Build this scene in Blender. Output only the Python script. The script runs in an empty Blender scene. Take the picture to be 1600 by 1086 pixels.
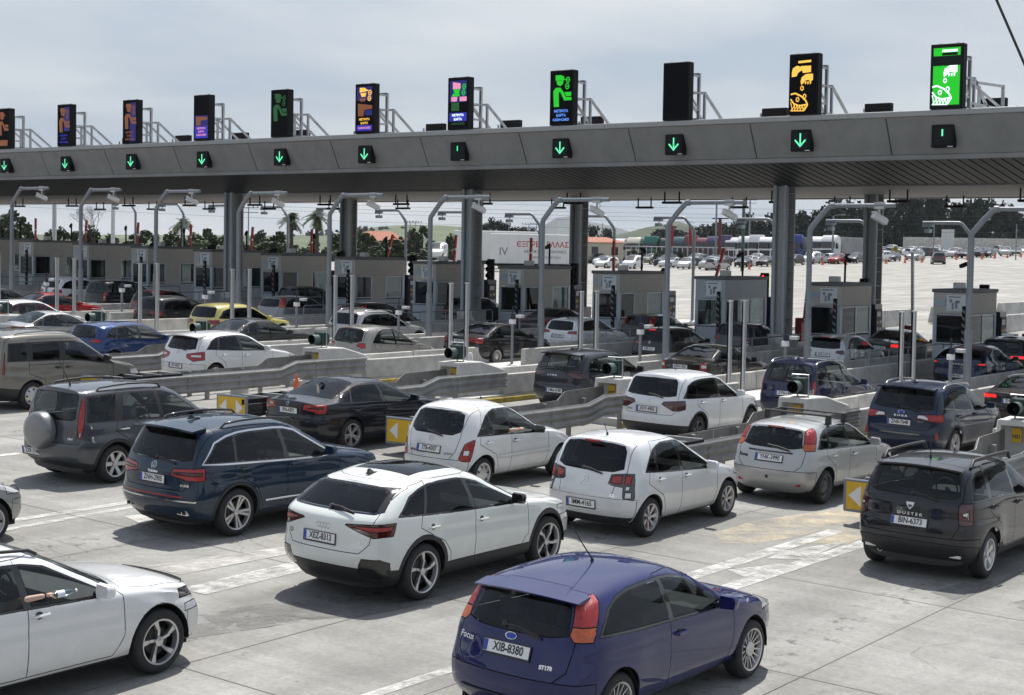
import bpy, bmesh, math, random
import numpy as np
from math import sin, cos, tan, pi, radians, sqrt, atan2
from mathutils import Vector, Matrix
random.seed(7)
SC = bpy.context.scene
COL = SC.collection

# ------------------------------------------------------------------ camera
# world: +X is the direction of travel, +Y points to the left across the lanes, Z up
cam_d = bpy.data.cameras.new('camera')
cam = bpy.data.objects.new('camera', cam_d); COL.objects.link(cam)
cam_d.sensor_width = 36.0
cam_d.lens = 2387.2 / 1600 * 36
cam_d.shift_y = -(543 - 495.0) / 1600
cam_d.clip_start = 0.3
cam_d.clip_end = 9000
_yaw, _pitch, _roll = 0.6389, 0.0434, 0.0173
_fw = Vector((cos(_yaw), sin(_yaw), 0)); _rt = Vector((sin(_yaw), -cos(_yaw), 0)); _up = Vector((0, 0, 1))
_F = _fw * cos(_pitch) - _up * sin(_pitch); _U = _fw * sin(_pitch) + _up * cos(_pitch)
_R = _rt * cos(_roll) + _U * sin(_roll); _U2 = -_rt * sin(_roll) + _U * cos(_roll)
cam.matrix_world = Matrix(((_R.x, _U2.x, -_F.x, 0), (_R.y, _U2.y, -_F.y, 0), (_R.z, _U2.z, -_F.z, 4.723), (0, 0, 0, 1)))
SC.camera = cam

# ------------------------------------------------------------------ sky, sun, exposure
SUN_EL, SUN_AZ = radians(64), radians(27)      # azimuth measured from +X towards +Y; points to where the sun stands
wd = bpy.data.worlds.new('World'); SC.world = wd; wd.use_nodes = True
nt = wd.node_tree; N = nt.nodes; Lk = nt.links
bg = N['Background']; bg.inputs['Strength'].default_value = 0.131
sky = N.new('ShaderNodeTexSky'); sky.sky_type = 'NISHITA'; sky.sun_disc = False
sky.sun_elevation = SUN_EL; sky.sun_rotation = (pi / 2 - SUN_AZ) % (2 * pi)
sky.air_density = 1.0; sky.dust_density = 2.0; sky.ozone_density = 2.0
tc = N.new('ShaderNodeTexCoord')
sep = N.new('ShaderNodeSeparateXYZ'); Lk.new(tc.outputs['Generated'], sep.inputs[0])
# thin high cloud: noise on the view direction projected to a cloud plane
dv = N.new('ShaderNodeMath'); dv.operation = 'ADD'; Lk.new(sep.outputs['Z'], dv.inputs[0]); dv.inputs[1].default_value = 0.16
px_ = N.new('ShaderNodeMath'); px_.operation = 'DIVIDE'; Lk.new(sep.outputs['X'], px_.inputs[0]); Lk.new(dv.outputs[0], px_.inputs[1])
py_ = N.new('ShaderNodeMath'); py_.operation = 'DIVIDE'; Lk.new(sep.outputs['Y'], py_.inputs[0]); Lk.new(dv.outputs[0], py_.inputs[1])
cmb = N.new('ShaderNodeCombineXYZ'); Lk.new(px_.outputs[0], cmb.inputs[0]); Lk.new(py_.outputs[0], cmb.inputs[1])
nz = N.new('ShaderNodeTexNoise'); nz.inputs['Scale'].default_value = 0.55; nz.inputs['Detail'].default_value = 7; nz.inputs['Roughness'].default_value = 0.55; nz.inputs['Distortion'].default_value = 0.6
Lk.new(cmb.outputs[0], nz.inputs['Vector'])
rmp = N.new('ShaderNodeValToRGB'); rmp.color_ramp.elements[0].position = 0.30; rmp.color_ramp.elements[1].position = 0.72
rmp.color_ramp.elements[0].color = (0.86, 0.86, 0.86, 1); rmp.color_ramp.elements[1].color = (1, 1, 1, 1)
Lk.new(nz.outputs['Fac'], rmp.inputs['Fac'])
cl = N.new('ShaderNodeMixRGB'); cl.blend_type = 'MIX'
nz2 = N.new('ShaderNodeTexNoise'); nz2.inputs['Scale'].default_value = 0.9; nz2.inputs['Detail'].default_value = 5
Lk.new(cmb.outputs[0], nz2.inputs['Vector'])
rm2 = N.new('ShaderNodeValToRGB'); rm2.color_ramp.elements[0].position = 0.38; rm2.color_ramp.elements[1].position = 0.64
rm2.color_ramp.elements[0].color = (3.2, 3.68, 4.28, 1); rm2.color_ramp.elements[1].color = (4.85, 5.05, 5.25, 1)
Lk.new(nz2.outputs['Fac'], rm2.inputs['Fac'])
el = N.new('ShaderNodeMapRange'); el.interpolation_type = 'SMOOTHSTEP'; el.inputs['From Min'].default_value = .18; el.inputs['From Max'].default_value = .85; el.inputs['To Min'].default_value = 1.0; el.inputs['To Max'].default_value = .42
Lk.new(sep.outputs['Z'], el.inputs['Value'])   # cloud veil thinned towards the unseen zenith, shaped to cut ambient light and deepen shadows
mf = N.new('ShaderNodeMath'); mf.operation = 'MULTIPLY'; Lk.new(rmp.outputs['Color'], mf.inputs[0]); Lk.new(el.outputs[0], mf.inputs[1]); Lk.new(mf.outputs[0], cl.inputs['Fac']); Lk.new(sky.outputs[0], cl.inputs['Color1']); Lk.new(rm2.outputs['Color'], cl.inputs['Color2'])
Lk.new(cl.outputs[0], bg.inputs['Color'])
sun_d = bpy.data.lights.new('sun', 'SUN'); sun_d.energy = 4.9; sun_d.angle = radians(0.6); sun_d.color = (1.0, 0.965, 0.91)
sun = bpy.data.objects.new('sun', sun_d); COL.objects.link(sun)
_sd = Vector((cos(SUN_EL) * cos(SUN_AZ), cos(SUN_EL) * sin(SUN_AZ), sin(SUN_EL)))
sun.rotation_euler = _sd.to_track_quat('Z', 'Y').to_euler(); sun.location = (0, 0, 60)
SC.view_settings.view_transform = 'Standard'; SC.view_settings.look = 'None'
SC.view_settings.exposure = 0.2; SC.view_settings.gamma = 1.0; SC.view_settings.use_curve_mapping = False
SC.render.engine = 'CYCLES'
SC.cycles.max_bounces = 6; SC.cycles.transparent_max_bounces = 10; SC.cycles.glossy_bounces = 3; SC.cycles.diffuse_bounces = 3

# ------------------------------------------------------------------ helpers
def Gz(X, Y):
    """height of the paved ground: a cross fall up to the left, a gentle rise towards the car park"""
    z = 0.023 * min(max(Y, -60), 150)
    z += 0.0031 * min(max(X, -20), 14) - 0.0012 * min(max(X - 14, 0), 46)
    if X > 62:
        t = min(max((0.64 - Y / X) / 0.25, 0), 1.1)
        z += 0.0142 * t * (X - 62) if X < 330 else 0.0142 * t * 268
    return z
MATS = {}
def mat(name, col=(.5, .5, .5), rough=.6, metal=0.0, coat=0.0, spec=.5, emit=None, estr=0, noise=0.0, nscale=6.0, bump=0.0, bscale=40.0, alpha=1):
    if name in MATS: return MATS[name]
    m = bpy.data.materials.new(name); m.use_nodes = True
    t = m.node_tree; b = t.nodes['Principled BSDF']
    b.inputs['Base Color'].default_value = (*col, 1); b.inputs['Roughness'].default_value = rough
    b.inputs['Metallic'].default_value = metal; b.inputs['Specular IOR Level'].default_value = spec
    b.inputs['Coat Weight'].default_value = coat; b.inputs['Coat Roughness'].default_value = 0.03
    if emit:
        b.inputs['Emission Color'].default_value = (*emit, 1); b.inputs['Emission Strength'].default_value = estr
    if noise or bump:
        c = t.nodes.new('ShaderNodeTexCoord'); n = t.nodes.new('ShaderNodeTexNoise')
        n.inputs['Scale'].default_value = nscale; n.inputs['Detail'].default_value = 6; n.inputs['Roughness'].default_value = .65
        t.links.new(c.outputs['Object'], n.inputs['Vector'])
        if noise:
            r = t.nodes.new('ShaderNodeValToRGB'); r.color_ramp.elements[0].position = .3; r.color_ramp.elements[1].position = .7
            lo = tuple(max(0, v * (1 - noise)) for v in col); hi = tuple(min(1, v * (1 + noise)) for v in col)
            r.color_ramp.elements[0].color = (*lo, 1); r.color_ramp.elements[1].color = (*hi, 1)
            t.links.new(n.outputs['Fac'], r.inputs['Fac']); t.links.new(r.outputs['Color'], b.inputs['Base Color'])
        if bump:
            n2 = t.nodes.new('ShaderNodeTexNoise'); n2.inputs['Scale'].default_value = bscale; n2.inputs['Detail'].default_value = 4
            t.links.new(c.outputs['Object'], n2.inputs['Vector'])
            bp = t.nodes.new('ShaderNodeBump'); bp.inputs['Strength'].default_value = bump; bp.inputs['Distance'].default_value = .02
            t.links.new(n2.outputs['Fac'], bp.inputs['Height']); t.links.new(bp.outputs['Normal'], b.inputs['Normal'])
    MATS[name] = m; return m
def paint(name, col, metal=.0, rough=.28):
    if name in MATS: return MATS[name]
    dark = max(col) <= .3
    m = mat(name, col, .45 if dark and metal < .3 else rough, 0 if dark and metal < .3 else metal, coat=1.0, spec=.12 if dark else .4)
    t = m.node_tree; b = t.nodes['Principled BSDF']; n = t.nodes; l = t.links     # road dust: thicker low down, in uneven patches
    c = n.new('ShaderNodeTexCoord'); sp = n.new('ShaderNodeSeparateXYZ'); l.new(c.outputs['Object'], sp.inputs[0])
    k = n.new('ShaderNodeTexNoise'); k.inputs['Scale'].default_value = 3.5; k.inputs['Detail'].default_value = 7; k.inputs['Roughness'].default_value = .7; l.new(c.outputs['Object'], k.inputs['Vector'])
    r = n.new('ShaderNodeMapRange'); r.inputs['From Min'].default_value = .95; r.inputs['From Max'].default_value = .22; r.inputs['To Min'].default_value = .0; r.inputs['To Max'].default_value = .55 if max(col) > .3 else .20; l.new(sp.outputs['Z'], r.inputs['Value'])
    p = n.new('ShaderNodeMath'); p.operation = 'MULTIPLY'; l.new(r.outputs[0], p.inputs[0]); l.new(k.outputs['Fac'], p.inputs[1])
    q = n.new('ShaderNodeMath'); q.operation = 'ADD'; q.inputs[1].default_value = .004; l.new(p.outputs[0], q.inputs[0])
    x = n.new('ShaderNodeMixRGB'); x.inputs[1].default_value = (*col, 1); x.inputs[2].default_value = (.24, .215, .18, 1) if max(col) > .3 else (.085, .08, .072, 1); l.new(q.outputs[0], x.inputs[0]); l.new(x.outputs[0], b.inputs['Base Color'])
    rr = n.new('ShaderNodeMapRange'); rr.inputs['From Max'].default_value = .35; rr.inputs['To Min'].default_value = .45 if dark and metal < .3 else rough; rr.inputs['To Max'].default_value = .6; l.new(q.outputs[0], rr.inputs['Value']); l.new(rr.outputs[0], b.inputs['Roughness'])
    return m
def glass(name, tint, rough=.02):
    if name in MATS: return MATS[name]
    m = bpy.data.materials.new(name); m.use_nodes = True; t = m.node_tree; t.nodes.clear()
    o = t.nodes.new('ShaderNodeOutputMaterial'); mx = t.nodes.new('ShaderNodeMixShader')
    tr = t.nodes.new('ShaderNodeBsdfTransparent'); tr.inputs[0].default_value = (*tint, 1)
    gl = t.nodes.new('ShaderNodeBsdfGlossy'); gl.inputs['Roughness'].default_value = rough; gl.inputs[0].default_value = (.9, .95, 1, 1)
    fr = t.nodes.new('ShaderNodeFresnel'); fr.inputs['IOR'].default_value = 1.5
    ad = t.nodes.new('ShaderNodeMath'); ad.operation = 'MULTIPLY'; ad.inputs[1].default_value = .75
    t.links.new(fr.outputs[0], ad.inputs[0]); t.links.new(ad.outputs[0], mx.inputs[0]); t.links.new(tr.outputs[0], mx.inputs[1]); t.links.new(gl.outputs[0], mx.inputs[2]); t.links.new(mx.outputs[0], o.inputs[0])
    MATS[name] = m; return m

class MB:
    """collects simple solids into one mesh"""
    def __init__(s): s.v = []; s.f = []; s.mi = []; s.cur = 0
    def add(s, vs, fs):
        o = len(s.v); s.v += [tuple(p) for p in vs]; s.f += [tuple(i + o for i in f) for f in fs]; s.mi += [s.cur] * len(fs); return s
    def m(s, i): s.cur = i; return s
    def box(s, x0, x1, y0, y1, z0, z1):
        return s.add([(x0, y0, z0), (x1, y0, z0), (x1, y1, z0), (x0, y1, z0), (x0, y0, z1), (x1, y0, z1), (x1, y1, z1), (x0, y1, z1)],
                     [(0, 3, 2, 1), (4, 5, 6, 7), (0, 1, 5, 4), (1, 2, 6, 5), (2, 3, 7, 6), (3, 0, 4, 7)])
    def cb(s, c, d): return s.box(c[0] - d[0] / 2, c[0] + d[0] / 2, c[1] - d[1] / 2, c[1] + d[1] / 2, c[2] - d[2] / 2, c[2] + d[2] / 2)
    def beam(s, a, b, w, h=None):
        """square bar from a to b"""
        a = Vector(a); b = Vector(b); d = (b - a).normalized(); h = h or w
        u = d.cross(Vector((0, 0, 1)))
        if u.length < 1e-3: u = Vector((0, 1, 0))
        u.normalize(); v = u.cross(d)
        q = [(-1, -1), (1, -1), (1, 1), (-1, 1)]
        vs = [p + u * (i * w / 2) + v * (j * h / 2) for p in (a, b) for i, j in q]
        return s.add(vs, [(0, 1, 2, 3), (7, 6, 5, 4), (0, 4, 5, 1), (1, 5, 6, 2), (2, 6, 7, 3), (3, 7, 4, 0)])
    def cyl(s, a, b, r, n=10, r2=None, cap=True):
        a = Vector(a); b = Vector(b); d = (b - a).normalized(); r2 = r if r2 is None else r2
        u = d.cross(Vector((0, 0, 1)))
        if u.length < 1e-3: u = Vector((1, 0, 0))
        u.normalize(); v = d.cross(u)
        vs = [a + (u * cos(2 * pi * i / n) + v * sin(2 * pi * i / n)) * r for i in range(n)] + [b + (u * cos(2 * pi * i / n) + v * sin(2 * pi * i / n)) * r2 for i in range(n)]
        fs = [(i, (i + 1) % n, n + (i + 1) % n, n + i) for i in range(n)]
        if cap: fs += [tuple(range(n - 1, -1, -1)), tuple(range(n, 2 * n))]
        return s.add(vs, fs)
    def tube(s, pts, r, n=8):
        pts = [Vector(p) for p in pts]; vs = []; fs = []; pu = None
        for i, p in enumerate(pts):
            d = (pts[min(i + 1, len(pts) - 1)] - pts[max(i - 1, 0)]).normalized()
            u = (pu - d * pu.dot(d)) if pu else d.cross(Vector((0, 0, 1)))
            if u.length < 1e-3: u = Vector((1, 0, 0)) if abs(d.x) < .9 else Vector((0, 1, 0))
            u.normalize(); pu = u; v = d.cross(u)
            rr = r[i] if isinstance(r, (list, tuple)) else r
            vs += [p + (u * cos(2 * pi * k / n) + v * sin(2 * pi * k / n)) * rr for k in range(n)]
        for i in range(len(pts) - 1):
            fs += [(i * n + k, i * n + (k + 1) % n, (i + 1) * n + (k + 1) % n, (i + 1) * n + k) for k in range(n)]
        fs += [tuple(range(n - 1, -1, -1)), tuple(range((len(pts) - 1) * n, len(pts) * n))]
        return s.add(vs, fs)
    def prism(s, poly, axis, a, b):
        """extrude a 2D polygon along axis 'x','y' or 'z' between a and b"""
        n = len(poly)
        def P(p, t): return {'x': (t, p[0], p[1]), 'y': (p[0], t, p[1]), 'z': (p[0], p[1], t)}[axis]
        vs = [P(p, a) for p in poly] + [P(p, b) for p in poly]
        fs = [tuple(range(n - 1, -1, -1)), tuple(range(n, 2 * n))] + [(i, (i + 1) % n, n + (i + 1) % n, n + i) for i in range(n)]
        return s.add(vs, fs)
    def lathe(s, prof, c=(0, 0, 0), axis='y', n=24):
        """profile of (radius, height)"""
        vs = []; fs = []; m = len(prof)
        for i in range(n):
            a = 2 * pi * i / n
            for r, h in prof:
                if axis == 'y': vs.append((c[0] + r * cos(a), c[1] + h, c[2] + r * sin(a)))
                elif axis == 'z': vs.append((c[0] + r * cos(a), c[1] + r * sin(a), c[2] + h))
                else: vs.append((c[0] + h, c[1] + r * cos(a), c[2] + r * sin(a)))
        for i in range(n):
            j = (i + 1) % n
            for k in range(m - 1): fs.append((i * m + k, j * m + k, j * m + k + 1, i * m + k + 1))
        return s.add(vs, fs)
    def mesh(s, name, mats, smooth=35, bevel=0):
        me = bpy.data.meshes.new(name); me.from_pydata(s.v, [], s.f)
        for m_ in (mats if isinstance(mats, (list, tuple)) else [mats]): me.materials.append(m_)
        if any(s.mi): me.polygons.foreach_set('material_index', s.mi)
        bm = bmesh.new(); bm.from_mesh(me); bmesh.ops.recalc_face_normals(bm, faces=bm.faces)
        if bevel:
            bmesh.ops.bevel(bm, geom=[e for e in bm.edges if len(e.link_faces) == 2 and e.calc_face_angle(0) > .5], offset=bevel, segments=1, affect='EDGES', clamp_overlap=True)
        bm.to_mesh(me); bm.free()
        if smooth: me.shade_smooth(); me.set_sharp_from_angle(angle=radians(smooth))
        return me
    def build(s, name, mats, parent=None, **k): return link(name, s.mesh(name, mats, **k), parent)
def link(name, me, parent=None, loc=None, rz=None):
    o = bpy.data.objects.new(name, me); COL.objects.link(o)
    if parent is not None:
        o.parent = parent; KIDS.setdefault(parent.name, []).append(o)
    if loc is not None: o.location = loc
    if rz is not None: o.rotation_euler[2] = rz
    return o
def tag(o, label=None, cat=None, group=None, kind=None):
    for k, v in (('label', label), ('category', cat), ('group', group), ('kind', kind)):
        if v: o[k] = v
    return o
def thing(name, label, cat, loc=(0, 0, 0), rz=0, group=None):
    o = bpy.data.objects.new(name, None); COL.objects.link(o); o.location = loc; o.rotation_euler[2] = rz; o.empty_display_size = .1
    return tag(o, label, cat, group)
KIDS = {}
def dup(root, loc=None, rz=None, label=None, group=None):
    def cp(o, par):
        c = o.copy(); COL.objects.link(c)
        if par is not None:
            c.parent = par; KIDS.setdefault(par.name, []).append(c)
        for ch in KIDS.get(o.name, []): cp(ch, c)
        return c
    r = cp(root, None)
    if loc is not None: r.location = loc
    if rz is not None: r.rotation_euler[2] = rz
    if label: r['label'] = label
    if group: r['group'] = group
    return r
_TXT = {}
def text_mesh(txt, size=1.0, ext=0.0, mt=None, bold=0.0, align='CENTER'):
    """flat lettering in the XY plane as a mesh, cap height about 0.7 size"""
    key = (txt, size, ext, mt.name if mt else '', bold, align)
    if key in _TXT: return _TXT[key]
    cu = bpy.data.curves.new('lettering', 'FONT'); cu.body = txt; cu.size = size; cu.align_x = align; cu.align_y = 'CENTER'; cu.extrude = ext; cu.offset = bold; cu.resolution_u = 3
    ob = bpy.data.objects.new('lettering', cu); COL.objects.link(ob)
    me = bpy.data.meshes.new_from_object(ob)
    bpy.data.objects.remove(ob); bpy.data.curves.remove(cu)
    if mt: me.materials.clear(); me.materials.append(mt)
    _TXT[key] = me; return me
RX90 = Matrix.Rotation(pi / 2, 4, 'X')
def facing(nx, ny):
    """rotation that stands XY-plane lettering upright, readable from the side the normal (nx, ny) points to"""
    n = Vector((nx, ny, 0)).normalized(); r = Vector((0, 0, 1)).cross(n)
    return Matrix(((r.x, 0, n.x, 0), (r.y, 0, n.y, 0), (r.z, 1, n.z, 0), (0, 0, 0, 1)))
def put_text(name, txt, size, mt, pos, nrm, parent=None, bold=0.0, sx=1.0, ext=.001, tilt=0):
    o = link(name, text_mesh(txt, size, ext, mt, bold), parent)
    M = facing(*nrm) @ Matrix.Rotation(tilt, 4, 'X') @ Matrix.Diagonal((sx, 1, 1, 1))
    o.matrix_local = Matrix.Translation(pos) @ M
    return o
_UL = {}
def uniq(label):
    """a label given again gets its place, counted from the left"""
    n = _UL.get(label, 0); _UL[label] = n + 1
    return label + ('' if n == 0 else ', %s from left' % ['second', 'third', 'fourth', 'fifth', 'sixth', 'seventh', 'eighth', 'ninth', 'tenth', 'eleventh', 'twelfth', 'thirteenth', 'fourteenth'][min(n - 1, 12)])
def clampf(a, lo, hi): return max(lo, min(hi, a))
def interp(pts, x):
    """smooth monotone interpolation through (x, y) points"""
    n = len(pts)
    if x <= pts[0][0]: return pts[0][1]
    if x >= pts[-1][0]: return pts[-1][1]
    for i in range(n - 1):
        if x <= pts[i + 1][0]: break
    x0, y0 = pts[i]; x1, y1 = pts[i + 1]; h = x1 - x0; d = (y1 - y0) / h
    def slope(j):
        if j == 0 or j == n - 1:
            return (pts[1][1] - pts[0][1]) / (pts[1][0] - pts[0][0]) if j == 0 else (pts[-1][1] - pts[-2][1]) / (pts[-1][0] - pts[-2][0])
        a = (pts[j][1] - pts[j - 1][1]) / (pts[j][0] - pts[j - 1][0]); b = (pts[j + 1][1] - pts[j][1]) / (pts[j + 1][0] - pts[j][0])
        return 0 if a * b <= 0 else 2 * a * b / (a + b)
    m0, m1 = slope(i), slope(i + 1); t = (x - x0) / h
    return (2 * t**3 - 3 * t**2 + 1) * y0 + (t**3 - 2 * t**2 + t) * h * m0 + (-2 * t**3 + 3 * t**2) * y1 + (t**3 - t**2) * h * m1
# ------------------------------------------------------------------ materials of the vehicles
M_TYRE = mat('tyre rubber', (.018, .018, .019), .75, noise=.3, nscale=20)
M_TRIM = mat('black plastic', (.022, .022, .024), .55, noise=.25, nscale=12)
M_PIANO = mat('gloss black trim', (.008, .008, .009), .12, coat=.6)
M_DARK = mat('dark cavity', (.006, .006, .007), .8)
M_CAB = mat('cabin trim', (.03, .03, .033), .8, noise=.2)
M_SEAT = mat('seat cloth', (.11, .11, .115), .9, noise=.3)
M_SEAT2 = mat('pale seat cloth', (.30, .29, .27), .9, noise=.2)
M_CHROME = mat('chrome', (.72, .72, .73), .14, 1.0)
M_ALLOY = mat('alloy rim', (.55, .55, .56), .32, .9)
M_ALLOYD = mat('dark alloy', (.10, .10, .105), .35, .6)
M_RED = mat('red lens', (.33, .006, .008), .15, coat=.7, noise=.4, nscale=26, bump=.5, bscale=120)
M_REDD = mat('dark red lens', (.06, .005, .007), .12, coat=1)
M_ORANGE = mat('orange lens', (.50, .085, .012), .15, coat=.7, noise=.35, nscale=26, bump=.5, bscale=120)
M_CLEAR = mat('clear lens', (.62, .63, .64), .1, .3, coat=1)
M_SMOKE = mat('smoked lens', (.05, .045, .05), .1, coat=1)
M_LITRED = mat('lit brake lens', (.35, .01, .01), .2, emit=(1, .03, .03), estr=.75)
M_LENS = {'r': M_RED, 'd': M_REDD, 'o': M_ORANGE, 'w': M_CLEAR, 's': M_SMOKE, 'l': M_LITRED}
G_CLEAR = glass('clear car glass', (.82, .88, .86))
G_TINT = glass('tinted car glass', (.36, .40, .40))
G_DARK = glass('privacy car glass', (.06, .064, .068))
M_PLATE = mat('plate white', (.74, .74, .73), .4)
M_PLATEB = mat('plate blue', (.02, .06, .36), .4)
M_INK = mat('plate ink', (.01, .01, .012), .5)

def pip(poly, x, y):
    c = False; n = len(poly); j = n - 1
    for i in range(n):
        xi, yi = poly[i]; xj, yj = poly[j]
        if (yi > y) != (yj > y) and x < (xj - xi) * (y - yi) / (yj - yi) + xi: c = not c
        j = i
    return c
AX = {'xz': (0, 2), 'yz': (1, 2), 'xy': (0, 1)}

class Shell:
    """half body shell (y >= 0) cut into regions by outlines seen from the side, the rear, the front and above"""
    def __init__(s, P, q=1.0):
        s.P = P; s.build(q)
    def build(s, q):
        P = s.P; W2 = P['W'] / 2; br, bf = P.get('bow_r', .14) + .05, P.get('bow_f', .34)
        rear, front = P['rear'], P['front']; wrr = P.get('roofw', .74); cow = P['cowl']
        XR = lambda z, y: interp(rear, z) + br * (abs(y) / W2) ** 2.6
        XF = lambda z, y: interp(front, z) - bf * (abs(y) / W2) ** 2.6
        nu = max(18, int(58 * q)); us = [0.5 - 0.5 * cos(pi * (i / nu)) * (1 - .35 * (1 - abs(2 * i / nu - 1))) if 0 < i < nu else float(i == nu) for i in range(nu + 1)]
        us = sorted(us)
        zb = P.get('zb', .19)
        top = lambda x: interp(P['top'], x); belt0 = P['belt']
        wx = [(-9, 0), (9, 0)]
        axles = [(0, P.get('arch', .36)), (P['wb'], P.get('arch', .36))]; flare = P.get('flare', .018)
        cnt = [max(1, int(2 * q + .5)), 2, max(2, int(5 * q)), max(3, int(9 * q)), max(3, int(8 * q)), max(3, int(7 * q))]
        bm = bmesh.new(); rings = []
        xr0 = min(p[1] for p in rear); xf0 = max(p[1] for p in front)
        for u in us:
            xref = xr0 + u * (xf0 - xr0)
            f = 1.0
            if u < .045: f = 1 - .085 * (1 - u / .045) ** 2
            if u > .94: f = 1 - .07 * ((u - .94) / .06) ** 2
            w = W2 * f * interp(P['plan'], xref)
            def solve(zf, y):
                z = .9
                for _ in range(8):
                    x = XR(z, y) + u * (XF(z, y) - XR(z, y)); z = zf(x)
                return x, z
            def bz(x): return min(interp(belt0, x), top(x) - P.get('hoodside', .09))
            def wre(x):
                a = interp([(cow - .75, wrr), (cow + .05, .86)], x) * W2 * f
                if 'wrr_rear' in P: a *= interp(P['wrr_rear'], x)
                return a
            xT, zT = solve(top, 0)
            rc = P.get('camber', .055)
            xE, zE = solve(lambda x: top(x) - rc * interp([(cow - .5, 1), (cow + .3, .6)], x), wrr * W2)
            yE = wre(xE)
            xB, zB = solve(bz, w * .96)
            sl = P.get('sill', .955) - .02
            zB = max(zB, zb + .2)
            pts = [(0, zb), (w * .82, zb), (w * sl, zb + .07), (w * P.get('low', .978), zb + .26), (w * P.get('mid', 1.0), zb + (zB - zb) * .66), (w * P.get('beltw', .965), zB), (yE, zE), (0, zT)]
            samp = [pts[0]]
            segs = [(0, 1, cnt[0]), (1, 2, 2), (2, 3, cnt[1]), (3, 4, cnt[2]), (4, 5, cnt[3]), (5, 6, cnt[4]), (6, 7, cnt[5])]
            for a, b, n in segs:
                for k in range(1, n + 1):
                    t = k / n; y = pts[a][0] + (pts[b][0] - pts[a][0]) * t; z = pts[a][1] + (pts[b][1] - pts[a][1]) * t
                    if a in (3, 4) and pts[5][1] - .14 - z > 0:
                        d = pts[5][1] - .14 - z
                        if d < .26: y -= .020 * min(d / .05, 1) * (1 - d / .26)
                    if a == 5: y += .018 * sin(pi * t)
                    if a == 6: z = pts[a][1] + (pts[b][1] - pts[a][1]) * (1 - (1 - t) ** 2.2)
                    samp.append((y, z))
            for _ in range(2 if q >= .8 else 1):
                samp = [samp[0]] + [((samp[i - 1][0] + 2 * samp[i][0] + samp[i + 1][0]) / 4, (samp[i - 1][1] + 2 * samp[i][1] + samp[i + 1][1]) / 4) for i in range(1, len(samp) - 1)] + [samp[-1]]
            ring = []
            for i, (y, z) in enumerate(samp):
                x = XR(z, y) + u * (XF(z, y) - XR(z, y))
                if y > .5 * W2 and z < zB + .05:
                    for ax, ar in axles:
                        g = math.exp(-((x - ax) / (ar * 1.35)) ** 4) * math.exp(-((z - .62) / .34) ** 2); y += flare * g
                ring.append(bm.verts.new((x, max(0, y) if 0 < i < len(samp) - 1 else 0, z)))
            rings.append(ring)
        n = len(rings[0])
        for a, b in zip(rings, rings[1:]):
            for k in range(n - 1): bm.faces.new((a[k], b[k], b[k + 1], a[k + 1]))
        kc = max(3, int(8 * q))
        for ring, XX, rev in ((rings[0], XR, False), (rings[-1], XF, True)):
            cols = [ring]
            for c in range(1, kc + 1):
                t = 1 - c / kc; col = []
                for i, v in enumerate(ring):
                    if v.co.y < 1e-6: col.append(v); continue
                    y = v.co.y * t; col.append(bm.verts.new((XX(v.co.z, y), y, v.co.z)))
                cols.append(col)
            for a, b in zip(cols, cols[1:]):
                for k in range(n - 1):
                    vs = [a[k], a[k + 1], b[k + 1], b[k]] if not rev else [a[k], b[k], b[k + 1], a[k + 1]]
                    u_ = []
                    for v in vs:
                        if v not in u_: u_.append(v)
                    if len(u_) >= 3:
                        try: bm.faces.new(u_)
                        except ValueError: pass
        bmesh.ops.recalc_face_normals(bm, faces=bm.faces)
        # make sure the normals look outwards
        if sum(f.normal.y * (1 if f.calc_center_median().y > .3 else 0) for f in bm.faces) < 0:
            bmesh.ops.reverse_faces(bm, faces=bm.faces)
        s.bm = bm; s.reg = bm.faces.layers.int.new('reg'); s.names = ['body']
    def cut(s, name, poly, view, test, only=None):
        """cut the outline into the shell and hand the faces inside to region `name` (None deletes nothing, only cuts)"""
        a, b = AX[view]; bm = s.bm; n = len(poly)
        # oriented copies
        for i in range(n):
            p, r = poly[i], poly[(i + 1) % n]
            dx, dy = r[0] - p[0], r[1] - p[1]; L = sqrt(dx * dx + dy * dy)
            if L < 1e-6: continue
            lo = (min(p[0], r[0]) - .004, min(p[1], r[1]) - .004); hi = (max(p[0], r[0]) + .004, max(p[1], r[1]) + .004)
            no = [0, 0, 0]; no[a] = -dy / L; no[b] = dx / L; co = [0, 0, 0]; co[a] = p[0]; co[b] = p[1]
            sel = []
            for f in bm.faces:
                mn0 = mx0 = mn1 = mx1 = None; ds = []
                for v in f.verts:
                    q0, q1 = v.co[a], v.co[b]
                    if mn0 is None: mn0 = mx0 = q0; mn1 = mx1 = q1
                    else:
                        if q0 < mn0: mn0 = q0
                        elif q0 > mx0: mx0 = q0
                        if q1 < mn1: mn1 = q1
                        elif q1 > mx1: mx1 = q1
                if mx0 < lo[0] or mn0 > hi[0] or mx1 < lo[1] or mn1 > hi[1]: continue
                if not test(f.calc_center_median(), f.normal): continue
                sel.append(f)
            if not sel: continue
            g = set(sel)
            for f in sel: g.update(f.edges); g.update(f.verts)
            bmesh.ops.bisect_plane(bm, geom=list(g), dist=1e-5, plane_co=co, plane_no=no)
        if name is None: return
        if name not in s.names: s.names.append(name)
        idx = s.names.index(name); L = s.reg
        for f in bm.faces:
            c = f.calc_center_median()
            if test(c, f.normal) and pip(poly, c[a], c[b]) and (only is None or s.names[f[L]] in only): f[L] = idx
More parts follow.
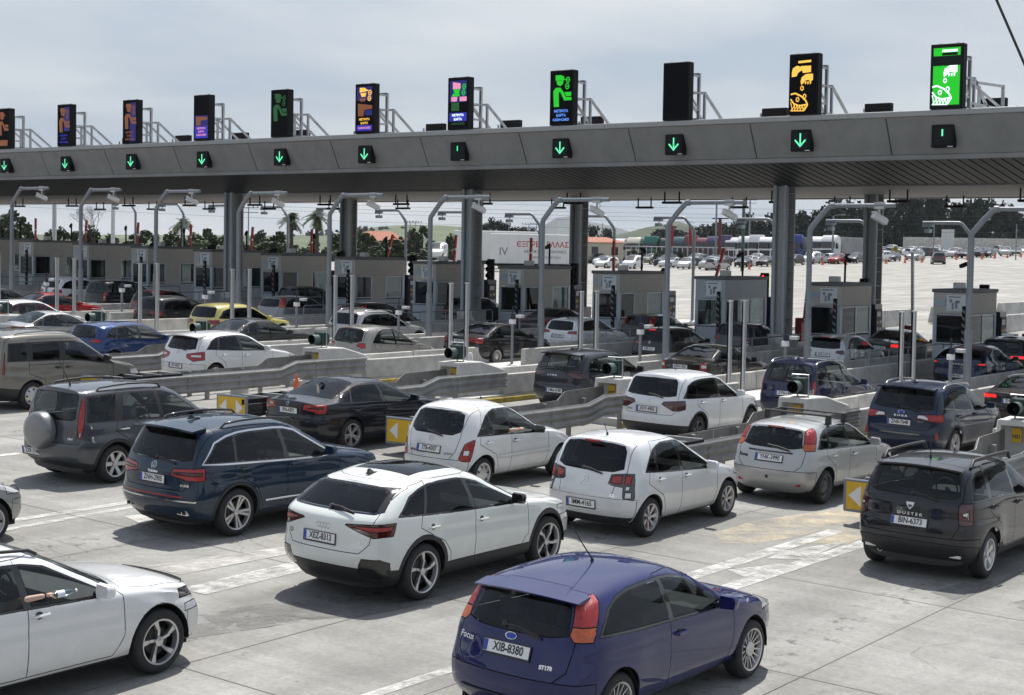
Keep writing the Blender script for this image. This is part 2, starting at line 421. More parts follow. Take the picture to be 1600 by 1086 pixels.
    def take(s, name, mirror=None, gap=0.0, depth=.014):
        """mesh of one region; mirror None joins both halves, +1 left half, -1 right half"""
        if name not in s.names: return None
        idx = s.names.index(name); L = s.reg
        fs = [f for f in s.bm.faces if f[L] == idx]
        if not fs: return None
        vs = []; ix = {}; F = []
        def gv(v, m):
            k = (v.index, m if v.co.y > 1e-5 else 0)
            if k not in ix: ix[k] = len(vs); vs.append((v.co.x, v.co.y * (m if m else 1), v.co.z))
            return ix[k]
        s.bm.verts.index_update()
        for m in ((1, -1) if mirror is None else (mirror,)):
            for f in fs:
                t = [gv(v, m) for v in f.verts]
                if m < 0: t.reverse()
                u_ = []
                for k in t:
                    if k not in u_: u_.append(k)
                if len(u_) > 2: F.append(u_)
        b2 = bmesh.new(); V = [b2.verts.new(p) for p in vs]
        for f in F:
            try: b2.faces.new([V[k] for k in f])
            except ValueError: pass
        b2.normal_update()
        if gap:
            bd = [v for v in b2.verts if v.is_boundary]
            nrm = {v: v.normal.copy() for v in bd}
            rr = bmesh.ops.inset_region(b2, faces=b2.faces[:], thickness=gap, depth=0, use_boundary=True, use_even_offset=False)
            for f in rr['faces']: f.material_index = 1
            for v in b2.verts:
                if v.is_boundary: v.co -= v.normal * depth
        return b2
def part(bm, name, m, parent, smooth=38):
    if bm is None: return None
    me = bpy.data.meshes.new(name); bm.to_mesh(me); bm.free(); me.materials.append(m); me.materials.append(M_DARK)
    me.shade_smooth(); me.set_sharp_from_angle(angle=radians(smooth))
    return link(name, me, parent)

def circ(cx, cz, r, n=20, a0=0, a1=2 * pi): return [(cx + r * cos(a0 + (a1 - a0) * i / n), cz + r * sin(a0 + (a1 - a0) * i / n)) for i in range(n)]
WHEELS = {}
def wheel_meshes(r, rr, wdt, style, rim):
    """tyre and rim facing -Y (right hand side of the car), centred at the hub"""
    k = (round(r, 3), round(rr, 3), style, rim.name)
    if k in WHEELS: return WHEELS[k]
    t = MB(); h = wdt / 2
    t.lathe([(rr - .004, -h + .012), (rr + .012, -h), (r - .045, -h - .004), (r - .012, -h + .02), (r, -h + .05), (r, h - .05), (r - .012, h - .02), (r - .045, h), (rr, h - .01), (rr - .004, -h + .012)], n=40)
    tm = t.mesh('tyre', M_TYRE, smooth=50)
    b = MB(); b.m(1).lathe([(0, .06), (rr - .02, .06), (rr - .015, -h + .05)], n=32)
    b.m(0).lathe([(rr - .03, -h + .06), (rr - .016, -h + .004), (rr + .002, -h - .002), (rr + .006, -h + .014)], n=40)
    y0 = -h + .018
    def spoke(a, r0, r1, w0, w1, tw=0.0, dep=.02):
        ca, sa = cos(a), sin(a); a2 = a + tw; cb, sb = cos(a2), sin(a2)
        P = []
        for (rad, w, c, s_, yy) in ((r0, w0, ca, sa, y0 + dep), (r1, w1, cb, sb, y0 - .004)):
            for e in (-1, 1): P.append((rad * c - e * w * s_, yy, rad * s_ + e * w * c))
            for e in (1, -1): P.append((rad * c - e * w * s_ * 1.25, yy + .035, rad * s_ + e * w * c * 1.25))
        b.add(P, [(0, 1, 2, 3), (7, 6, 5, 4), (0, 4, 5, 1), (1, 5, 6, 2), (2, 6, 7, 3), (3, 7, 4, 0)])
    R1 = rr - .02
    if style == 'y5':
        for i in range(5):
            a = 2 * pi * i / 5 + .3; spoke(a - .10, .05, R1, .016, .013, -.22); spoke(a + .10, .05, R1, .016, .013, .22)
    elif style == 'blade5':
        for i in range(5):
            a = 2 * pi * i / 5 + .2; spoke(a, .04, R1 * .62, .014, .016, .08); spoke(a + .06, R1 * .5, R1, .013, .028, .16, .004)
    elif style == 'five':
        for i in range(5): spoke(2 * pi * i / 5 + .31, .045, R1, .034, .042)
    elif style == 'twin5':
        for i in range(5):
            a = 2 * pi * i / 5
            for e in (-.13, .13): spoke(a + e * 1.7, .045, R1, .013, .022, -e * .5)
    elif style == 'multi':
        for i in range(15): spoke(2 * pi * i / 15, .07, R1, .010, .007)
        b.lathe([(.085, y0 + .012), (.075, y0), (0, y0)], n=18)
    elif style == 'star7':
        for i in range(7): spoke(2 * pi * i / 7, .05, R1, .016, .030, .16)
    elif style == 'six':
        for i in range(6): spoke(2 * pi * i / 6 + .2, .05, R1, .030, .036)
    elif style == 'cover':
        b.lathe([(R1, y0 + .012), (R1 * .8, y0 - .006), (.05, y0 - .012), (0, y0 - .012)], n=30)
        b.m(1)
        for i in range(7):
            a = 2 * pi * i / 7
            b.add([(R1 * .62 * cos(a - .1), y0 - .012, R1 * .62 * sin(a - .1)), (R1 * .92 * cos(a - .13), y0 - .008, R1 * .92 * sin(a - .13)), (R1 * .92 * cos(a + .13), y0 - .008, R1 * .92 * sin(a + .13)), (R1 * .62 * cos(a + .1), y0 - .012, R1 * .62 * sin(a + .1))], [(0, 1, 2, 3)])
        b.m(0)
    elif style == 'steel':
        b.lathe([(R1, y0 + .02), (R1 * .8, y0 + .045), (R1 * .5, y0 + .01), (.05, y0), (0, y0)], n=30)
        b.m(1)
        for i in range(8):
            a = 2 * pi * i / 8; q_ = .055
            b.add([(R1 * .66 * cos(a) + q_ * .5 * cos(t_), y0 + .018, R1 * .66 * sin(a) + q_ * .5 * sin(t_)) for t_ in [2 * pi * j / 8 for j in range(8)]], [tuple(range(8))])
        b.m(0)
    b.lathe([(.052, y0 + .03), (.05, y0 + .004), (.03, y0 - .004), (0, y0 - .004)], n=14)
    if style not in ('cover', 'steel'):
        b.m(2).lathe([(rr * .62, y0 + .062), (rr * .30, y0 + .060), (0, y0 + .06)], n=24); b.m(0)
    rm = b.mesh('rim', [rim, M_DARK, M_BRAKE], smooth=40)
    WHEELS[k] = (tm, rm); return WHEELS[k]
M_BRAKE = mat('brake disc', (.05, .05, .05), .6, .4)

def surf(P, y, z):
    return interp(P['rear'], z) + (P.get('bow_r', .14) + .05) * (abs(y) / (P['W'] / 2)) ** 2.6
def slope(P, y, z, d=.07): return (surf(P, y, z + d) - surf(P, y, z - d)) / (2 * d)
def plate(parent, x, z, txt, y=0.0, w=.52, h=.112, size=1, frame=True, tilt=0.0, holder=True):
    o = link('licence_plate', None, parent) if False else None
    b = MB()
    if holder: b.m(1).box(-.008, .0, -w / 2 - .012, w / 2 + .012, -h / 2 - .022, h / 2 + .010)
    b.m(0).box(-.0105, -.008, -w / 2, w / 2, -h / 2, h / 2)
    b.m(2).box(-.012, -.0105, w / 2 - .045, w / 2 - .002, -h / 2 + .003, h / 2 - .003)
    o = b.build('licence_plate', [M_PLATE, M_TRIM, M_PLATEB], parent, smooth=0)
    o.location = (x, y, z); o.rotation_euler = (0, tilt, 0)
    put_text('lettering', txt, .112, M_INK, (-.0125, -.022, .002), (-1, 0), o, bold=.0022, sx=.80 * 8.0 / max(8, len(txt)), ext=.0005)
    return o
def seat(m, x, y, w=.5):
    b = MB()
    b.prism([(x - .30, .34), (x + .25, .38), (x + .25, .52), (x - .22, .50), (x - .42, 1.02), (x - .52, 1.04), (x - .40, .45)], 'y', y - w / 2, y + w / 2)
    b.box(x - .54, x - .45, y - .13, y + .13, 1.08, 1.26)
    return b

def make_car(name, label, P, body, group=None, q=1.0, cat='car'):
    """a car standing on its wheels; local origin on the ground under the rear axle, +X forward"""
    root = thing(name, label, cat, group=group)
    S = Shell(P, q); W2 = P['W'] / 2; wb = P['wb']; ra = P.get('arch', .36); wr_ = P['wr_']; cow = P['cowl']
    side = lambda c, n: abs(n.y) > .28 and c.y > .4 * W2
    back = lambda c, n: n.x < -.12
    frontf = lambda c, n: n.x > .12
    upf = lambda c, n: n.z > .15 and c.z > .55
    # lower cladding
    if P.get('clad'):
        for nm, poly in P['clad']: S.cut('cladding', poly, 'xz', lambda c, n: True)
    if 'bumper_z' in P:
        S.cut('rear_bumper', [(-3, 0), (-ra - .02, 0), (-ra - .02, P['bumper_z']), (-3, P['bumper_z'])], 'xz', lambda c, n: c.z > .1, only=('body',))
    if 'fbumper_z' in P:
        S.cut('front_bumper', [(wb + ra + .03, 0), (9, 0), (9, P['fbumper_z']), (wb + ra + .03, P['fbumper_z'])], 'xz', lambda c, n: c.z > .1, only=('body',))
    for i, d in enumerate(P['doors']): S.cut('door%d' % i, d, 'xz', side, only=('body',))
    if 'hatch' in P: S.cut('tailgate', P['hatch'], 'yz', lambda c, n: n.x < -.12 and c.x < P.get('hatch_x', .2), only=('body', 'rear_bumper'))
    if 'trunk' in P: S.cut('tailgate', P['trunk'], 'xy', lambda c, n: n.z > .3 and c.z > .6, only=('body', 'tailgate'))
    if 'hood' in P: S.cut('bonnet', P['hood'], 'xy', lambda c, n: n.z > .25 and c.z > .5 and c.x > cow - .1, only=('body',))
    if P.get('chrome_dlo'):
        D = P['dlo']; nD = len(D); out = []
        for i in range(nD):
            a, c_ = D[i - 1], D[(i + 1) % nD]; dx, dz = c_[0] - a[0], c_[1] - a[1]; L_ = max(1e-6, sqrt(dx * dx + dz * dz)); out.append((D[i][0] + dz / L_ * .026, D[i][1] - dx / L_ * .026))
        S.cut('chrome_trim', out, 'xz', side)
    if 'dlo' in P: S.cut('window_frame', P['dlo'], 'xz', side)
    for i, w_ in enumerate(P['windows']): S.cut('win%d' % i, w_, 'xz', side)
    S.cut('windscreen', P['screen'], 'xy', upf)
    if 'rglass' in P:
        v, poly = P['rglass']
        tst = (lambda c, n: n.x < -.12 and c.x < .3) if v == 'yz' else (lambda c, n: n.z > .15 and c.x < cow - 1 and c.z > .7)
        if 'rframe' in P: S.cut('rear_frame', P['rframe'], v, tst)
        S.cut('rear_window', poly, v, tst)
    for i, (poly, xm, c_) in enumerate(P.get('lights', [])):
        z0, z1 = min(p[1] for p in poly), max(p[1] for p in poly); xa, xb = xm if isinstance(xm, tuple) else (xm, xm)
        S.cut(None, [(xa, z0), (xb, z1)], 'xz', lambda c, n: c.y > .5 * W2 and (n.x < -.1 or n.y > .3))
        S.cut('tl%d%s' % (i, c_), poly, 'yz', (lambda c, n, xa=xa, xb=xb, z0=z0, z1=z1: c.x < xa + (xb - xa) * (c.z - z0) / (z1 - z0) and c.y > .04 and (n.x < -.1 or n.y > .3)))
    for i, (poly, xm, c_) in enumerate(P.get('hlights', [])):
        S.cut(None, [(xm, .4), (xm, 1.1)], 'xz', lambda c, n: c.y > .5 * W2 and c.x > 1.5)
        S.cut('hl%d%s' % (i, c_), poly, 'yz', (lambda c, n, xm=xm: c.x > xm and c.y > .1 and (n.x > .1 or n.y > .3)))
    for nm, poly, v, tst in P.get('black', []): S.cut('black_trim', poly, v, tst)
    if 'pano' in P: S.cut('roof_glass', P['pano'], 'xy', lambda c, n: n.z > .7 and c.z > 1.2)
    if P.get('archtrim'):
        for ax in (0, wb): S.cut('cladding', circ(ax, wr_ + .01, ra + P['archtrim'], 26), 'xz', lambda c, n: c.y > .6 * W2 and c.z < .98)
    for ax in (0, wb): S.cut('arch', circ(ax, wr_ + .01, ra, 26), 'xz', lambda c, n: c.y > .55 * W2 or c.z < .30)
    # parts
    def P_(nm, region, m, mirror=None, gap=0.0, par=root, depth=.014):
        return part(S.take(region, mirror, gap, depth), nm, m, par)
    g = .005
    P_('body', 'body', body, gap=g)
    P_('cladding', 'cladding', P.get('cladm', M_TRIM), gap=.004, depth=.006)
    P_('rear_bumper', 'rear_bumper', body, gap=g)
    P_('front_bumper', 'front_bumper', body, gap=g)
    P_('bonnet', 'bonnet', body, gap=g)
    tg = P_('tailgate', 'tailgate', body, gap=g)
    P_('windscreen', 'windscreen', P.get('fglass', G_CLEAR), gap=.012, depth=.008)
    P_('black_trim', 'black_trim', M_PIANO, gap=.004, depth=.004)
    P_('chrome_window_trim', 'chrome_trim', M_CHROME)
    P_('roof_glass', 'roof_glass', G_DARK, gap=.006)
    P_('rear_frame', 'rear_frame', M_PIANO)
    rw = P_('rear_window', 'rear_window', P.get('rg', G_TINT), gap=.008, depth=.006, par=tg or root)
    wg = P.get('wg', [G_CLEAR] * 9); nd = len(P['doors'])
    sides = (1, -1)
    for sd in sides:
        drs = []
        for i in range(nd):
            d = P_('door', 'door%d' % i, body, sd, gap=g); drs.append(d)
            if d is not None and i < len(P['handles']):
                hx, hz = P['handles'][i]; yy = W2 * P.get('hw', .985) + .012
                hb = MB(); hb.tube([(hx - .10, sd * (yy - .02), hz - .004), (hx - .085, sd * (yy + .018), hz), (hx + .07, sd * (yy + .022), hz + .004), (hx + .09, sd * (yy - .02), hz)], [.012, .015, .015, .012], 6)
                hb.m(1).cyl((hx - .02, sd * (yy - .02), hz), (hx - .02, sd * (yy - .008), hz), .038, 12)
                hb.build('handle', [P.get('handlem', body), M_TRIM], d)
        P_('window_frame', 'window_frame', P.get('framem', M_PIANO), sd)
        for i in range(len(P['windows'])):
            di = P['wdoor'][i]
            P_('side_window', 'win%d' % i, wg[i], sd, gap=.006, depth=.006, par=drs[di] if di is not None and di < nd and drs[di] else root)
        tl = None
        for nm in [k for k in S.names if k.startswith('tl')]:
            o = P_('tail_light' if tl is None else 'lens', nm, M_LENS[nm[-1]], sd, gap=.006, depth=.012 if tl is None else .003, par=root if tl is None else tl)
            if tl is None: tl = o
        hl = None
        for nm in [k for k in S.names if k.startswith('hl')]:
            o = P_('headlight' if hl is None else 'lens', nm, M_LENS[nm[-1]], sd, gap=.006, par=root if hl is None else hl)
            if hl is None: hl = o
        # mirror
        mx, mz = P.get('mirror', (cow - .42, 1.0)); y0 = W2 * .93; mb = MB()
        mb.m(1).tube([(mx + .04, sd * (y0 - .06), mz - .07), (mx + .02, sd * (y0 + .06), mz - .03)], .035, 8)
        mp = [(-.085, -.075), (.085, -.06), (.10, .03), (.075, .075), (-.085, .08), (-.10, 0)]
        v0 = []
        for (dx, sc_) in ((-.045, .94), (.0, 1.0), (.055, .86), (.085, .55)):
            v0 += [(mx + dx - abs(p[0]) * .12, sd * (y0 + .15 + p[0]), mz + p[1] * sc_) for p in [(a * sc_, b * sc_) for a, b in mp]]
        mb.m(0).add(v0, [tuple(reversed(range(6)))] + [(6 * r_ + k, 6 * r_ + (k + 1) % 6, 6 * r_ + 6 + (k + 1) % 6, 6 * r_ + 6 + k) for r_ in range(3) for k in range(6)] + [tuple(range(18, 24))])
        mb.build('side_mirror', [P.get('mirrorm', body), M_TRIM], root, smooth=60)
        # wheel wells and wheels
        tm, rm = wheel_meshes(wr_, P['rim'], P.get('tw', .215), P['style'], P.get('rimm', M_ALLOY))
        for ax in (0, wb):
            wl = MB(); n_ = 14; yo, yi = W2 * .985, W2 - .34
            vs = []
            for i in range(n_ + 1):
                a = -.12 + (pi + .24) * i / n_
                vs += [(ax + (ra - .004) * cos(a), sd * (yo - .015), wr_ + .01 + (ra - .004) * sin(a)), (ax + (ra - .004) * cos(a), sd * yi, wr_ + .01 + (ra - .004) * sin(a))]
            wl.add(vs, [(2 * i, 2 * i + 1, 2 * i + 3, 2 * i + 2) for i in range(n_)] + [tuple(2 * i + 1 for i in range(n_ + 1))])
            wl.build('wheel_well', M_DARK, root)
            wo = link('wheel', None, root); wo.location = (ax, sd * (W2 - P.get('winset', .125)), wr_); wo.empty_display_size = .1
            if sd > 0: wo.rotation_euler[2] = pi
            a_ = random.uniform(0, 2 * pi)
            o = link('tyre', tm, wo)
            o = link('rim', rm, wo); o.rotation_euler[1] = a_
    # underbody and cabin
    ub = MB(); ub.box(-.45, wb + .5, -W2 * .78, W2 * .78, .2, .30); ub.build('underbody', M_DARK, root, smooth=0)
    if P.get('cabin', True):
        sm = P.get('seatm', M_SEAT); xs = cow - 1.10
        for y in (-.37, .37): seat(sm, xs, y * W2 / .86).build('seat', sm, root)
        ro_ = -min(p[1] for p in P['rear']); bx = max(xs - .92, -ro_ + .86); hi = 'trunk' not in P
        b = MB(); b.prism([(bx - .30, .34), (bx + .25, .38), (bx + .25, .52), (bx - .18, .50), (bx - .30, .96), (bx - .38, .98), (bx - .36, .45)], 'y', -.6 * W2 / .86, .6 * W2 / .86)
        if hi:
            b.box(bx - .38, bx - .31, -.45, -.22, 1.0, 1.14); b.box(bx - .38, bx - .31, .22, .45, 1.0, 1.14)
        b.build('rear_bench', sm, root)
        d = MB(); d.prism([(cow - .52, .72), (cow - .50, .88), (cow - .2, .93), (cow + .12, .86), (cow + .12, .5), (cow - .4, .5)], 'y', -W2 * .82, W2 * .82)
        d.build('dashboard', M_CAB, root)
        w = MB(); cx, cz = cow - .62, .93
        w.tube([(cx + .06 * sin(t) * .0 - .16 * sin(t) * .35, .37 * W2 / .86 + .17 * cos(t), cz + .17 * sin(t)) for t in [2 * pi * i / 16 for i in range(17)]], .014, 6)
        w.cyl((cx, .37 * W2 / .86, cz), (cx + .2, .37 * W2 / .86, cz - .1), .03, 8); w.build('steering_wheel', M_CAB, root)
        fl = MB(); fl.box(-.1, cow + .1, -W2 * .84, W2 * .84, .30, .33); fl.box(-ro_ + .22, .12, -W2 * .72, W2 * .72, .33, .60); fl.build('cabin_floor', M_CAB, root, smooth=0)
    for fn in P.get('extras', []): fn(root, P, body)
    return root
# small add-ons -----------------------------------------------------------
def x_plate(txt, x, z, y=0, tilt=0.0, w=.52):
    def fn(r, P, b):
        t = atan2(slope(P, y, z), 1); xx = min(surf(P, y, z + d) - tan(t) * d for d in (-.07, 0, .07)) + P.get('bow_r', .14) * 0 - .002
        plate(r, xx, z, txt, y, tilt=t, w=w)
    return fn
def x_text(txt, size, x, y, z, m=None, bold=.002, sx=1.0, name='badge'):
    def fn(r, P, b):
        t = atan2(slope(P, y, z, .03), 1); put_text(name, txt, size, m or M_CHROME, (surf(P, y, z) - .004, y, z), (-1, (surf(P, y + .05, z) - surf(P, y - .05, z)) / .1), r, bold=bold, sx=sx, ext=.003, tilt=-t)
    return fn
def x_badge(x, z, r0=.045, m=None, kind='disc', tiltx=0.0):
    def fn(r, P, b):
        k = MB()
        if kind == 'disc': k.m(1).lathe([(0, -.010), (r0 * .8, -.008)], axis='x', n=18); k.m(0).lathe([(r0 * .8, -.008), (r0 * .82, -.014), (r0, -.012), (r0 * 1.02, 0)], axis='x', n=18)
        elif kind == 'ring': k.m(0).lathe([(r0 * .82, -.004), (r0 * .9, -.012), (r0, -.008), (r0 * 1.0, 0)], axis='x', n=20)
        elif kind == 'oval': k.m(1).lathe([(0, -.008), (r0 * .85, -.006)], axis='x', n=18); k.m(0).lathe([(r0 * .85, -.006), (r0, -.010), (r0 * 1.02, 0)], axis='x', n=18); k.v = [(p[0], p[1] * 1.9, p[2]) for p in k.v]
        elif kind == 'chevron':
            for dz in (0, -.045): k.beam((-.006, -.05, -.02 + dz), (-.006, 0, .035 + dz), .012, .014); k.beam((-.006, .05, -.02 + dz), (-.006, 0, .035 + dz), .012, .014)
        elif kind == 'rings4':
            for i in range(4):
                q = MB(); q.lathe([(.030, -.004), (.033, -.008), (.037, -.004)], axis='x', n=16)
                k.add([(p[0], p[1] + (i - 1.5) * .052, p[2]) for p in q.v], q.f)
        elif kind == 'w':
            k.m(0).lathe([(r0 * .84, -.004), (r0 * .9, -.012), (r0, -.008), (r0 * 1.0, 0)], axis='x', n=20)
            for a, c in (((-.7, .62), (-.28, -.75)), ((-.28, -.75), (0, .0)), ((0, 0), (.28, -.75)), ((.28, -.75), (.7, .62)), ((-.3, .8), (0, .15)), ((.3, .8), (0, .15))):
                k.beam((-.008, a[0] * r0, a[1] * r0), (-.008, c[0] * r0, c[1] * r0), r0 * .16, .008)
        elif kind == 'shield': k.prism([(-.06, .05), (.06, .05), (.05, .0), (0, -.06), (-.05, .0)], 'x', -.012, 0); k.m(1).prism([(-.04, .01), (.04, .01), (0, -.035)], 'x', -.014, -.011)
        elif kind == 's': 
            k.beam((-.008, .045, .03), (-.008, -.02, .005), .018, .01); k.beam((-.008, .02, .005), (-.008, -.045, -.02), .018, .01); k.beam((-.008, 0.03, .045), (-.008, -.03, .02), .014, .01)
        o = k.build('badge', [m or M_CHROME, M_PLATEB if kind in ('disc', 'oval') else M_PIANO], r); o.location = (surf(P, 0, z) - .001, 0, z); o.rotation_euler = (0, atan2(slope(P, 0, z, .03), 1), 0)
    return fn
def x_wiper(x, z, y0=.05, ln=.42, tilt=.0, rz=-.06):
    def fn(r, P, b):
        k = MB(); k.cyl((0, 0, 0), (-.035, 0, 0), .03, 10); k.tube([(-.03, 0, 0), (-.045, -ln * .45, rz * .3), (-.03, -ln, rz)], [.014, .011, .008], 6); k.beam((-.025, -ln * .15, rz * .2 - .012), (-.018, -ln * 1.02, rz - .012), .012, .02)
        o = k.build('rear_wiper', M_TRIM, r); yy = y0 - ln * .5; o.location = (min(surf(P, y0, z), surf(P, yy, z)) + .012, y0, z); o.rotation_euler = (0, atan2(slope(P, y0, z, .05), 1), 0)
    return fn
def x_fin(x, z, m=None):
    def fn(r, P, b):
        k = MB(); k.prism([(-.10, 0), (.10, 0), (.02, .018), (-.055, .065), (-.085, .06)], 'y', -.018, .018); k.box(-.11, .12, -.03, .03, -.004, .012); o = k.build('roof_antenna', m or M_PIANO, r, bevel=.006); o.location = (x, 0, z)
    return fn
def x_mast(x, z, ln=.42, lean=-.9, y=0.0):
    def fn(r, P, b):
        k = MB(); k.cyl((0, 0, -.01), (0, 0, .03), .022, 8, .014); k.tube([(0, 0, .02), (ln * sin(lean) * .5, 0, ln * cos(lean) * .5), (ln * sin(lean), 0, ln * cos(lean))], [.008, .006, .004], 5); o = k.build('roof_antenna', M_TRIM, r); o.location = (x, y, z)
    return fn
def x_rails(x0, x1, y, z0, z1, m=None, hump=.055, r_=.018):
    def fn(r, P, b):
        for s in (1, -1):
            k = MB(); zz = lambda t: z0 + (z1 - z0) * t + .045 * sin(pi * t) * P.get('railarc', 1)
            pts = [(x0, s * y, z0 - .02)] + [(x0 + (x1 - x0) * t, s * y, zz(t) + hump) for t in (.06, .25, .5, .75, .94)] + [(x1, s * y, z1 - .02)]
            k.tube(pts, r_, 7); k.build('roof_rail', m or M_TRIM, r, smooth=60)
    return fn
def x_bar(x0, x1, y0, y1, z0, z1, m, name, lab=None):
    def fn(r, P, b):
        k = MB()
        if y0 < -.2 and y1 > .2 and x0 < -.3:
            n = 14; vs = []
            for i in range(n + 1):
                y = y0 + (y1 - y0) * i / n; xs = surf(P, y, (z0 + z1) / 2)
                vs += [(xs - .010, y, z0), (xs - .010, y, z1), (xs + .03, y, z1), (xs + .03, y, z0)]
            k.add(vs, [(4 * i + a, 4 * i + (a + 1) % 4, 4 * i + 4 + (a + 1) % 4, 4 * i + 4 + a) for i in range(n) for a in range(4)] + [(0, 1, 2, 3), (4 * n + 3, 4 * n + 2, 4 * n + 1, 4 * n)])
            o = k.build(name, m, r)
        else:
            k.box(x0, x1, y0, y1, z0, z1); o = k.build(name, m, r, bevel=min(.01, (x1 - x0) * .3))
        if lab: o['label'] = lab
    return fn
def x_tips(x, z, ys, r0=.04, m=None, flat=False):
    def fn(r, P, b):
        for y in ys:
            k = MB(); x = surf(P, y, z) + .02
            if flat: k.m(0).box(x - .02, x + .06, y - .10, y + .10, z - .035, z + .035); k.m(1).box(x - .0225, x - .02, y - .088, y + .088, z - .023, z + .023); k.m(0).box(x - .025, x - .0225, y - .008, y + .008, z - .023, z + .023)
            else: k.m(0).lathe([(r0 * .85, .02), (r0 * .85, -.02), (r0, -.02), (r0, .1)], (x, y, z), 'x', 14); k.m(1).lathe([(0, .0), (r0 * .86, .0)], (x, y, z), 'x', 14)
            k.build('exhaust_tip', [m or M_CHROME, M_DARK], r)
    return fn
def x_brake(x, z, w=.16, lit=False):
    def fn(r, P, b):
        k = MB(); k.box(x - .012, x + .03, -w, w, z - .012, z + .012); k.build('high_brake_light', M_LITRED if lit else M_RED, r)
    return fn
def x_reflector(x, y, z, w=.12, h=.04, m=None):
    def fn(r, P, b):
        for s in (1, -1):
            x = surf(P, y, z); k = MB(); k.box(x - .006, x + .03, s * y - w / 2, s * y + w / 2, z - h / 2, z + h / 2); k.build('reflector', m or M_RED, r)
    return fn
def x_spoiler(x0, x1, z, w, th=.03, drop=.02, m=None):
    def fn(r, P, b):
        k = MB(); n = 8; vs = []
        for i in range(n + 1):
            y = -w + 2 * w * i / n; c = .10 * (abs(y) / w) ** 2.2; zz = z - .045 * (abs(y) / w) ** 2
            vs += [(x1, y, zz + .004), (x0 + c, y, zz - drop), (x0 + c + .01, y, zz - drop - th), (x1, y, zz - th - .02)]
        k.add(vs, [(4 * i + a, 4 * i + (a + 1) % 4, 4 * i + 4 + (a + 1) % 4, 4 * i + 4 + a) for i in range(n) for a in range(4)] + [(0, 1, 2, 3), (4 * n + 3, 4 * n + 2, 4 * n + 1, 4 * n)])
        k.build('roof_spoiler', m or b, r, smooth=50)
    return fn
# ------------------------------------------------------------------ vehicle shapes
def DLO(lo, up, rear, front, pil, m=.022):
    """window outlines from sill line, roof line and pillars (x at the sill, x at the roof, width), rear to front"""
    L = lambda x: interp(lo, x); U = lambda x: interp(up, x)
    def strip(a, b, mm):
        (xb0, xt0), (xb1, xt1) = a, b; n = 7
        bot = [(xb0 + (xb1 - xb0) * i / n, L(xb0 + (xb1 - xb0) * i / n) + mm) for i in range(n + 1)]
        tp = [(xt1 + (xt0 - xt1) * i / n, U(xt1 + (xt0 - xt1) * i / n) - mm) for i in range(n + 1)]
        return bot + tp
    frame = strip(rear, front, 0)
    e = [(rear[0] + m * 2.2, rear[1] + m * 1.2, 0)] + list(pil) + [(front[0] - m * 2.6, front[1] - m * .8, 0)]
    wins = []
    for a, b in zip(e, e[1:]):
        wins.append(strip((a[0] + a[2] / 2, a[1] + a[2] / 2), (b[0] - b[2] / 2, b[1] - b[2] / 2), m))
    return frame, wins
def mk(W, H, wb, ro, fo, wr, rear, top, belt, dl, cowl, wtop, doors, **k):
    P = dict(W=W, wb=wb, wr_=wr, cowl=cowl, rear=[(z, -ro + x) for z, x in rear], top=top, belt=belt)
    fx = wb + fo
    P['front'] = k.pop('front', [(.17, fx - .26), (.28, fx - .08), (.45, fx), (.60, fx - .01), (.72, fx - .06), (.85, fx - .15), (1.1, fx - .3)])
    P['plan'] = k.pop('plan', [(-ro, .925), (-.35, .98), (.4, 1), (wb - .5, 1), (wb + .1, .975), (fx, .88)])
    P['dlo'], P['windows'] = dl
    P['doors'] = doors
    W2 = W / 2
    P['screen'] = [(cowl - .02, 0), (cowl - .06, .45 * W2), (cowl - .17, .80 * W2), (cowl - .26, .855 * W2), (wtop + .10, .665 * W2), (wtop + .02, .60 * W2), (wtop - .01, .3 * W2), (wtop - .02, 0)]
    P['hood'] = [(cowl + .06, 0), (cowl + .02, .45 * W2), (cowl - .06, .84 * W2), (cowl + .3, .86 * W2), (fx - .42, .74 * W2), (fx - .22, .5 * W2), (fx - .15, 0)]
    P['rim'] = wr - .095; P['arch'] = wr + .045; P['style'] = 'five'
    P['hlights'] = [([(.42 * W2, .64), (.99 * W2, .70), (.99 * W2, .84), (.60 * W2, .80)], wb + .28, 'w')]
    P['handles'] = []; P['wdoor'] = [None] * 6
    P.update(k)
    if 'rim_in' in k: P['rim'] = k['rim_in']
    return P
def dr(xb, xt, up, front, zs, fx=None, rear=None):
    pass
def door_front(xB, xBt, zt, xAt, xA, zA, xf, zs=.25, zb_=.9):
    return [(xB, zs), (xB, zb_), (xBt, zt), (xAt, zt), (xA, zA + .05), (xf, zA - .06), (xf + .01, .55), (xf - .05, zs + .1), (xf - .12, zs)]
def door_rear(xB, xBt, zt, xC, xCt, za, zs=.25, zb_=.9, ra=.38):
    return [(xB, zs), (xB, zb_), (xBt, zt), (xCt, zt), (xC, zb_), (xC - .03, za + .12), (ra * .86, za - .10), (ra + .07, zs + .13), (ra + .09, zs)]

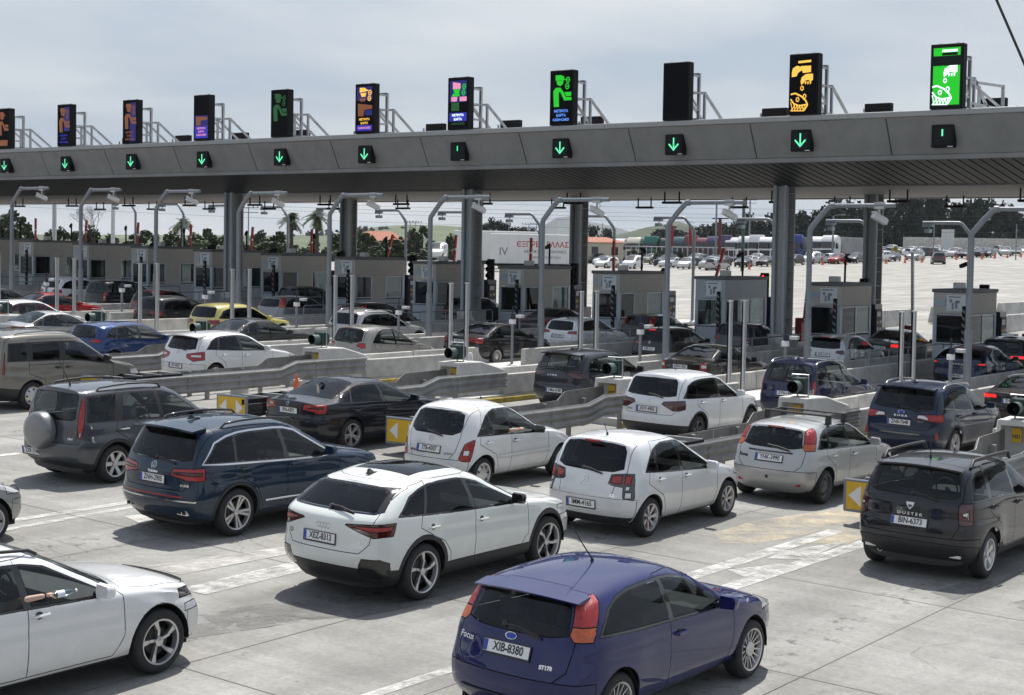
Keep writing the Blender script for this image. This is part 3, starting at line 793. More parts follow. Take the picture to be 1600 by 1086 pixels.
# compact hatchback with tall triangular tail lights (three doors)
_up = [(-.34, 1.02), (-.1, 1.20), (.12, 1.295), (.4, 1.335), (.9, 1.345), (1.25, 1.315), (1.6, 1.16), (2.08, .925)]
_lo = [(-.34, 1.0), (.3, .965), (1.2, .925), (2.1, .895)]
P_focus3 = mk(1.70, 1.43, 2.615, .70, .85, .312,
    [(.17, .25), (.28, .10), (.42, .015), (.58, .005), (.68, .035), (.80, .07), (.93, .11), (1.02, .15), (1.345, .33)],
    [(-.40, 1.345), (-.15, 1.385), (.3, 1.42), (.8, 1.432), (1.2, 1.41), (1.5, 1.335), (1.85, 1.165), (2.22, .975), (2.5, .92), (2.9, .855), (3.2, .77), (3.46, .62)],
    [(-.6, .99), (0, .975), (1.2, .92), (2.2, .87), (3.4, .60)],
    DLO(_lo, _up, (-.30, -.08), (2.08, 1.35), [(.93, .90, .075)]), 2.22, 1.28,
    [door_front(.90, .86, 1.37, 1.30, 2.06, .95, 2.16)],
    hatch=[(0, .60), (.50, .60), (.61, .70), (.64, .9), (.63, 1.42), (0, 1.42)], rglass=('yz', [(0, .975), (.40, .98), (.565, 1.01), (.515, 1.25), (.48, 1.29), (.3, 1.31), (0, 1.315)]),
    lights=[([(.572, 1.02), (.62, .965), (.97, .965), (.97, 1.09), (.575, 1.09)], (-.36, -.28), 'o'), ([(.575, 1.09), (.97, 1.09), (.97, 1.345), (.565, 1.345), (.535, 1.30)], (-.28, -.10), 'r')],
    handles=[(1.08, .80)], wdoor=[None, 0], wg=[G_DARK, G_TINT], rg=G_TINT, style='multi', bumper_z=.60, fbumper_z=.62, mirror=(1.86, .97), flare=.022, rim_in=.225, bow_r=.15)
P_focus5 = dict(P_focus3)
_f, _w = DLO(_lo, _up, (-.30, -.08), (2.08, 1.35), [(.10, .22, .06), (.98, .93, .085)])
P_focus5.update(dlo=_f, windows=_w, doors=[door_front(.98, .93, 1.37, 1.30, 2.06, .95, 2.16), door_rear(.98, .93, 1.37, .03, .24, .74, zb_=.96)], handles=[(1.13, .80), (.27, .84)], wdoor=[None, 1, 0], wg=[G_TINT, G_TINT, G_CLEAR], style='steel', rim_in=.20, wr_=.305, rimm=M_ALLOYD)
# small high hatchback with double tail lights
_up = [(-.10, 1.06), (.06, 1.24), (.25, 1.36), (.55, 1.42), (.95, 1.415), (1.3, 1.30), (1.65, 1.11), (1.98, .93)]
_lo = [(-.2, 1.02), (.5, .965), (1.2, .925), (2.0, .885)]
P_c3 = mk(1.73, 1.52, 2.465, .64, .80, .308,
    [(.2, .20), (.32, .06), (.5, .0), (.66, .0), (.76, .035), (.95, .075), (1.05, .11), (1.45, .31)],
    [(-.40, 1.455), (-.1, 1.50), (.4, 1.525), (.8, 1.51), (1.15, 1.445), (1.55, 1.27), (2.12, .99), (2.4, .94), (2.75, .865), (3.0, .77), (3.26, .60)],
    [(-.6, 1.0), (0, .99), (1.2, .93), (2.1, .87), (3.2, .58)],
    DLO(_lo, _up, (-.16, .04), (1.98, 1.06), [(.17, .25, .055), (.93, .90, .075)]), 2.12, 1.0,
    [door_front(.93, .90, 1.45, 1.06, 1.94, .95, 2.06), door_rear(.93, .90, 1.45, -.05, .2, .72, zb_=.98)],
    hatch=[(0, .62), (.47, .62), (.50, .80), (.62, .84), (.66, 1.0), (.63, 1.5), (0, 1.5)], rglass=('yz', [(0, 1.01), (.45, 1.02), (.60, 1.07), (.57, 1.32), (.52, 1.40), (.3, 1.43), (0, 1.44)]),
    lights=[([(.40, .845), (.43, .98), (.66, 1.01), (.97, 1.0), (.97, .60), (.66, .62), (.63, .80), (.45, .82)], (-.42, -.36), 's'), ([(.435, .86), (.455, .96), (.60, .98), (.60, .845)], -.3, 'r'), ([(.65, .845), (.65, .98), (.97, .975), (.97, .845)], (-.45, -.40), 'r'), ([(.68, .64), (.68, .73), (.97, .73), (.97, .63)], (-.47, -.45), 'w'), ([(.67, .76), (.67, .82), (.97, .82), (.97, .76)], (-.47, -.45), 'w')],
    handles=[(1.06, .86), (.24, .88)], wdoor=[None, 1, 0], wg=[G_DARK, G_DARK, G_TINT], rg=G_DARK, style='star7', bumper_z=.615, fbumper_z=.60, mirror=(1.72, .96), clad=[('low', [(-.9, 0), (-.38, 0), (-.38, .33), (-.9, .33)])], flare=.02, rim_in=.212, bow_r=.16)
# rounded small hatchback with oval lights
_up = [(-.10, 1.02), (.03, 1.20), (.2, 1.34), (.45, 1.42), (.85, 1.42), (1.2, 1.33), (1.55, 1.14), (1.86, .95)]
_lo = [(-.2, .98), (.5, .96), (1.2, .93), (1.9, .91)]
P_micra = mk(1.66, 1.54, 2.43, .57, .72, .295,
    [(.2, .17), (.32, .05), (.48, .0), (.66, .015), (.80, .04), (.95, .075), (1.05, .11), (1.43, .33)],
    [(-.26, 1.43), (-.05, 1.49), (.35, 1.535), (.7, 1.53), (1.05, 1.46), (1.45, 1.28), (1.97, 1.0), (2.25, .97), (2.6, .90), (2.9, .77), (3.12, .60)],
    [(-.6, .97), (0, .97), (1.2, .95), (2.0, .90), (3.1, .58)],
    DLO(_lo, _up, (-.18, .02), (1.86, .98), [(.28, .23, .03), (.82, .78, .085)]), 1.97, .92,
    [door_front(.82, .78, 1.46, 1.02, 1.84, .97, 1.98), door_rear(.82, .78, 1.46, -.10, .1, .72, zb_=.96)],
    hatch=[(0, .56), (.42, .56), (.52, .70), (.57, .95), (.60, 1.5), (0, 1.5)], rglass=('yz', [(0, .99), (.42, .99), (.555, 1.05), (.565, 1.15), (.52, 1.34), (.40, 1.39), (0, 1.40)]),
    lights=[([(.585, .58), (.64, .54), (.95, .54), (.95, .90), (.76, .92), (.66, .84)], (-.34, -.22), 'r'), ([(.65, .65), (.95, .65), (.95, .74), (.67, .74)], (-.36, -.33), 'w')],
    handles=[(.94, .83), (.12, .85)], handlem=M_CHROME, wdoor=[1, 1, 0], wg=[G_TINT, G_TINT, G_CLEAR], rg=G_TINT, style='cover', bumper_z=.56, fbumper_z=.58, mirror=(1.55, .99), flare=.03, bow_r=.20, bow_f=.40, camber=.075, rim_in=.20, mirrorm=M_PIANO, sill=.93)
# mid-size crossover
_up = [(-.62, 1.20), (-.42, 1.36), (-.15, 1.465), (.3, 1.52), (.9, 1.52), (1.3, 1.45), (1.7, 1.25), (2.08, 1.05)]
_lo = [(-.7, 1.12), (.4, 1.08), (1.3, 1.045), (2.1, 1.02)]
P_tiguan = mk(1.84, 1.67, 2.68, .89, .86, .355,
    [(.24, .24), (.38, .07), (.52, .0), (.66, .0), (.74, .03), (.95, .035), (1.1, .085), (1.60, .34)],
    [(-.60, 1.60), (-.2, 1.65), (.4, 1.675), (.95, 1.655), (1.3, 1.58), (1.75, 1.37), (2.27, 1.11), (2.6, 1.06), (3.1, .985), (3.35, .88), (3.54, .70)],
    [(-.8, 1.08), (0, 1.07), (1.2, 1.03), (2.2, .98), (3.5, .70)],
    DLO(_lo, _up, (-.60, -.36), (2.08, 1.30), [(-.02, .02, .05), (1.02, .96, .085)]), 2.27, 1.18,
    [door_front(1.02, .96, 1.56, 1.32, 2.06, 1.06, 2.18, zs=.34, zb_=1.04), door_rear(1.02, .96, 1.56, -.05, .04, .82, zs=.34, zb_=1.06, ra=.42)],
    hatch=[(0, .72), (.60, .72), (.70, .82), (.72, 1.0), (.70, 1.62), (0, 1.62)], rglass=('yz', [(0, 1.13), (.50, 1.14), (.66, 1.17), (.61, 1.46), (.56, 1.53), (0, 1.545)]),
    lights=[([(.36, .93), (.40, 1.03), (.97, 1.07), (.97, .88), (.70, .87)], (-.60, -.58), 'r'), ([(.40, .95), (.43, .985), (.97, 1.0), (.97, .95)], (-.64, -.62), 'd')],
    handles=[(1.16, .98), (.12, 1.0)], wdoor=[None, 1, 0], wg=[G_DARK, G_DARK, G_CLEAR], rg=G_DARK, style='twin5', fbumper_z=.66, mirror=(1.86, 1.12), archtrim=.045, clad=[('low', [(-1, 0), (9, 0), (9, .30), (-1, .30)])], cladm=None, flare=.025, rim_in=.255, bow_r=.15, sill=.97)
P_tiguan['cladm'] = M_TRIM
# coupe crossover
_up = [(-.50, 1.14), (-.3, 1.25), (0, 1.37), (.35, 1.435), (.75, 1.44), (1.15, 1.37), (1.6, 1.20), (2.08, 1.0)]
_lo = [(-.6, 1.10), (.4, 1.045), (1.3, 1.01), (2.1, .985)]
P_q3 = mk(1.84, 1.56, 2.68, .93, .88, .356,
    [(.26, .25), (.40, .06), (.54, .0), (.64, .0), (.72, .02), (.95, .03), (1.045, .04), (1.10, .10), (1.16, .18), (1.43, .60)],
    [(-.34, 1.435), (0, 1.50), (.45, 1.555), (.85, 1.555), (1.2, 1.50), (1.65, 1.32), (2.27, 1.06), (2.6, 1.02), (3.1, .945), (3.35, .85), (3.56, .66)],
    [(-.8, 1.07), (0, 1.04), (1.2, 1.0), (2.2, .95), (3.5, .68)],
    DLO(_lo, _up, (-.46, -.18), (2.08, 1.22), [(.02, .16, .05), (1.02, .93, .085)]), 2.27, 1.10,
    [door_front(1.02, .93, 1.475, 1.22, 2.06, 1.03, 2.18, zs=.42, zb_=1.0), door_rear(1.02, .93, 1.475, -.05, .2, .80, zs=.42, zb_=1.04, ra=.43)],
    hatch=[(0, .66), (.56, .66), (.68, .78), (.71, .98), (.72, 1.10), (.67, 1.46), (0, 1.46)], rglass=('yz', [(0, 1.145), (.62, 1.145), (.665, 1.16), (.60, 1.36), (.54, 1.385), (0, 1.40)]), rframe=[(0, 1.13), (.66, 1.13), (.74, 1.16), (.64, 1.405), (0, 1.415)],
    lights=[([(.34, .99), (.36, 1.005), (.97, 1.04), (.97, .89), (.72, .86)], (-.56, -.50), 'd'), ([(.45, .975), (.5, .99), (.97, 1.0), (.97, .955), (.7, .93)], (-.60, -.55), 'r')],
    handles=[(1.16, .885), (.16, .91)], wdoor=[None, 1, 0], wg=[G_DARK, G_DARK, G_TINT], rg=G_DARK, style='blade5', fbumper_z=.60, mirror=(1.82, 1.08), mirrorm=M_PIANO, archtrim=.06, clad=[('low', [(-1.2, 0), (9, 0), (9, .42), (.43, .42), (-.43, .44), (-1.2, .50)])], black=[('vent', [(.52, .40), (.60, .60), (.80, .60), (.95, .46), (.95, .34), (.60, .34)], 'yz', lambda c, n: c.x < -.62 and n.x < -.2)], pano=[(.15, 0), (.15, .46), (1.02, .48), (1.04, 0)], flare=.02, rim_in=.262, bow_r=.17, sill=.97, camber=.06)
# upright off-roader with a spare wheel on the tailgate
_up = [(-.66, 1.22), (-.60, 1.45), (-.45, 1.54), (.3, 1.57), (1.1, 1.55), (1.45, 1.45), (1.8, 1.25), (2.08, 1.06)]
_lo = [(-.7, 1.10), (.4, 1.08), (1.3, 1.06), (2.1, 1.03)]
P_crv = mk(1.78, 1.69, 2.62, .83, .93, .338,
    [(.28, .2), (.42, .03), (.55, .0), (.70, .0), (.78, .05), (1.0, .06), (1.15, .08), (1.64, .21)],
    [(-.62, 1.645), (-.2, 1.68), (.5, 1.695), (1.05, 1.675), (1.4, 1.595), (1.8, 1.38), (2.25, 1.10), (2.6, 1.05), (3.1, .985), (3.4, .88), (3.55, .68)],
    [(-.8, 1.08), (0, 1.07), (1.2, 1.05), (2.2, 1.0), (3.5, .72)],
    DLO(_lo, _up, (-.58, -.50), (2.06, 1.42), [(.06, .16, .16), (1.02, .98, .10)]), 2.25, 1.28,
    [door_front(1.02, .98, 1.61, 1.42, 2.06, 1.08, 2.16, zs=.36, zb_=1.05), door_rear(1.02, .98, 1.61, .02, .14, .80, zs=.36, zb_=1.07, ra=.41)],
    hatch=[(0, .72), (.66, .72), (.69, 1.0), (.67, 1.66), (0, 1.66)], rglass=('yz', [(0, 1.10), (.56, 1.12), (.62, 1.16), (.585, 1.52), (.54, 1.56), (0, 1.575)]),
    lights=[([(.70, .82), (.97, .82), (.97, 1.62), (.66, 1.62), (.655, 1.50)], (-.66, -.52), 'r'), ([(.72, .84), (.97, .84), (.97, .92), (.72, .92)], (-.68, -.66), 'w'), ([(.66, 1.46), (.97, 1.46), (.97, 1.62), (.64, 1.62)], (-.55, -.52), 'o')],
    handles=[(1.17, .93), (.17, .95)], handlem=M_CHROME, wdoor=[None, 1, 0], wg=[G_TINT, G_CLEAR, G_CLEAR], rg=G_CLEAR, style='six', mirror=(1.86, 1.12), clad=[('low', [(-1.2, 0), (9, 0), (9, .40), (.41, .36), (-.40, .36), (-1.2, .44)])], cladm=None, archtrim=.055, flare=.03, rim_in=.225, framem=None, bow_r=.10, sill=.97, camber=.05)
# rugged crossover with cross shaped lights
_up = [(-.62, 1.22), (-.52, 1.40), (-.3, 1.49), (.3, 1.53), (1.0, 1.52), (1.35, 1.43), (1.72, 1.22), (2.04, 1.05)]
_lo = [(-.7, 1.13), (.4, 1.11), (1.2, 1.07), (2.1, 1.03)]
P_duster = mk(1.80, 1.65, 2.673, .83, .84, .342,
    [(.28, .22), (.42, .06), (.56, .0), (.72, .0), (.85, .025), (1.06, .045), (1.17, .09), (1.58, .28)],
    [(-.55, 1.585), (-.2, 1.625), (.4, 1.65), (.95, 1.63), (1.3, 1.56), (1.7, 1.36), (2.25, 1.09), (2.6, 1.06), (3.1, 1.0), (3.35, .90), (3.5, .70)],
    [(-.8, 1.10), (0, 1.09), (1.2, 1.04), (2.2, 1.0), (3.5, .72)],
    DLO(_lo, _up, (-.56, -.44), (2.04, 1.32), [(.02, .06, .14), (1.0, .95, .09)]), 2.25, 1.20,
    [door_front(1.0, .95, 1.57, 1.32, 2.02, 1.08, 2.14, zs=.38, zb_=1.05), door_rear(1.0, .95, 1.57, 0, .06, .84, zs=.38, zb_=1.10, ra=.41)],
    hatch=[(0, .62), (.60, .62), (.68, .78), (.70, 1.05), (.68, 1.6), (0, 1.6)], rglass=('yz', [(0, 1.155), (.56, 1.165), (.655, 1.20), (.60, 1.46), (.55, 1.52), (0, 1.535)]),
    lights=[([(.67, .85), (.70, .82), (.97, .82), (.97, 1.11), (.69, 1.12), (.66, 1.08)], (-.56, -.54), 'd'), ([(.715, .955), (.785, .925), (.86, .955), (.86, .98), (.785, 1.01), (.715, .98)], (-.62, -.62), 'w'), ([(.772, .90), (.800, .90), (.800, 1.04), (.772, 1.04)], (-.62, -.62), 'w')],
    handles=[(1.12, .97), (.10, 1.01)], wdoor=[None, 1, 0], wg=[G_TINT, G_TINT, G_TINT], rg=G_TINT, style='five', mirror=(1.80, 1.14), archtrim=0, clad=[('low', [(-1.2, 0), (9, 0), (9, .36), (.41, .36), (-.43, .50), (-1.2, .58)])], railarc=.3, flare=.04, rim_in=.225, bow_r=.14, sill=.97, bumper_z=.62)
# saloon
_up = [(-.50, 1.04), (-.28, 1.17), (0, 1.275), (.4, 1.335), (.85, 1.345), (1.3, 1.28), (1.7, 1.12), (2.1, .94)]
_lo = [(-.6, 1.01), (.4, .965), (1.3, .935), (2.2, .905)]
P_bmw = mk(1.81, 1.43, 2.81, 1.03, .78, .325,
    [(.2, .25), (.34, .08), (.5, .0), (.64, .0), (.76, .03), (.92, .02), (1.00, .025), (1.06, .10)],
    [(-.95, 1.035), (-.72, 1.055), (-.45, 1.10), (0, 1.27), (.35, 1.385), (.75, 1.425), (1.1, 1.415), (1.4, 1.34), (1.8, 1.16), (2.22, .99), (2.6, .95), (3.1, .86), (3.4, .76), (3.6, .60)],
    [(-1, .98), (-.4, .99), (.4, .965), (1.2, .93), (2.2, .89), (3.5, .60)],
    DLO(_lo, _up, (-.42, -.10), (2.06, 1.22), [(-.02, .10, .03), (.98, .90, .08)]), 2.22, 1.10,
    [door_front(.98, .90, 1.37, 1.22, 2.05, .95, 2.18, zb_=.93), door_rear(.98, .90, 1.37, -.05, .12, .74, zb_=.97, ra=.39)],
    trunk=[(-1.1, 0), (-1.05, .64), (-.58, .66), (-.50, .62), (-.50, 0)], hatch=[(0, .68), (.56, .68), (.64, .80), (.66, 1.06), (0, 1.06)], hatch_x=-.6, rglass=('xy', [(-.47, 0), (-.45, .45), (-.40, .62), (-.34, .66), (.30, .53), (.36, .45), (.40, 0)]),
    lights=[([(.38, .86), (.42, .985), (.97, .99), (.97, .80), (.70, .80), (.62, .84)], (-.74, -.70), 'r'), ([(.5, .90), (.52, .93), (.97, .93), (.97, .90)], (-.80, -.80), 'd')],
    handles=[(1.10, .80), (.12, .83)], wdoor=[1, 1, 0], wg=[G_DARK, G_DARK, G_TINT], rg=G_TINT, style='twin5', bumper_z=.66, fbumper_z=.62, mirror=(1.84, .99), flare=.02, rim_in=.232, rimm=M_ALLOY, bow_r=.16, roofw=.72, wrr_rear=[(-.6, 1.15), (.3, 1.0)], hoodside=.08)
# tall van with side glazing
_up = [(-.72, 1.58), (.4, 1.60), (1.2, 1.59), (1.55, 1.50), (1.95, 1.28), (2.42, 1.02)]
_lo = [(-.72, 1.16), (.4, 1.15), (1.3, 1.12), (1.8, 1.05), (2.45, .98)]
P_van = mk(1.83, 1.84, 2.66, .86, .86, .33,
    [(.26, .16), (.4, .03), (.55, .0), (.8, .0), (1.1, .02), (1.4, .05), (1.78, .11)],
    [(-.74, 1.785), (-.3, 1.825), (.4, 1.845), (1.0, 1.83), (1.3, 1.77), (1.7, 1.55), (2.1, 1.30), (2.5, 1.09), (2.8, 1.03), (3.1, .95), (3.35, .82), (3.5, .62)],
    [(-.8, 1.13), (0, 1.13), (1.2, 1.10), (2.2, 1.02), (3.4, .70)],
    DLO(_lo, _up, (-.66, -.62), (2.45, 1.55), [(-.08, -.06, .16), (.86, .86, .17)]), 2.5, 1.20,
    [door_front(.86, .86, 1.66, 1.50, 2.30, 1.02, 2.36, zs=.38, zb_=1.1), [(.86, .38), (.86, 1.66), (-.08, 1.66), (-.10, 1.15), (-.10, .86), (.33, .70), (.40, .38)]],
    hatch=[(0, .62), (.70, .62), (.74, 1.1), (.72, 1.78), (0, 1.78)], rglass=('yz', [(0, 1.18), (.60, 1.19), (.64, 1.22), (.62, 1.60), (.58, 1.64), (0, 1.655)]),
    lights=[([(.77, .86), (.97, .86), (.97, 1.40), (.76, 1.40)], (-.72, -.70), 'r'), ([(.79, .98), (.97, .98), (.97, 1.14), (.79, 1.14)], (-.74, -.74), 'w')],
    handles=[(1.02, .98), (.72, .98)], handlem=M_TRIM, wdoor=[None, 1, 0], wg=[G_DARK, G_DARK, G_CLEAR], rg=G_DARK, style='cover', mirror=(2.10, 1.16), clad=[('low', [(-1.2, 0), (9, 0), (9, .36), (.42, .36), (-.40, .50), (-1.2, .58)])], flare=.02, rim_in=.215, framem=None, roofw=.82, bow_r=.08, camber=.06, hoodside=.12, mirrorm=M_TRIM)
# compact people carrier
_up = [(-.62, 1.16), (-.5, 1.36), (-.3, 1.46), (.3, 1.51), (1.0, 1.50), (1.4, 1.38), (1.85, 1.16), (2.3, .95)]
_lo = [(-.7, 1.07), (.4, 1.02), (1.3, .97), (2.35, .90)]
P_mpv = mk(1.76, 1.64, 2.70, .76, .84, .315,
    [(.22, .2), (.36, .05), (.5, .0), (.68, .0), (.8, .03), (1.0, .05), (1.12, .09), (1.58, .27)],
    [(-.50, 1.585), (-.2, 1.62), (.4, 1.64), (.95, 1.62), (1.3, 1.54), (1.75, 1.32), (2.4, 1.0), (2.7, .94), (3.1, .83), (3.35, .74), (3.54, .58)],
    [(-.8, 1.03), (0, 1.02), (1.2, .97), (2.3, .88), (3.5, .58)],
    DLO(_lo, _up, (-.52, -.40), (2.3, 1.28), [(.0, .06, .09), (1.0, .95, .09), (1.92, 1.38, .05)]), 2.4, 1.15,
    [door_front(1.0, .95, 1.55, 1.28, 2.26, .98, 2.32, zb_=.97), door_rear(1.0, .95, 1.55, -.05, .05, .76, zb_=1.02)],
    hatch=[(0, .62), (.60, .62), (.68, .8), (.70, 1.0), (.67, 1.6), (0, 1.6)], rglass=('yz', [(0, 1.07), (.56, 1.08), (.64, 1.11), (.60, 1.45), (.54, 1.50), (0, 1.52)]),
    lights=[([(.69, .76), (.97, .76), (.97, 1.14), (.75, 1.18), (.68, 1.1)], (-.56, -.50), 'r'), ([(.71, .82), (.97, .82), (.97, .95), (.71, .95)], (-.60, -.58), 'w')],
    handles=[(1.13, .88), (.13, .92)], wdoor=[None, 1, 0, 0], wg=[G_TINT, G_CLEAR, G_CLEAR, G_CLEAR], rg=G_TINT, style='five', bumper_z=.62, mirror=(1.95, 1.0), flare=.02, rim_in=.22)
def vary(P, sx=1, sy=1, sz=1, **k):
    """a sibling of a shape: stretched, with its own details"""
    Q = dict(P); X = lambda l: [(x * sx, z * sz) for x, z in l]
    Q['W'] = P['W'] * sy; Q['wb'] = P['wb'] * sx; Q['cowl'] = P['cowl'] * sx
    Q['rear'] = [(z * sz, x * sx) for z, x in P['rear']]; Q['front'] = [(z * sz, x * sx) for z, x in P['front']]
    for n in ('top', 'belt', 'dlo'): Q[n] = X(P[n])
    Q['plan'] = [(x * sx, w) for x, w in P['plan']]
    Q['windows'] = [X(w) for w in P['windows']]; Q['doors'] = [X(w) for w in P['doors']]
    Q['handles'] = X(P['handles']); Q['mirror'] = (P['mirror'][0] * sx, P['mirror'][1] * sz)
    for n in ('screen', 'hood', 'trunk', 'pano'):
        if n in P: Q[n] = [(x * sx, y * sy) for x, y in P[n]]
    if 'hatch' in P: Q['hatch'] = [(y * sy, z * sz) for y, z in P['hatch']]
    if 'rframe' in P: Q['rframe'] = [(y * sy, z * sz) for y, z in P['rframe']]
    if 'rglass' in P:
        v, l = P['rglass']; Q['rglass'] = (v, [(a * (sy if v == 'yz' else sx), b * (sz if v == 'yz' else sy)) for a, b in l])
    for n in ('lights', 'hlights'): Q[n] = [([(y * sy, z * sz) for y, z in l], tuple(v * sx for v in xm) if isinstance(xm, tuple) else xm * sx, c) for l, xm, c in P.get(n, [])]
    if 'clad' in P: Q['clad'] = [(n, X(l)) for n, l in P['clad']]
    if 'wrr_rear' in P: Q['wrr_rear'] = [(x * sx, w) for x, w in P['wrr_rear']]
    for n in ('bumper_z', 'fbumper_z'):
        if n in P: Q[n] = P[n] * sz
    Q.update(k); return Q
for _P in (P_crv, P_van):
    if _P.get('framem', 1) is None: _P['framem'] = M_TRIM
    if _P.get('cladm', 1) is None: _P['cladm'] = M_TRIM
# ------------------------------------------------------------------ ground
def ground_mat():
    m = bpy.data.materials.new('concrete paving'); m.use_nodes = True; t = m.node_tree; b = t.nodes['Principled BSDF']; n = t.nodes; l = t.links
    geo = n.new('ShaderNodeNewGeometry'); mp = n.new('ShaderNodeMapping'); mp.inputs['Scale'].default_value = (.22, 1.0, 1); l.new(geo.outputs['Position'], mp.inputs[0])
    def noise(src, s, d=6, r=.6, dis=0):
        k = n.new('ShaderNodeTexNoise'); k.inputs['Scale'].default_value = s; k.inputs['Detail'].default_value = d; k.inputs['Roughness'].default_value = r; k.inputs['Distortion'].default_value = dis; l.new(src, k.inputs['Vector']); return k.outputs['Fac']
    def ramp(src, p0, p1, c0, c1):
        k = n.new('ShaderNodeValToRGB'); k.color_ramp.elements[0].position = p0; k.color_ramp.elements[1].position = p1; k.color_ramp.elements[0].color = (*c0, 1); k.color_ramp.elements[1].color = (*c1, 1); l.new(src, k.inputs[0]); return k.outputs[0]
    def mul(a, c, f=1.0):
        k = n.new('ShaderNodeMixRGB'); k.blend_type = 'MULTIPLY'; k.inputs[0].default_value = f; l.new(a, k.inputs[1]); l.new(c, k.inputs[2]); return k.outputs[0]
    base = ramp(noise(geo.outputs['Position'], .35, 7, .62), .30, .70, (.27, .265, .248), (.455, .446, .422))
    # long wheel-worn streaks along the direction of travel
    base = mul(base, ramp(noise(mp.outputs[0], 1.0, 5, .6), .36, .66, (.66, .66, .65), (1, 1, 1)), .7)
    base = mul(base, ramp(noise(geo.outputs['Position'], 14, 4, .7), .3, .7, (.70, .70, .70), (1, 1, 1)), .85)
    base = mul(base, ramp(noise(geo.outputs['Position'], 46, 3, .75), .32, .62, (.80, .80, .79), (1, 1, 1)), .8)
    mp2 = n.new('ShaderNodeMapping'); mp2.inputs['Scale'].default_value = (2.6, .16, 1); l.new(geo.outputs['Position'], mp2.inputs[0])
    base = mul(base, ramp(noise(mp2.outputs[0], 1.3, 6, .65), .40, .62, (.80, .80, .79), (1, 1, 1)), .7)
    # rubber tracks and oil drips in the lanes
    sp = n.new('ShaderNodeSeparateXYZ'); l.new(geo.outputs['Position'], sp.inputs[0])
    def mth(op, a, v=None, a2=None):
        k = n.new('ShaderNodeMath'); k.operation = op; l.new(a, k.inputs[0])
        if a2 is not None: l.new(a2, k.inputs[1])
        elif v is not None: k.inputs[1].default_value = v
        return k.outputs[0]
    wob = mth('MULTIPLY', noise(mp.outputs[0], .25, 2), 1.6)
    lane = mth('PINGPONG', mth('ADD', mth('ADD', sp.outputs['Y'], -12.81 - .8), a2=wob), 2.5375)     # 0 at the lane centre
    track = mth('ABSOLUTE', mth('ADD', lane, -.80))
    tb = ramp(track, .12, .50, (.70, .70, .69), (1, 1, 1)); base = mul(base, tb, .42)
    drip = ramp(lane, .10, .55, (1, 1, 1), (0, 0, 0)); dn = ramp(noise(geo.outputs['Position'], 4.5, 5, .7), .54, .64, (1, 1, 1), (.36, .36, .35))
    dx_ = n.new('ShaderNodeMixRGB'); dx_.inputs[1].default_value = (1, 1, 1, 1); l.new(drip, dx_.inputs[0]); l.new(dn, dx_.inputs[2]); base = mul(base, dx_.outputs[0], .9)
    # oil and water stains
    base = mul(base, ramp(noise(geo.outputs['Position'], .8, 6, .7, .5), .62, .74, (1, 1, 1), (.50, .50, .49)), .8)
    base = mul(base, ramp(noise(geo.outputs['Position'], 3.1, 3, .5), .70, .76, (1, 1, 1), (.40, .40, .39)), .75)
    # fine cracks
    vo = n.new('ShaderNodeTexVoronoi'); vo.feature = 'DISTANCE_TO_EDGE'; vo.inputs['Scale'].default_value = .42
    wv = n.new('ShaderNodeMixRGB'); wv.blend_type = 'ADD'; wv.inputs[0].default_value = .35; nn = n.new('ShaderNodeTexNoise'); nn.inputs['Scale'].default_value = 1.6; nn.inputs['Detail'].default_value = 6; l.new(geo.outputs['Position'], nn.inputs['Vector']); l.new(geo.outputs['Position'], wv.inputs[1]); l.new(nn.outputs['Color'], wv.inputs[2]); l.new(wv.outputs[0], vo.inputs['Vector'])
    crack = ramp(vo.outputs['Distance'], .001, .005, (.55, .55, .54), (1, 1, 1))
    mask = ramp(noise(geo.outputs['Position'], .25, 2), .50, .58, (0, 0, 0), (1, 1, 1))
    mx = n.new('ShaderNodeMixRGB'); mx.inputs[1].default_value = (1, 1, 1, 1); l.new(mask, mx.inputs[0]); l.new(crack, mx.inputs[2])
    base = mul(base, mx.outputs[0], .9)
    fx = n.new('ShaderNodeMapRange'); fx.inputs['From Min'].default_value = 66; fx.inputs['From Max'].default_value = 80; l.new(sp.outputs['X'], fx.inputs['Value'])
    base = mul(base, ramp(fx.outputs[0], 0, 1, (1, 1, 1), (1.22, 1.21, 1.19)))    # newer, paler concrete on the exit side
    l.new(base, b.inputs['Base Color']); b.inputs['Roughness'].default_value = .85
    bp = n.new('ShaderNodeBump'); bp.inputs['Strength'].default_value = .25; bp.inputs['Distance'].default_value = .01; l.new(noise(geo.outputs['Position'], 30, 5, .7), bp.inputs['Height']); l.new(bp.outputs[0], b.inputs['Normal'])
    return m
def sheet(name, xs, ys, m, dz=0.0, kind='structure', cut=None):
    vs = [(x, y, Gz(x, y) + dz) for x in xs for y in ys]; ny = len(ys)
    fs = [(i * ny + j, (i + 1) * ny + j, (i + 1) * ny + j + 1, i * ny + j + 1) for i in range(len(xs) - 1) for j in range(ny - 1)]
    me = bpy.data.meshes.new(name); me.from_pydata(vs, [], fs); me.materials.append(m); me.shade_smooth()
    return tag(link(name, me), kind=kind)
M_CONC = ground_mat()
_xs = [-40 + 4 * i for i in range(26)] + [66 + 8 * i for i in range(34)] + [340 + 40 * i for i in range(8)]
_ys = [-90 + 10 * i for i in range(8)] + [-15 + 3 * i for i in range(40)] + [110 + 10 * i for i in range(30)]
sheet('pavement', _xs, _ys, M_CONC)
M_EARTH = mat('dry earth and scrub', (.12, .12, .07), .95, noise=.5, nscale=.05)
_e = MB(); _e.add([(-3000, -4000, -8), (7000, -4000, -8), (7000, 7000, -8), (-3000, 7000, -8)], [(0, 1, 2, 3)])
tag(_e.build('ground', M_EARTH, smooth=0), kind='structure')
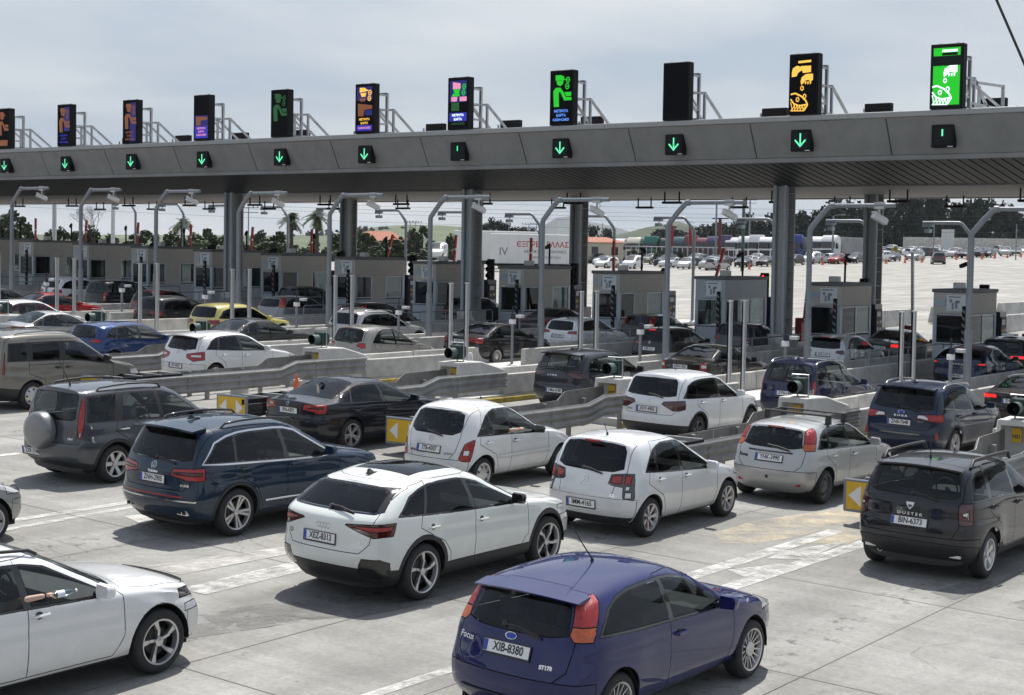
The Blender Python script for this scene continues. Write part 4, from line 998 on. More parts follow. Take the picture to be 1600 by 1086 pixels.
# slab joints: dark sealed grooves, a grid of thin strips lying on the slabs
M_JOINT = mat('joint sealant', (.13, .125, .115), .8)
_j = MB()
def strip(b, x0, y0, x1, y1, w, dz=.004, n=None):
    n = n or max(1, int(sqrt((x1 - x0)**2 + (y1 - y0)**2) / 2.5)); L = sqrt((x1 - x0)**2 + (y1 - y0)**2); ux, uy = (x1 - x0) / L, (y1 - y0) / L
    vs = []
    for i in range(n + 1):
        x = x0 + (x1 - x0) * i / n; y = y0 + (y1 - y0) * i / n
        for s in (1, -1):
            px, py = x - uy * w / 2 * s, y + ux * w / 2 * s; vs.append((px, py, Gz(px, py) + dz))
    b.add(vs, [(2 * i, 2 * i + 1, 2 * i + 3, 2 * i + 2) for i in range(n)])
for i in range(12): strip(_j, 6.0 + 4.25 * i + .4, -12, 6.0 + 4.25 * i + .4, 66, .014)
for k in range(13): strip(_j, -2, 2.05 + 5.075 * k, 31, 2.05 + 5.075 * k, .013)
for k in range(13): strip(_j, -2, 4.6 + 5.075 * k, 31, 4.6 + 5.075 * k, .009)
tag(_j.build('slab_joints', M_JOINT, smooth=0), kind='structure')
# painted markings, worn
def worn(name, col, lo=.42, hi=.56, sc=3.0):
    m = bpy.data.materials.new(name); m.use_nodes = True; t = m.node_tree; b = t.nodes['Principled BSDF']; b.inputs['Roughness'].default_value = .7
    g = t.nodes.new('ShaderNodeNewGeometry'); n = t.nodes.new('ShaderNodeTexNoise'); n.inputs['Scale'].default_value = sc; n.inputs['Detail'].default_value = 9; n.inputs['Roughness'].default_value = .75; t.links.new(g.outputs['Position'], n.inputs['Vector'])
    r = t.nodes.new('ShaderNodeValToRGB'); r.color_ramp.elements[0].position = lo; r.color_ramp.elements[1].position = hi; t.links.new(n.outputs['Fac'], r.inputs[0])
    tr = t.nodes.new('ShaderNodeBsdfTransparent'); mx = t.nodes.new('ShaderNodeMixShader'); o = t.nodes['Material Output']
    b.inputs['Base Color'].default_value = (*col, 1); t.links.new(r.outputs[0], mx.inputs[0]); t.links.new(tr.outputs[0], mx.inputs[1]); t.links.new(b.outputs[0], mx.inputs[2]); t.links.new(mx.outputs[0], o.inputs[0])
    return m
M_PAINTW = worn('worn white road paint', (.60, .60, .575), .36, .66)
M_PAINTY = worn('worn yellow road paint', (.50, .43, .31), .38, .66, 1.4)
M_PATCH = worn('pale repair mortar', (.50, .48, .45), .36, .62, 1.3)
M_WET = worn('damp stain', (.17, .17, .16), .40, .66, 1.8)
_p = MB()
strip(_p, 12.9, 14.5, 17.4, 14.68, .46, .008); strip(_p, 8.0, 14.35, 11.2, 14.45, .46, .008)
strip(_p, 13.2, 19.75, 18.5, 19.8, .20, .008); strip(_p, 13.2, 19.22, 17.0, 19.5, .16, .008)
strip(_p, 17.6, 10.42, 22.9, 10.40, .27, .008); strip(_p, 17.3, 9.72, 22.4, 9.64, .27, .008); strip(_p, 17.35, 10.45, 17.45, 9.7, .30, .0085)
strip(_p, 11.0, 10.05, 14.0, 10.0, .16, .008)
def flat(b, pts, dz):
    b.add([(x, y, Gz(x, y) + dz) for x, y in pts], [tuple(range(len(pts)))])
flat(_p, [(19.0, 10.25), (18.75, 9.85), (20.1, 9.80)], .0085); flat(_p, [(20.1, 10.2), (20.9, 10.3), (20.5, 9.78)], .0085); flat(_p, [(20.6, 10.3), (22.3, 9.9), (20.6, 9.78)], .0085)
for k, x0 in ((3, 12), (4, 12), (2, 2)): strip(_p, x0, 10.0 + 5.075 * k, x0 + 6, 10.0 + 5.075 * k, .2, .008)
tag(_p.build('lane_markings', M_PAINTW, smooth=0), kind='structure')
_p = MB()
flat(_p, [(20.6, 11.2), (21.2, 11.7), (22.6, 11.75), (24.8, 11.25), (25.2, 10.7), (23.6, 10.5), (22.0, 10.62), (21.0, 10.8)], .006); flat(_p, [(21.5, 10.4), (23.3, 10.4), (23.3, 9.9), (22, 9.8)], .006)
tag(_p.build('yellow_paint_spill', M_PAINTY, smooth=0), kind='structure')
_p = MB()
flat(_p, [(12.2, 13.6), (12.0, 13.0), (13.4, 12.2), (14.6, 12.0), (14.2, 12.8), (13.0, 13.5)], .006); flat(_p, [(11.4, 13.5), (11.4, 12.9), (13.2, 12.4), (13.0, 12.9)], .0065)
flat(_p, [(19.8, 7.6), (19.6, 7.2), (21.0, 7.0), (21.2, 7.4)], .006); flat(_p, [(20.0, 6.6), (19.6, 6.2), (21.8, 5.6), (22, 6.0)], .006)
tag(_p.build('damp_patches', M_WET, smooth=0), kind='structure')
_p = MB()
flat(_p, [(15.4, 18.9), (16.8, 18.7), (17.0, 18.1), (15.2, 18.2)], .006); flat(_p, [(13.4, 16.0), (15.6, 15.6), (15.8, 15.2), (13.4, 15.3)], .006); flat(_p, [(24.6, 9.1), (27, 9.1), (27, 8.6), (24.6, 8.5)], .006)
tag(_p.build('repair_patches', M_PATCH, smooth=0), kind='structure')

# ------------------------------------------------------------------ toll islands
K0, KD = 10.68, 5.075
def YK(k): return K0 + KD * k
M_WALL = mat('cast concrete', (.43, .42, .395), .85, noise=.30, nscale=1.6, bump=.15, bscale=60)
M_WALL2 = mat('smooth concrete block', (.54, .53, .50), .8, noise=.14, nscale=2.0, bump=.1, bscale=80)
M_KERB = mat('yellow kerb paint', (.33, .26, .05), .7, noise=.35, nscale=3)
M_GALV = mat('galvanised steel', (.42, .43, .44), .42, .75, noise=.2, nscale=3)
M_RAIL = mat('weathered guard rail', (.25, .25, .245), .5, .55, noise=.28, nscale=2.5)
M_RAILT = mat('rail edge grime', (.03, .03, .03), .7)
M_BLUEGREY = mat('blue grey enamel', (.145, .175, .205), .42, .0, coat=.3, noise=.10, nscale=3)
M_POLE = mat('grey painted steel', (.19, .21, .23), .45, .2, noise=.12, nscale=3)
M_SIGG = mat('dark green signal paint', (.018, .045, .038), .45, noise=.2)
M_VISOR = mat('weathered visor', (.085, .125, .11), .5, noise=.3)
M_YEL = mat('yellow sign face', (.66, .40, .02), .5, noise=.08)
M_SIGNW = mat('white sign paint', (.74, .74, .73), .5)
M_BLK = mat('black enamel', (.006, .006, .007), .7, spec=.2)
M_WHITEP = mat('white post', (.55, .56, .56), .45, .3, noise=.1)
NUMS = {0: 'N21', 1: 'N24', 2: 'N27', 3: 'N30', 4: 'N33', 5: 'N36', 6: 'N39', 7: 'N42'}
def guard(b, pts, side):
    """triple-wave beam along (x, y, top, ground) points; side is the outward direction in y"""
    prof = []
    H = .50
    for i in range(25):
        t = i / 24; w = (t * 3) % 1.0; prof.append((.048 * clampf((.5 - abs(w - .5)) * 3.2 - .25, 0, 1) + .012, -H * t))
    vs = []
    for (x, y, zt) in pts:
        for d, h in prof: vs.append((x, y + side * d, zt + h))
    n = len(prof); fs = []
    for i in range(len(pts) - 1): fs += [(i * n + j, i * n + j + 1, (i + 1) * n + j + 1, (i + 1) * n + j) for j in range(n - 1)]
    b.add(vs, fs)
    vs = []
    for (x, y, zt) in pts: vs += [(x, y + side * .012, zt), (x, y + side * .012, zt - H), (x, y, zt - H), (x, y, zt)]
    fs = []
    for i in range(len(pts) - 1): fs += [(4 * i + a, 4 * i + (a + 1) % 4, 4 * i + 4 + (a + 1) % 4, 4 * i + 4 + a) for a in (1, 2, 3)]
    b.add(vs, fs)
ORD = ['rightmost', 'second from the right', 'third from the right', 'fourth from the right', 'fifth from the right', 'sixth from the right', 'seventh from the right', 'eighth from the right', 'ninth from the right', 'tenth from the right', 'eleventh from the right', 'twelfth from the right', 'thirteenth from the right', 'fourteenth from the right', 'fifteenth from the right', 'last on the left']
def oz(k, x=32.0): return Gz(x, YK(k))
for k in range(0, 15):
    y = YK(k); z0 = Gz(40, y)
    isl = thing('toll_island', 'long walled concrete toll island, %s of the row' % ORD[k], 'traffic island', (0, y, 0), 0, 'toll islands between the lanes')
    b = MB()
    def gbox(b, x0, x1, y0, y1, h0, h1, n=1):
        for i in range(n):
            xa, xb = x0 + (x1 - x0) * i / n, x0 + (x1 - x0) * (i + 1) / n
            za, zb = Gz(xa, y), Gz(xb, y)
            b.add([(xa, y0, za + h0), (xb, y0, zb + h0), (xb, y1, zb + h0), (xa, y1, za + h0), (xa, y0, za + h1), (xb, y0, zb + h1), (xb, y1, zb + h1), (xa, y1, za + h1)],
                  [(0, 3, 2, 1), (4, 5, 6, 7), (0, 1, 5, 4), (1, 2, 6, 5), (2, 3, 7, 6), (3, 0, 4, 7)])
    gbox(b, 31.3, 72, -.98, .82, -.15, .17, 5); b.build('island_slab', M_WALL2, isl, smooth=0)
    b = MB(); gbox(b, 31.0, 35.2, -1.10, -.985, -.1, .12, 2); b.build('yellow_kerb', M_KERB, isl, bevel=.02)
    # low walls, cast in lengths
    for dy, segs in ((-.97, [(33.3, 37.3), (40.3, 44.3), (44.34, 48.3), (48.34, 52.4)]), (.62, [(33.3, 37.3), (37.34, 41.3), (41.34, 45.3), (45.34, 49.3), (49.34, 53.4)])):
        for x0, x1 in segs:
            if k % 3 == 1 and dy < 0 and x0 == 40.3: x0 = 41.2
            b = MB(); za, zb = Gz(x0, y), Gz(x1, y)
            pr = [(0, .17), (.22, .17), (.19, .72), (.03, .72)] if dy < 0 else [(0, .17), (.2, .17), (.18, .72), (.03, .72)]
            vs = [(x0, dy + a, za + h) for a, h in pr] + [(x1, dy + a, zb + h) for a, h in pr]
            b.add(vs, [(3, 2, 1, 0), (4, 5, 6, 7)] + [(i, (i + 1) % 4, 4 + (i + 1) % 4, 4 + i) for i in range(4)])
            b.build('concrete_wall', M_WALL, isl, bevel=.02)
    if k <= 8:
        # nose block with its recess
        zN = Gz(32, y); b = MB()
        def sec(x, hw, h, c=-.15): return [(x, c - hw, zN), (x, c + hw, zN), (x, c + hw * .92, zN + h), (x, c - hw * .92, zN + h)]
        S_ = [sec(32.15, .40, 1.08), sec(32.75, .46, 1.08), sec(33.45, .72, .86), sec(34.0, .80, .40)]
        vs = sum(S_, []); fs = [(0, 1, 2, 3), (15, 14, 13, 12)]
        for i in range(3): fs += [(4 * i + a, 4 * i + (a + 1) % 4, 4 * i + 4 + (a + 1) % 4, 4 * i + 4 + a) for a in range(4)]
        b.add(vs, fs)
        nose = b.build('nose_block', M_WALL2, isl, bevel=.03)
        b = MB()
        for s in (-1, 1): b.add([(31.72, -.15 + s * .40, zN), (31.72, -.15 + s * .31, zN), (31.86, -.15 + s * .27, zN + 1.08), (31.86, -.15 + s * .36, zN + 1.08), (32.16, -.15 + s * .40, zN), (32.16, -.15 + s * .31, zN), (32.16, -.15 + s * .27, zN + 1.08), (32.16, -.15 + s * .36, zN + 1.08)], [(0, 1, 2, 3), (7, 6, 5, 4), (0, 4, 5, 1), (1, 5, 6, 2), (2, 6, 7, 3), (3, 7, 4, 0)])
        b.box(31.86, 32.16, -.45, .15, zN + .96, zN + 1.083); b.build('nose_frame', M_WALL2, nose, bevel=.012)
        b = MB(); b.box(32.09, 32.115, -.24, -.03, zN + .60, zN + .90)
        pl = b.build('lane_number_plate', M_YEL, isl, smooth=0)
        put_text('lettering', NUMS.get(k, 'N45'), .10, M_INK, (32.088, -.135, zN + .72), (-1, 0), pl, bold=.004)
        # big hooded signal lamp
        sx, sz = 32.1, zN + 1.09
        lamp = thing('signal_lamp', 'dark green hooded signal lamp on the nose %s' % ORD[k], 'signal lamp', (sx, y - .12, sz), 0, 'hooded signal lamps on the island noses'); lamp.scale = (.86, .86, .86)
        b = MB(); b.cyl((-.27, 0, .27), (.06, 0, .27), .165, 22, .155, cap=False); b.m(1).cyl((-.268, 0, .27), (.055, 0, .27), .158, 22, .15, cap=False); b.build('visor', [M_VISOR, M_BLK], lamp, smooth=60)
        b = MB(); b.lathe([(0, -.02), (.09, -.01), (.155, .04)], (0.0, 0, .27), 'x', 20); b.build('lens', M_BLK, lamp)
        b = MB(); b.box(.05, .34, -.20, .20, .06, .50); b.box(.34, .50, -.12, .12, .12, .44); b.build('housing', M_SIGG, lamp, bevel=.02)
        b = MB(); b.tube([(.2, -.24, -.01), (.2, -.24, .58), (.1, .2, .58)], .022); b.tube([(.42, .18, -.01), (.42, .18, .52)], .028)
        for i in range(5): b.cyl((.52 + .07 * i, -.1, -.01), (.52 + .07 * i, -.1, .12 + .02 * (i % 2)), .010, 5)
        b.build('bracket', M_GALV, lamp)
        if k == 3:
            b = MB(); b.lathe([(0, .24), (.05, .23), (.08, .17), (.085, .0)], (.85, 0, 0), 'z', 14); b.build('domed_cap', M_SIGNW, lamp)
    if k <= 7:
        # guard rails in front of the nose and the crash cushion with its arrow board
        x0 = 24.8
        for s, nm in ((-1, 'near'), (1, 'far')):
            c = -.55
            gr = thing('guard_rail', 'wavy steel guard rail on the %s side, %s island nose' % ('right hand' if s < 0 else 'left hand', ORD[k]), 'guard rail', (0, y, 0), 0, 'guard rails in front of the islands')
            b = MB(); pts = []
            for (x, d, h) in [(x0, .40, .66), (26.6, .41, .66), (28.4, .42, .66), (29.75, .44, .67), (30.25, .56, .85), (31.6, .64, .86), (32.9, .74, .87)]:
                pts.append((x, c + s * d, Gz(x, y) + h))
            guard(b, pts, s); b.build('beam', M_RAIL, gr, smooth=30)
            for xp in (26.4, 28.2, 30.9):
                b = MB(); d0 = .41 if xp < 29 else .61; zt = Gz(xp, y) + (.66 if xp < 29 else .855)
                b.box(xp - .02, xp + .02, c + s * (d0 + .012) - .004, c + s * (d0 + .012) + .004, zt - .5, zt)
                for hz_ in (.085, .165, .25, .335, .415): b.cyl((xp + .07, c + s * d0, zt - hz_), (xp + .07, c + s * (d0 + .078), zt - hz_), .014, 6)
                b.build('splice_bolts', M_GALV, gr)
            for xp in (25.3, 27.2, 29.1, 31.0):
                b = MB(); dd = .34 if xp < 30 else .52; b.box(xp - .05, xp + .05, c + s * dd - .05, c + s * dd + .03, Gz(xp, y) - .03, Gz(xp, y) + .64); b.build('post', M_RAIL, gr, smooth=0)
        cu = thing('crash_cushion', 'black crash cushion with yellow arrow board, ' + ORD[k] + ' of the row', 'crash cushion', (23.7, y - .55, Gz(23.7, y)), 0, 'crash cushions with arrow boards')
        b = MB(); b.box(-.05, 0, -.50, .50, .20, .76); b.build('board_frame', M_POLE, cu, bevel=.02)
        b = MB(); b.box(-.056, -.052, -.44, .44, .25, .71); bd = b.build('arrow_board', M_YEL, cu, smooth=0)
        b = MB(); ar = lambda s, o: b.add([(-.060, o + s * .20, .48), (-.060, o - s * .02, .66), (-.060, o - s * .02, .30)], [(0, 1, 2)])
        if k == 0: ar(1, .20)
        else: ar(1, .17); ar(-1, -.17)
        b.build('arrow', M_SIGNW, bd, smooth=0)
        b = MB(); b.box(-.062, -.058, -.42, -.34, .56, .68); b.build('reflector', M_BLK, bd, smooth=0)
        b = MB()
        for s in (-1, 1): b.box(0, 2.6, s * .40 - .03, s * .40 + .03, .58, .68); b.box(0, 2.6, s * .40 - .02, s * .40 + .02, .28, .36)
        b.build('side_bars', M_BLK, cu, smooth=0)
        b = MB()
        for i in range(5): b.box(.02 + i * .62, .08 + i * .62, -.42, .42, .62, .70)
        b.build('cross_bars', M_GALV, cu, smooth=0)
        b = MB()
        for i in range(4):
            b.box(.12 + i * .62, .60 + i * .62, -.34, .34, .26, .56)
            for j in range(4): b.box(.16 + i * .62 + j * .115, .22 + i * .62 + j * .115, -.32, .32, .56, .60)
        b.build('absorber_cells', M_TRIM, cu, bevel=.01)
        b = MB(); b.box(.15, .26, -.08, .08, -.02, .27); b.box(2.2, 2.3, -.3, .3, -.02, .27); b.build('leg', M_GALV, cu, smooth=0)
    # portal with a camera
    if 1 <= k <= 12:
        zp = Gz(43.4, y) + .17
        po = thing('camera_portal', 'grey cranked mast before the booths, on the %s toll island' % ORD[k], 'camera mast', (43.4, y, zp), 0, 'camera masts before the booths')
        b = MB(); b.cyl((0, 0, -.03), (0, 0, 2.1), .115, 14); b.build('mast_sleeve', M_POLE, po)
        b = MB(); b.cyl((0, 0, 2.06), (0, 0, 4.85), .088, 14); b.build('mast', M_POLE, po)
        b = MB(); b.tube([(0, 0, 4.80), (0, -.02, 4.9), (0, -.36, 5.30), (0, -.62, 5.56), (0, -.72, 5.60)], .088, 12); b.build('crank', M_POLE, po, smooth=60)
        b = MB(); b.cyl((0, -.66, 5.60), (0, -.80, 5.60), .10, 12); b.cyl((0, -.78, 5.60), (0, -2.75, 5.60), .068, 12); b.build('arm', M_POLE, po)
        ca = thing('toll_camera', 'pale box camera hanging from the %s mast arm' % ORD[k], 'camera', (43.4, y - 2.25, zp + 5.6), 0, 'cameras hanging over the lanes')
        b = MB(); b.box(-.06, .06, -.16, .16, -.10, .10); b.cyl((0, 0, -.05), (0, 0, -.32), .035, 8); b.tube([(0, -.05, -.1), (.05, -.12, -.2), (.0, -.08, -.3)], .012, 5); b.build('bracket', M_GALV, ca)
        b = MB(); b.box(-.26, .26, -.10, .10, -.08, .08); b.box(-.30, .20, -.115, .115, .08, .10)
        o = b.build('camera_body', M_WHITEP, ca, bevel=.012); o.location = (-.02, -.02, -.40); o.rotation_euler = (0, .42, -.5)
    for xp, lb in ((38.28, 'nearer'), (39.12, 'farther')):
        zq = Gz(xp, y) + .17
        b = MB(); b.box(-.075, .075, -.02, .02, 0, 2.72); b.box(-.075, -.05, -.06, .02, 0, 2.72); b.box(.05, .075, -.06, .02, 0, 2.72); b.cyl((0, -.03, 0), (0, -.03, 2.70), .02, 6); b.box(-.085, .085, -.07, .03, 2.72, 2.75); b.box(-.11, .11, -.1, .08, -.02, .015)
        tag(link('light_barrier_post', b.mesh('light_barrier_post', M_WHITEP, smooth=30), None, (xp, y - .05, zq)), 'tall pale channel post, the %s of the pair on the %s island' % (lb, ORD[k]), 'post', 'pale vehicle detection posts')
    if k >= 1:
        xq = 41.4; zq = Gz(xq, y) + .17
        rd = thing('card_reader_post', 'slim grey pedestal with blue and white reader heads on the %s island' % ORD[k], 'reader post', (xq, y - .25, zq), 0, 'reader pedestals on the islands')
        b = MB(); b.cyl((0, 0, -.02), (0, 0, 1.35), .05, 10); b.build('pedestal', M_POLE, rd)
        b = MB(); b.box(-.09, .09, -.09, .09, 1.35, 1.50); b.build('cap', M_SIGNW, rd, bevel=.01)
        b = MB(); b.box(-.05, .08, -.09, .05, 1.52, 1.70); b.box(-.02, .02, -.02, .02, 1.5, 1.95); b.build('reader_head', mat('deep blue plastic', (.012, .016, .04), .4), rd, bevel=.01)
        b = MB(); b.box(.0, .2, -.36, -.12, 1.56, 1.66); b.build('side_box', M_WHITEP, rd, bevel=.01)
    # handrail beside the column or booth
    hr = thing('handrail', 'low grey tubular handrail on the %s toll island' % ORD[k], 'handrail', (46.5, y - .70, Gz(48, y) + .16), 0, 'handrails on the islands')
    b = MB(); b.tube([(0, 0, 0), (0, 0, .95), (.08, 0, 1.02), (6.4, 0, 1.02), (6.5, 0, .95), (6.5, 0, 0)], .026, 7); b.tube([(0, 0, .55), (6.5, 0, .55)], .020, 6); b.build('rail_tube', M_POLE, hr, smooth=60)
    for i in range(1, 4):
        b = MB(); b.cyl((1.63 * i, 0, -.02), (1.63 * i, 0, 1.0), .022, 7); b.build('upright', M_POLE, hr)
# ------------------------------------------------------------------ canopy over the plaza
M_FASC = mat('aluminium composite fascia', (.215, .22, .22), .6, .1, noise=.13, nscale=1.1)
M_FASCC = mat('fascia cap flashing', (.30, .31, .315), .45, .4, noise=.06)
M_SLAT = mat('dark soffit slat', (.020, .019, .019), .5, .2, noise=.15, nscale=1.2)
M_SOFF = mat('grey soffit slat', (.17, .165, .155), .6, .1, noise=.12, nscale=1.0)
M_ROOF = mat('roof sheet', (.25, .25, .25), .6, .3)
Y0C, Y1C = -14.0, 96.0
M_COLM = mat('column steel paint', (.34, .35, .345), .5, .1, noise=.1); M_COLP = mat('drain pipe paint', (.30, .345, .385), .45, .1, noise=.08)
can = thing('toll_canopy', 'huge grey flat canopy spanning all the toll lanes', 'canopy', (48.5, 40, 0))
XT, XB, ZT, ZB = 48.5, 49.1, 9.34, 8.0
def cl(x): return x - 48.5
b = MB(); b.box(-.06, .30, Y0C - 40, Y1C - 40, 9.36, 9.56); b.build('cap_flashing', M_FASCC, can, bevel=.02)
# fascia panels: leaning faces 5.07 m long with open joints
ys = Y0C; n_ = 0; pj = 4.19
panels = None
yy = [Y0C + 5.0738 * i + pj for i in range(-1, 23)]
for ya, yb in zip(yy, yy[1:]):
    ya = max(ya, Y0C); yb = min(yb, Y1C)
    if yb - ya < .2: continue
    b = MB(); g = .022
    b.add([(0, ya - 40 + g, ZT), (0, yb - 40 - g, ZT), (XB - XT, yb - 40 - g, ZB + .16), (XB - XT, ya - 40 + g, ZB + .16), (.08, ya - 40 + g, ZT), (.08, yb - 40 - g, ZT), (XB - XT + .08, yb - 40 - g, ZB + .16), (XB - XT + .08, ya - 40 + g, ZB + .16)],
          [(0, 1, 2, 3), (7, 6, 5, 4), (0, 4, 5, 1), (1, 5, 6, 2), (2, 6, 7, 3), (3, 7, 4, 0)])
    b.build('fascia_panel', M_FASC, can, smooth=0)
b = MB(); b.add([(.1, Y0C - 40, ZT), (.1, Y1C - 40, ZT), (XB - XT + .1, Y1C - 40, ZB + .1), (XB - XT + .1, Y0C - 40, ZB + .1)], [(0, 1, 2, 3)]); b.build('fascia_backing', M_BLK, can, smooth=0)
b = MB(); b.box(XB - XT - .02, XB - XT + .16, Y0C - 40, Y1C - 40, ZB - .02, ZB + .15); b.build('lower_trim', M_FASC, can, bevel=.02)
# sloping dark soffit of separate slats running across, then the flat grey soffit
X2, Z2, X3 = 53.2, 7.34, 65.0
nsl = int((Y1C - Y0C) / .36); slat_me = None
b = MB(); b.box(0, 1, -.155, .155, 0, .03)
def slat_mesh():
    q = MB(); L = sqrt((X2 - 49.2)**2 + (ZB - Z2)**2); q.box(0, L, -.15, .15, 0, .035); return q.mesh('soffit_slat', M_SLAT, smooth=0)
sm_ = slat_mesh(); ang = atan2(ZB - .02 - Z2, X2 - 49.2)
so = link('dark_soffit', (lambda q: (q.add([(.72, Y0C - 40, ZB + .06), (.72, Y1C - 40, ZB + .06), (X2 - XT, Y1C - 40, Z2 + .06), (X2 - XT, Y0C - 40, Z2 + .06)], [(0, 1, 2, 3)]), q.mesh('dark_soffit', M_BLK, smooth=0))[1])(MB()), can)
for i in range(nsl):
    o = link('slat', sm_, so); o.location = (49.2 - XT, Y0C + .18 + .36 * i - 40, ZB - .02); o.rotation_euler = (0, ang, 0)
b = MB(); b.box(X2 - XT, X2 - XT + .28, Y0C - 40, Y1C - 40, Z2 - .04, Z2 + .5); b.build('edge_beam', M_FASC, can, bevel=.02)
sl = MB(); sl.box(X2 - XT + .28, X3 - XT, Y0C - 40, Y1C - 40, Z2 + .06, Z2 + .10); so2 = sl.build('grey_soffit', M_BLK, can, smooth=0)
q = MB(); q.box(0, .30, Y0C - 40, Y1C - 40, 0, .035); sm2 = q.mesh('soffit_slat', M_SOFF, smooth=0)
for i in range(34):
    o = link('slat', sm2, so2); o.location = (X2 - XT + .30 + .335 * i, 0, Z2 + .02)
b = MB(); b.box(X3 - XT, X3 - XT + .25, Y0C - 40, Y1C - 40, Z2 - .02, 9.3); b.build('rear_fascia', M_FASC, can, smooth=0)
b = MB(); b.box(.12, X3 - XT + .2, Y0C - 40, Y1C - 40, 9.2, 9.32); b.build('roof_deck', M_ROOF, can, smooth=0)
# columns
for k in (0, 3, 6, 9):
    for x, nm in ((53.45, 'front'), (61.9, 'rear')):
        y = YK(k) + .82; z0 = Gz(x, y) + .16
        co = thing('canopy_column', 'grey steel canopy column with drain pipes, %s row, %s' % (nm, {0: 'nearest on the right', 3: 'between the two right hand booths' if nm == 'front' else 'behind the booth with open view', 6: 'near the middle of the plaza', 9: 'far on the left'}[k]), 'column', (x, y, z0), 0, 'columns holding up the canopy')
        h = Z2 - z0 + .05
        b = MB(); b.box(-.30, .30, -.05, .05, .0, h); b.box(-.33, -.27, -.28, .28, 0, h); b.box(.27, .33, -.28, .28, 0, h)
        for i in range(int(h / .6)): b.box(-.27, .27, -.25, .25, .3 + .6 * i, .33 + .6 * i)
        b.build('steel_section', M_COLM, co, bevel=.008)
        for dy, dx in ((.20, -.44), (-.22, -.42)):
            b = MB(); b.tube([(dx, dy, h), (dx, dy, .95), (dx - .02, dy - .10, .72), (dx - .05, dy - .28, .52), (dx - .05, dy - .30, .0)], .085, 10); b.build('drain_pipe', M_COLP, co, smooth=60)
        b = MB(); b.box(-.55, .55, -.42, .42, 0, .92); b.build('plinth', M_WALL, co, bevel=.03)
# ------------------------------------------------------------------ lane signals on the fascia
M_LEDG = mat('green led', (.02, .3, .15), .5, emit=(.10, .95, .45), estr=1.5)
M_LEDGW = mat('pale green led', (.02, .2, .1), .5, emit=(.14, .85, .45), estr=1.0)
M_MESHG = mat('unlit led matrix', (.018, .022, .022), .8, spec=.1)
SY = lambda i: 18.55 + 5.0738 * i
for i in range(-1, 13):
    y = SY(i) + .15; st = 'off' if i == 4 else ('half' if i == 0 else 'on')
    lab = {'on': 'square black lane signal with green down arrow, %s', 'off': 'square black lane signal showing a faint arrow stub, %s', 'half': 'square black lane signal with one short green bar, %s'}[st]
    a = thing('lane_signal', lab % ('beyond the right edge' if i < 0 else ORD[i] if i < 12 else 'far on the left'), 'lane signal', (48.60, y, 8.70), 0, 'lane signals on the canopy fascia')
    b = MB(); b.box(-.02, .30, -.37, .37, -.37, .37); b.build('housing', M_BLK, a, bevel=.015)
    b = MB(); b.box(-.025, -.021, -.28, .28, -.28, .28); b.build('led_matrix', M_MESHG, a, smooth=0)
    b = MB()
    if st == 'on':
        b.box(-.030, -.026, -.028, .028, -.12, .25)
        for s in (-1, 1): b.add([(-.030, s * .22, .0), (-.030, s * .18, .045), (-.030, -s * .0 , -.15), (-.030, s * .0, -.235)], [(0, 1, 2, 3)])
    elif st == 'half': b.box(-.030, -.026, -.028, .028, .0, .22)
    else: b.box(-.030, -.026, -.015, .015, .02, .22)
    b.build('down_arrow', M_LEDGW if st != 'off' else M_LEDG, a, smooth=0)
    b = MB(); b.box(-.024, -.0215, -.36, -.18, -.36, -.335); b.build('maker_plate', M_SIGNW, a, smooth=0)
# ------------------------------------------------------------------ variable message signs on the roof edge
def led(n, c, s): return mat(n, tuple(v * .2 for v in c), .5, emit=c, estr=s)
L_OR = led('amber led', (1.0, .55, .08), .95); L_ORD = led('dim amber led', (.62, .20, .07), .2); L_BL = led('blue led', (.05, .05, .85), .34); L_BLD = led('dim blue led', (.03, .03, .5), .14)
L_GR = led('bright green led', (.015, .72, .02), .62); L_GRD = led('dim green led', (.02, .30, .06), .17); L_WH = led('white led', (.8, .95, 1.0), 1.2); L_PK = led('pink led', (.95, .35, .55), .7); L_BT = led('sky blue led', (.12, .32, 1.0), .9)
def poly(b, pts, x=-.012):
    b.add([(x, -p[0], p[1]) for p in pts], [tuple(range(len(pts)))])
def ell(cx, cz, rx, rz, n=14, a0=0, a1=2 * pi): return [(cx + rx * cos(a0 + (a1 - a0) * i / n), cz + rz * sin(a0 + (a1 - a0) * i / n)) for i in range(n)]
def band(b, pts, w, x=-.012):
    for p, r in zip(pts, pts[1:]):
        dx, dz = r[0] - p[0], r[1] - p[1]; L = sqrt(dx * dx + dz * dz); nx, nz_ = -dz / L * w / 2, dx / L * w / 2
        poly(b, [(p[0] + nx, p[1] + nz_), (p[0] - nx, p[1] - nz_), (r[0] - nx, r[1] - nz_), (r[0] + nx, r[1] + nz_)], x)
def collector(b):
    """cashier pictogram: capped head, body, outstretched arm with a note, two coins"""
    poly(b, [(-.28, .86), (-.28, .66), (.12, .66), (.12, .80), (-.04, .86)]); poly(b, [(.10, .70), (.24, .70), (.24, .66), (.10, .66)]); poly(b, [(-.24, .65), (.10, .65), (.06, .50), (-.06, .44), (-.20, .50)])
    poly(b, [(-.34, -.35), (-.38, .25), (-.26, .38), (-.04, .38), (.04, .26), (-.12, .20), (-.10, -.35)])
    poly(b, [(-.06, .22), (.06, .28), (.20, .02), (.48, .0), (.48, -.12), (.14, -.12)])
    poly(b, [(.14, .20), (.46, .20), (.46, .05), (.22, .05)])
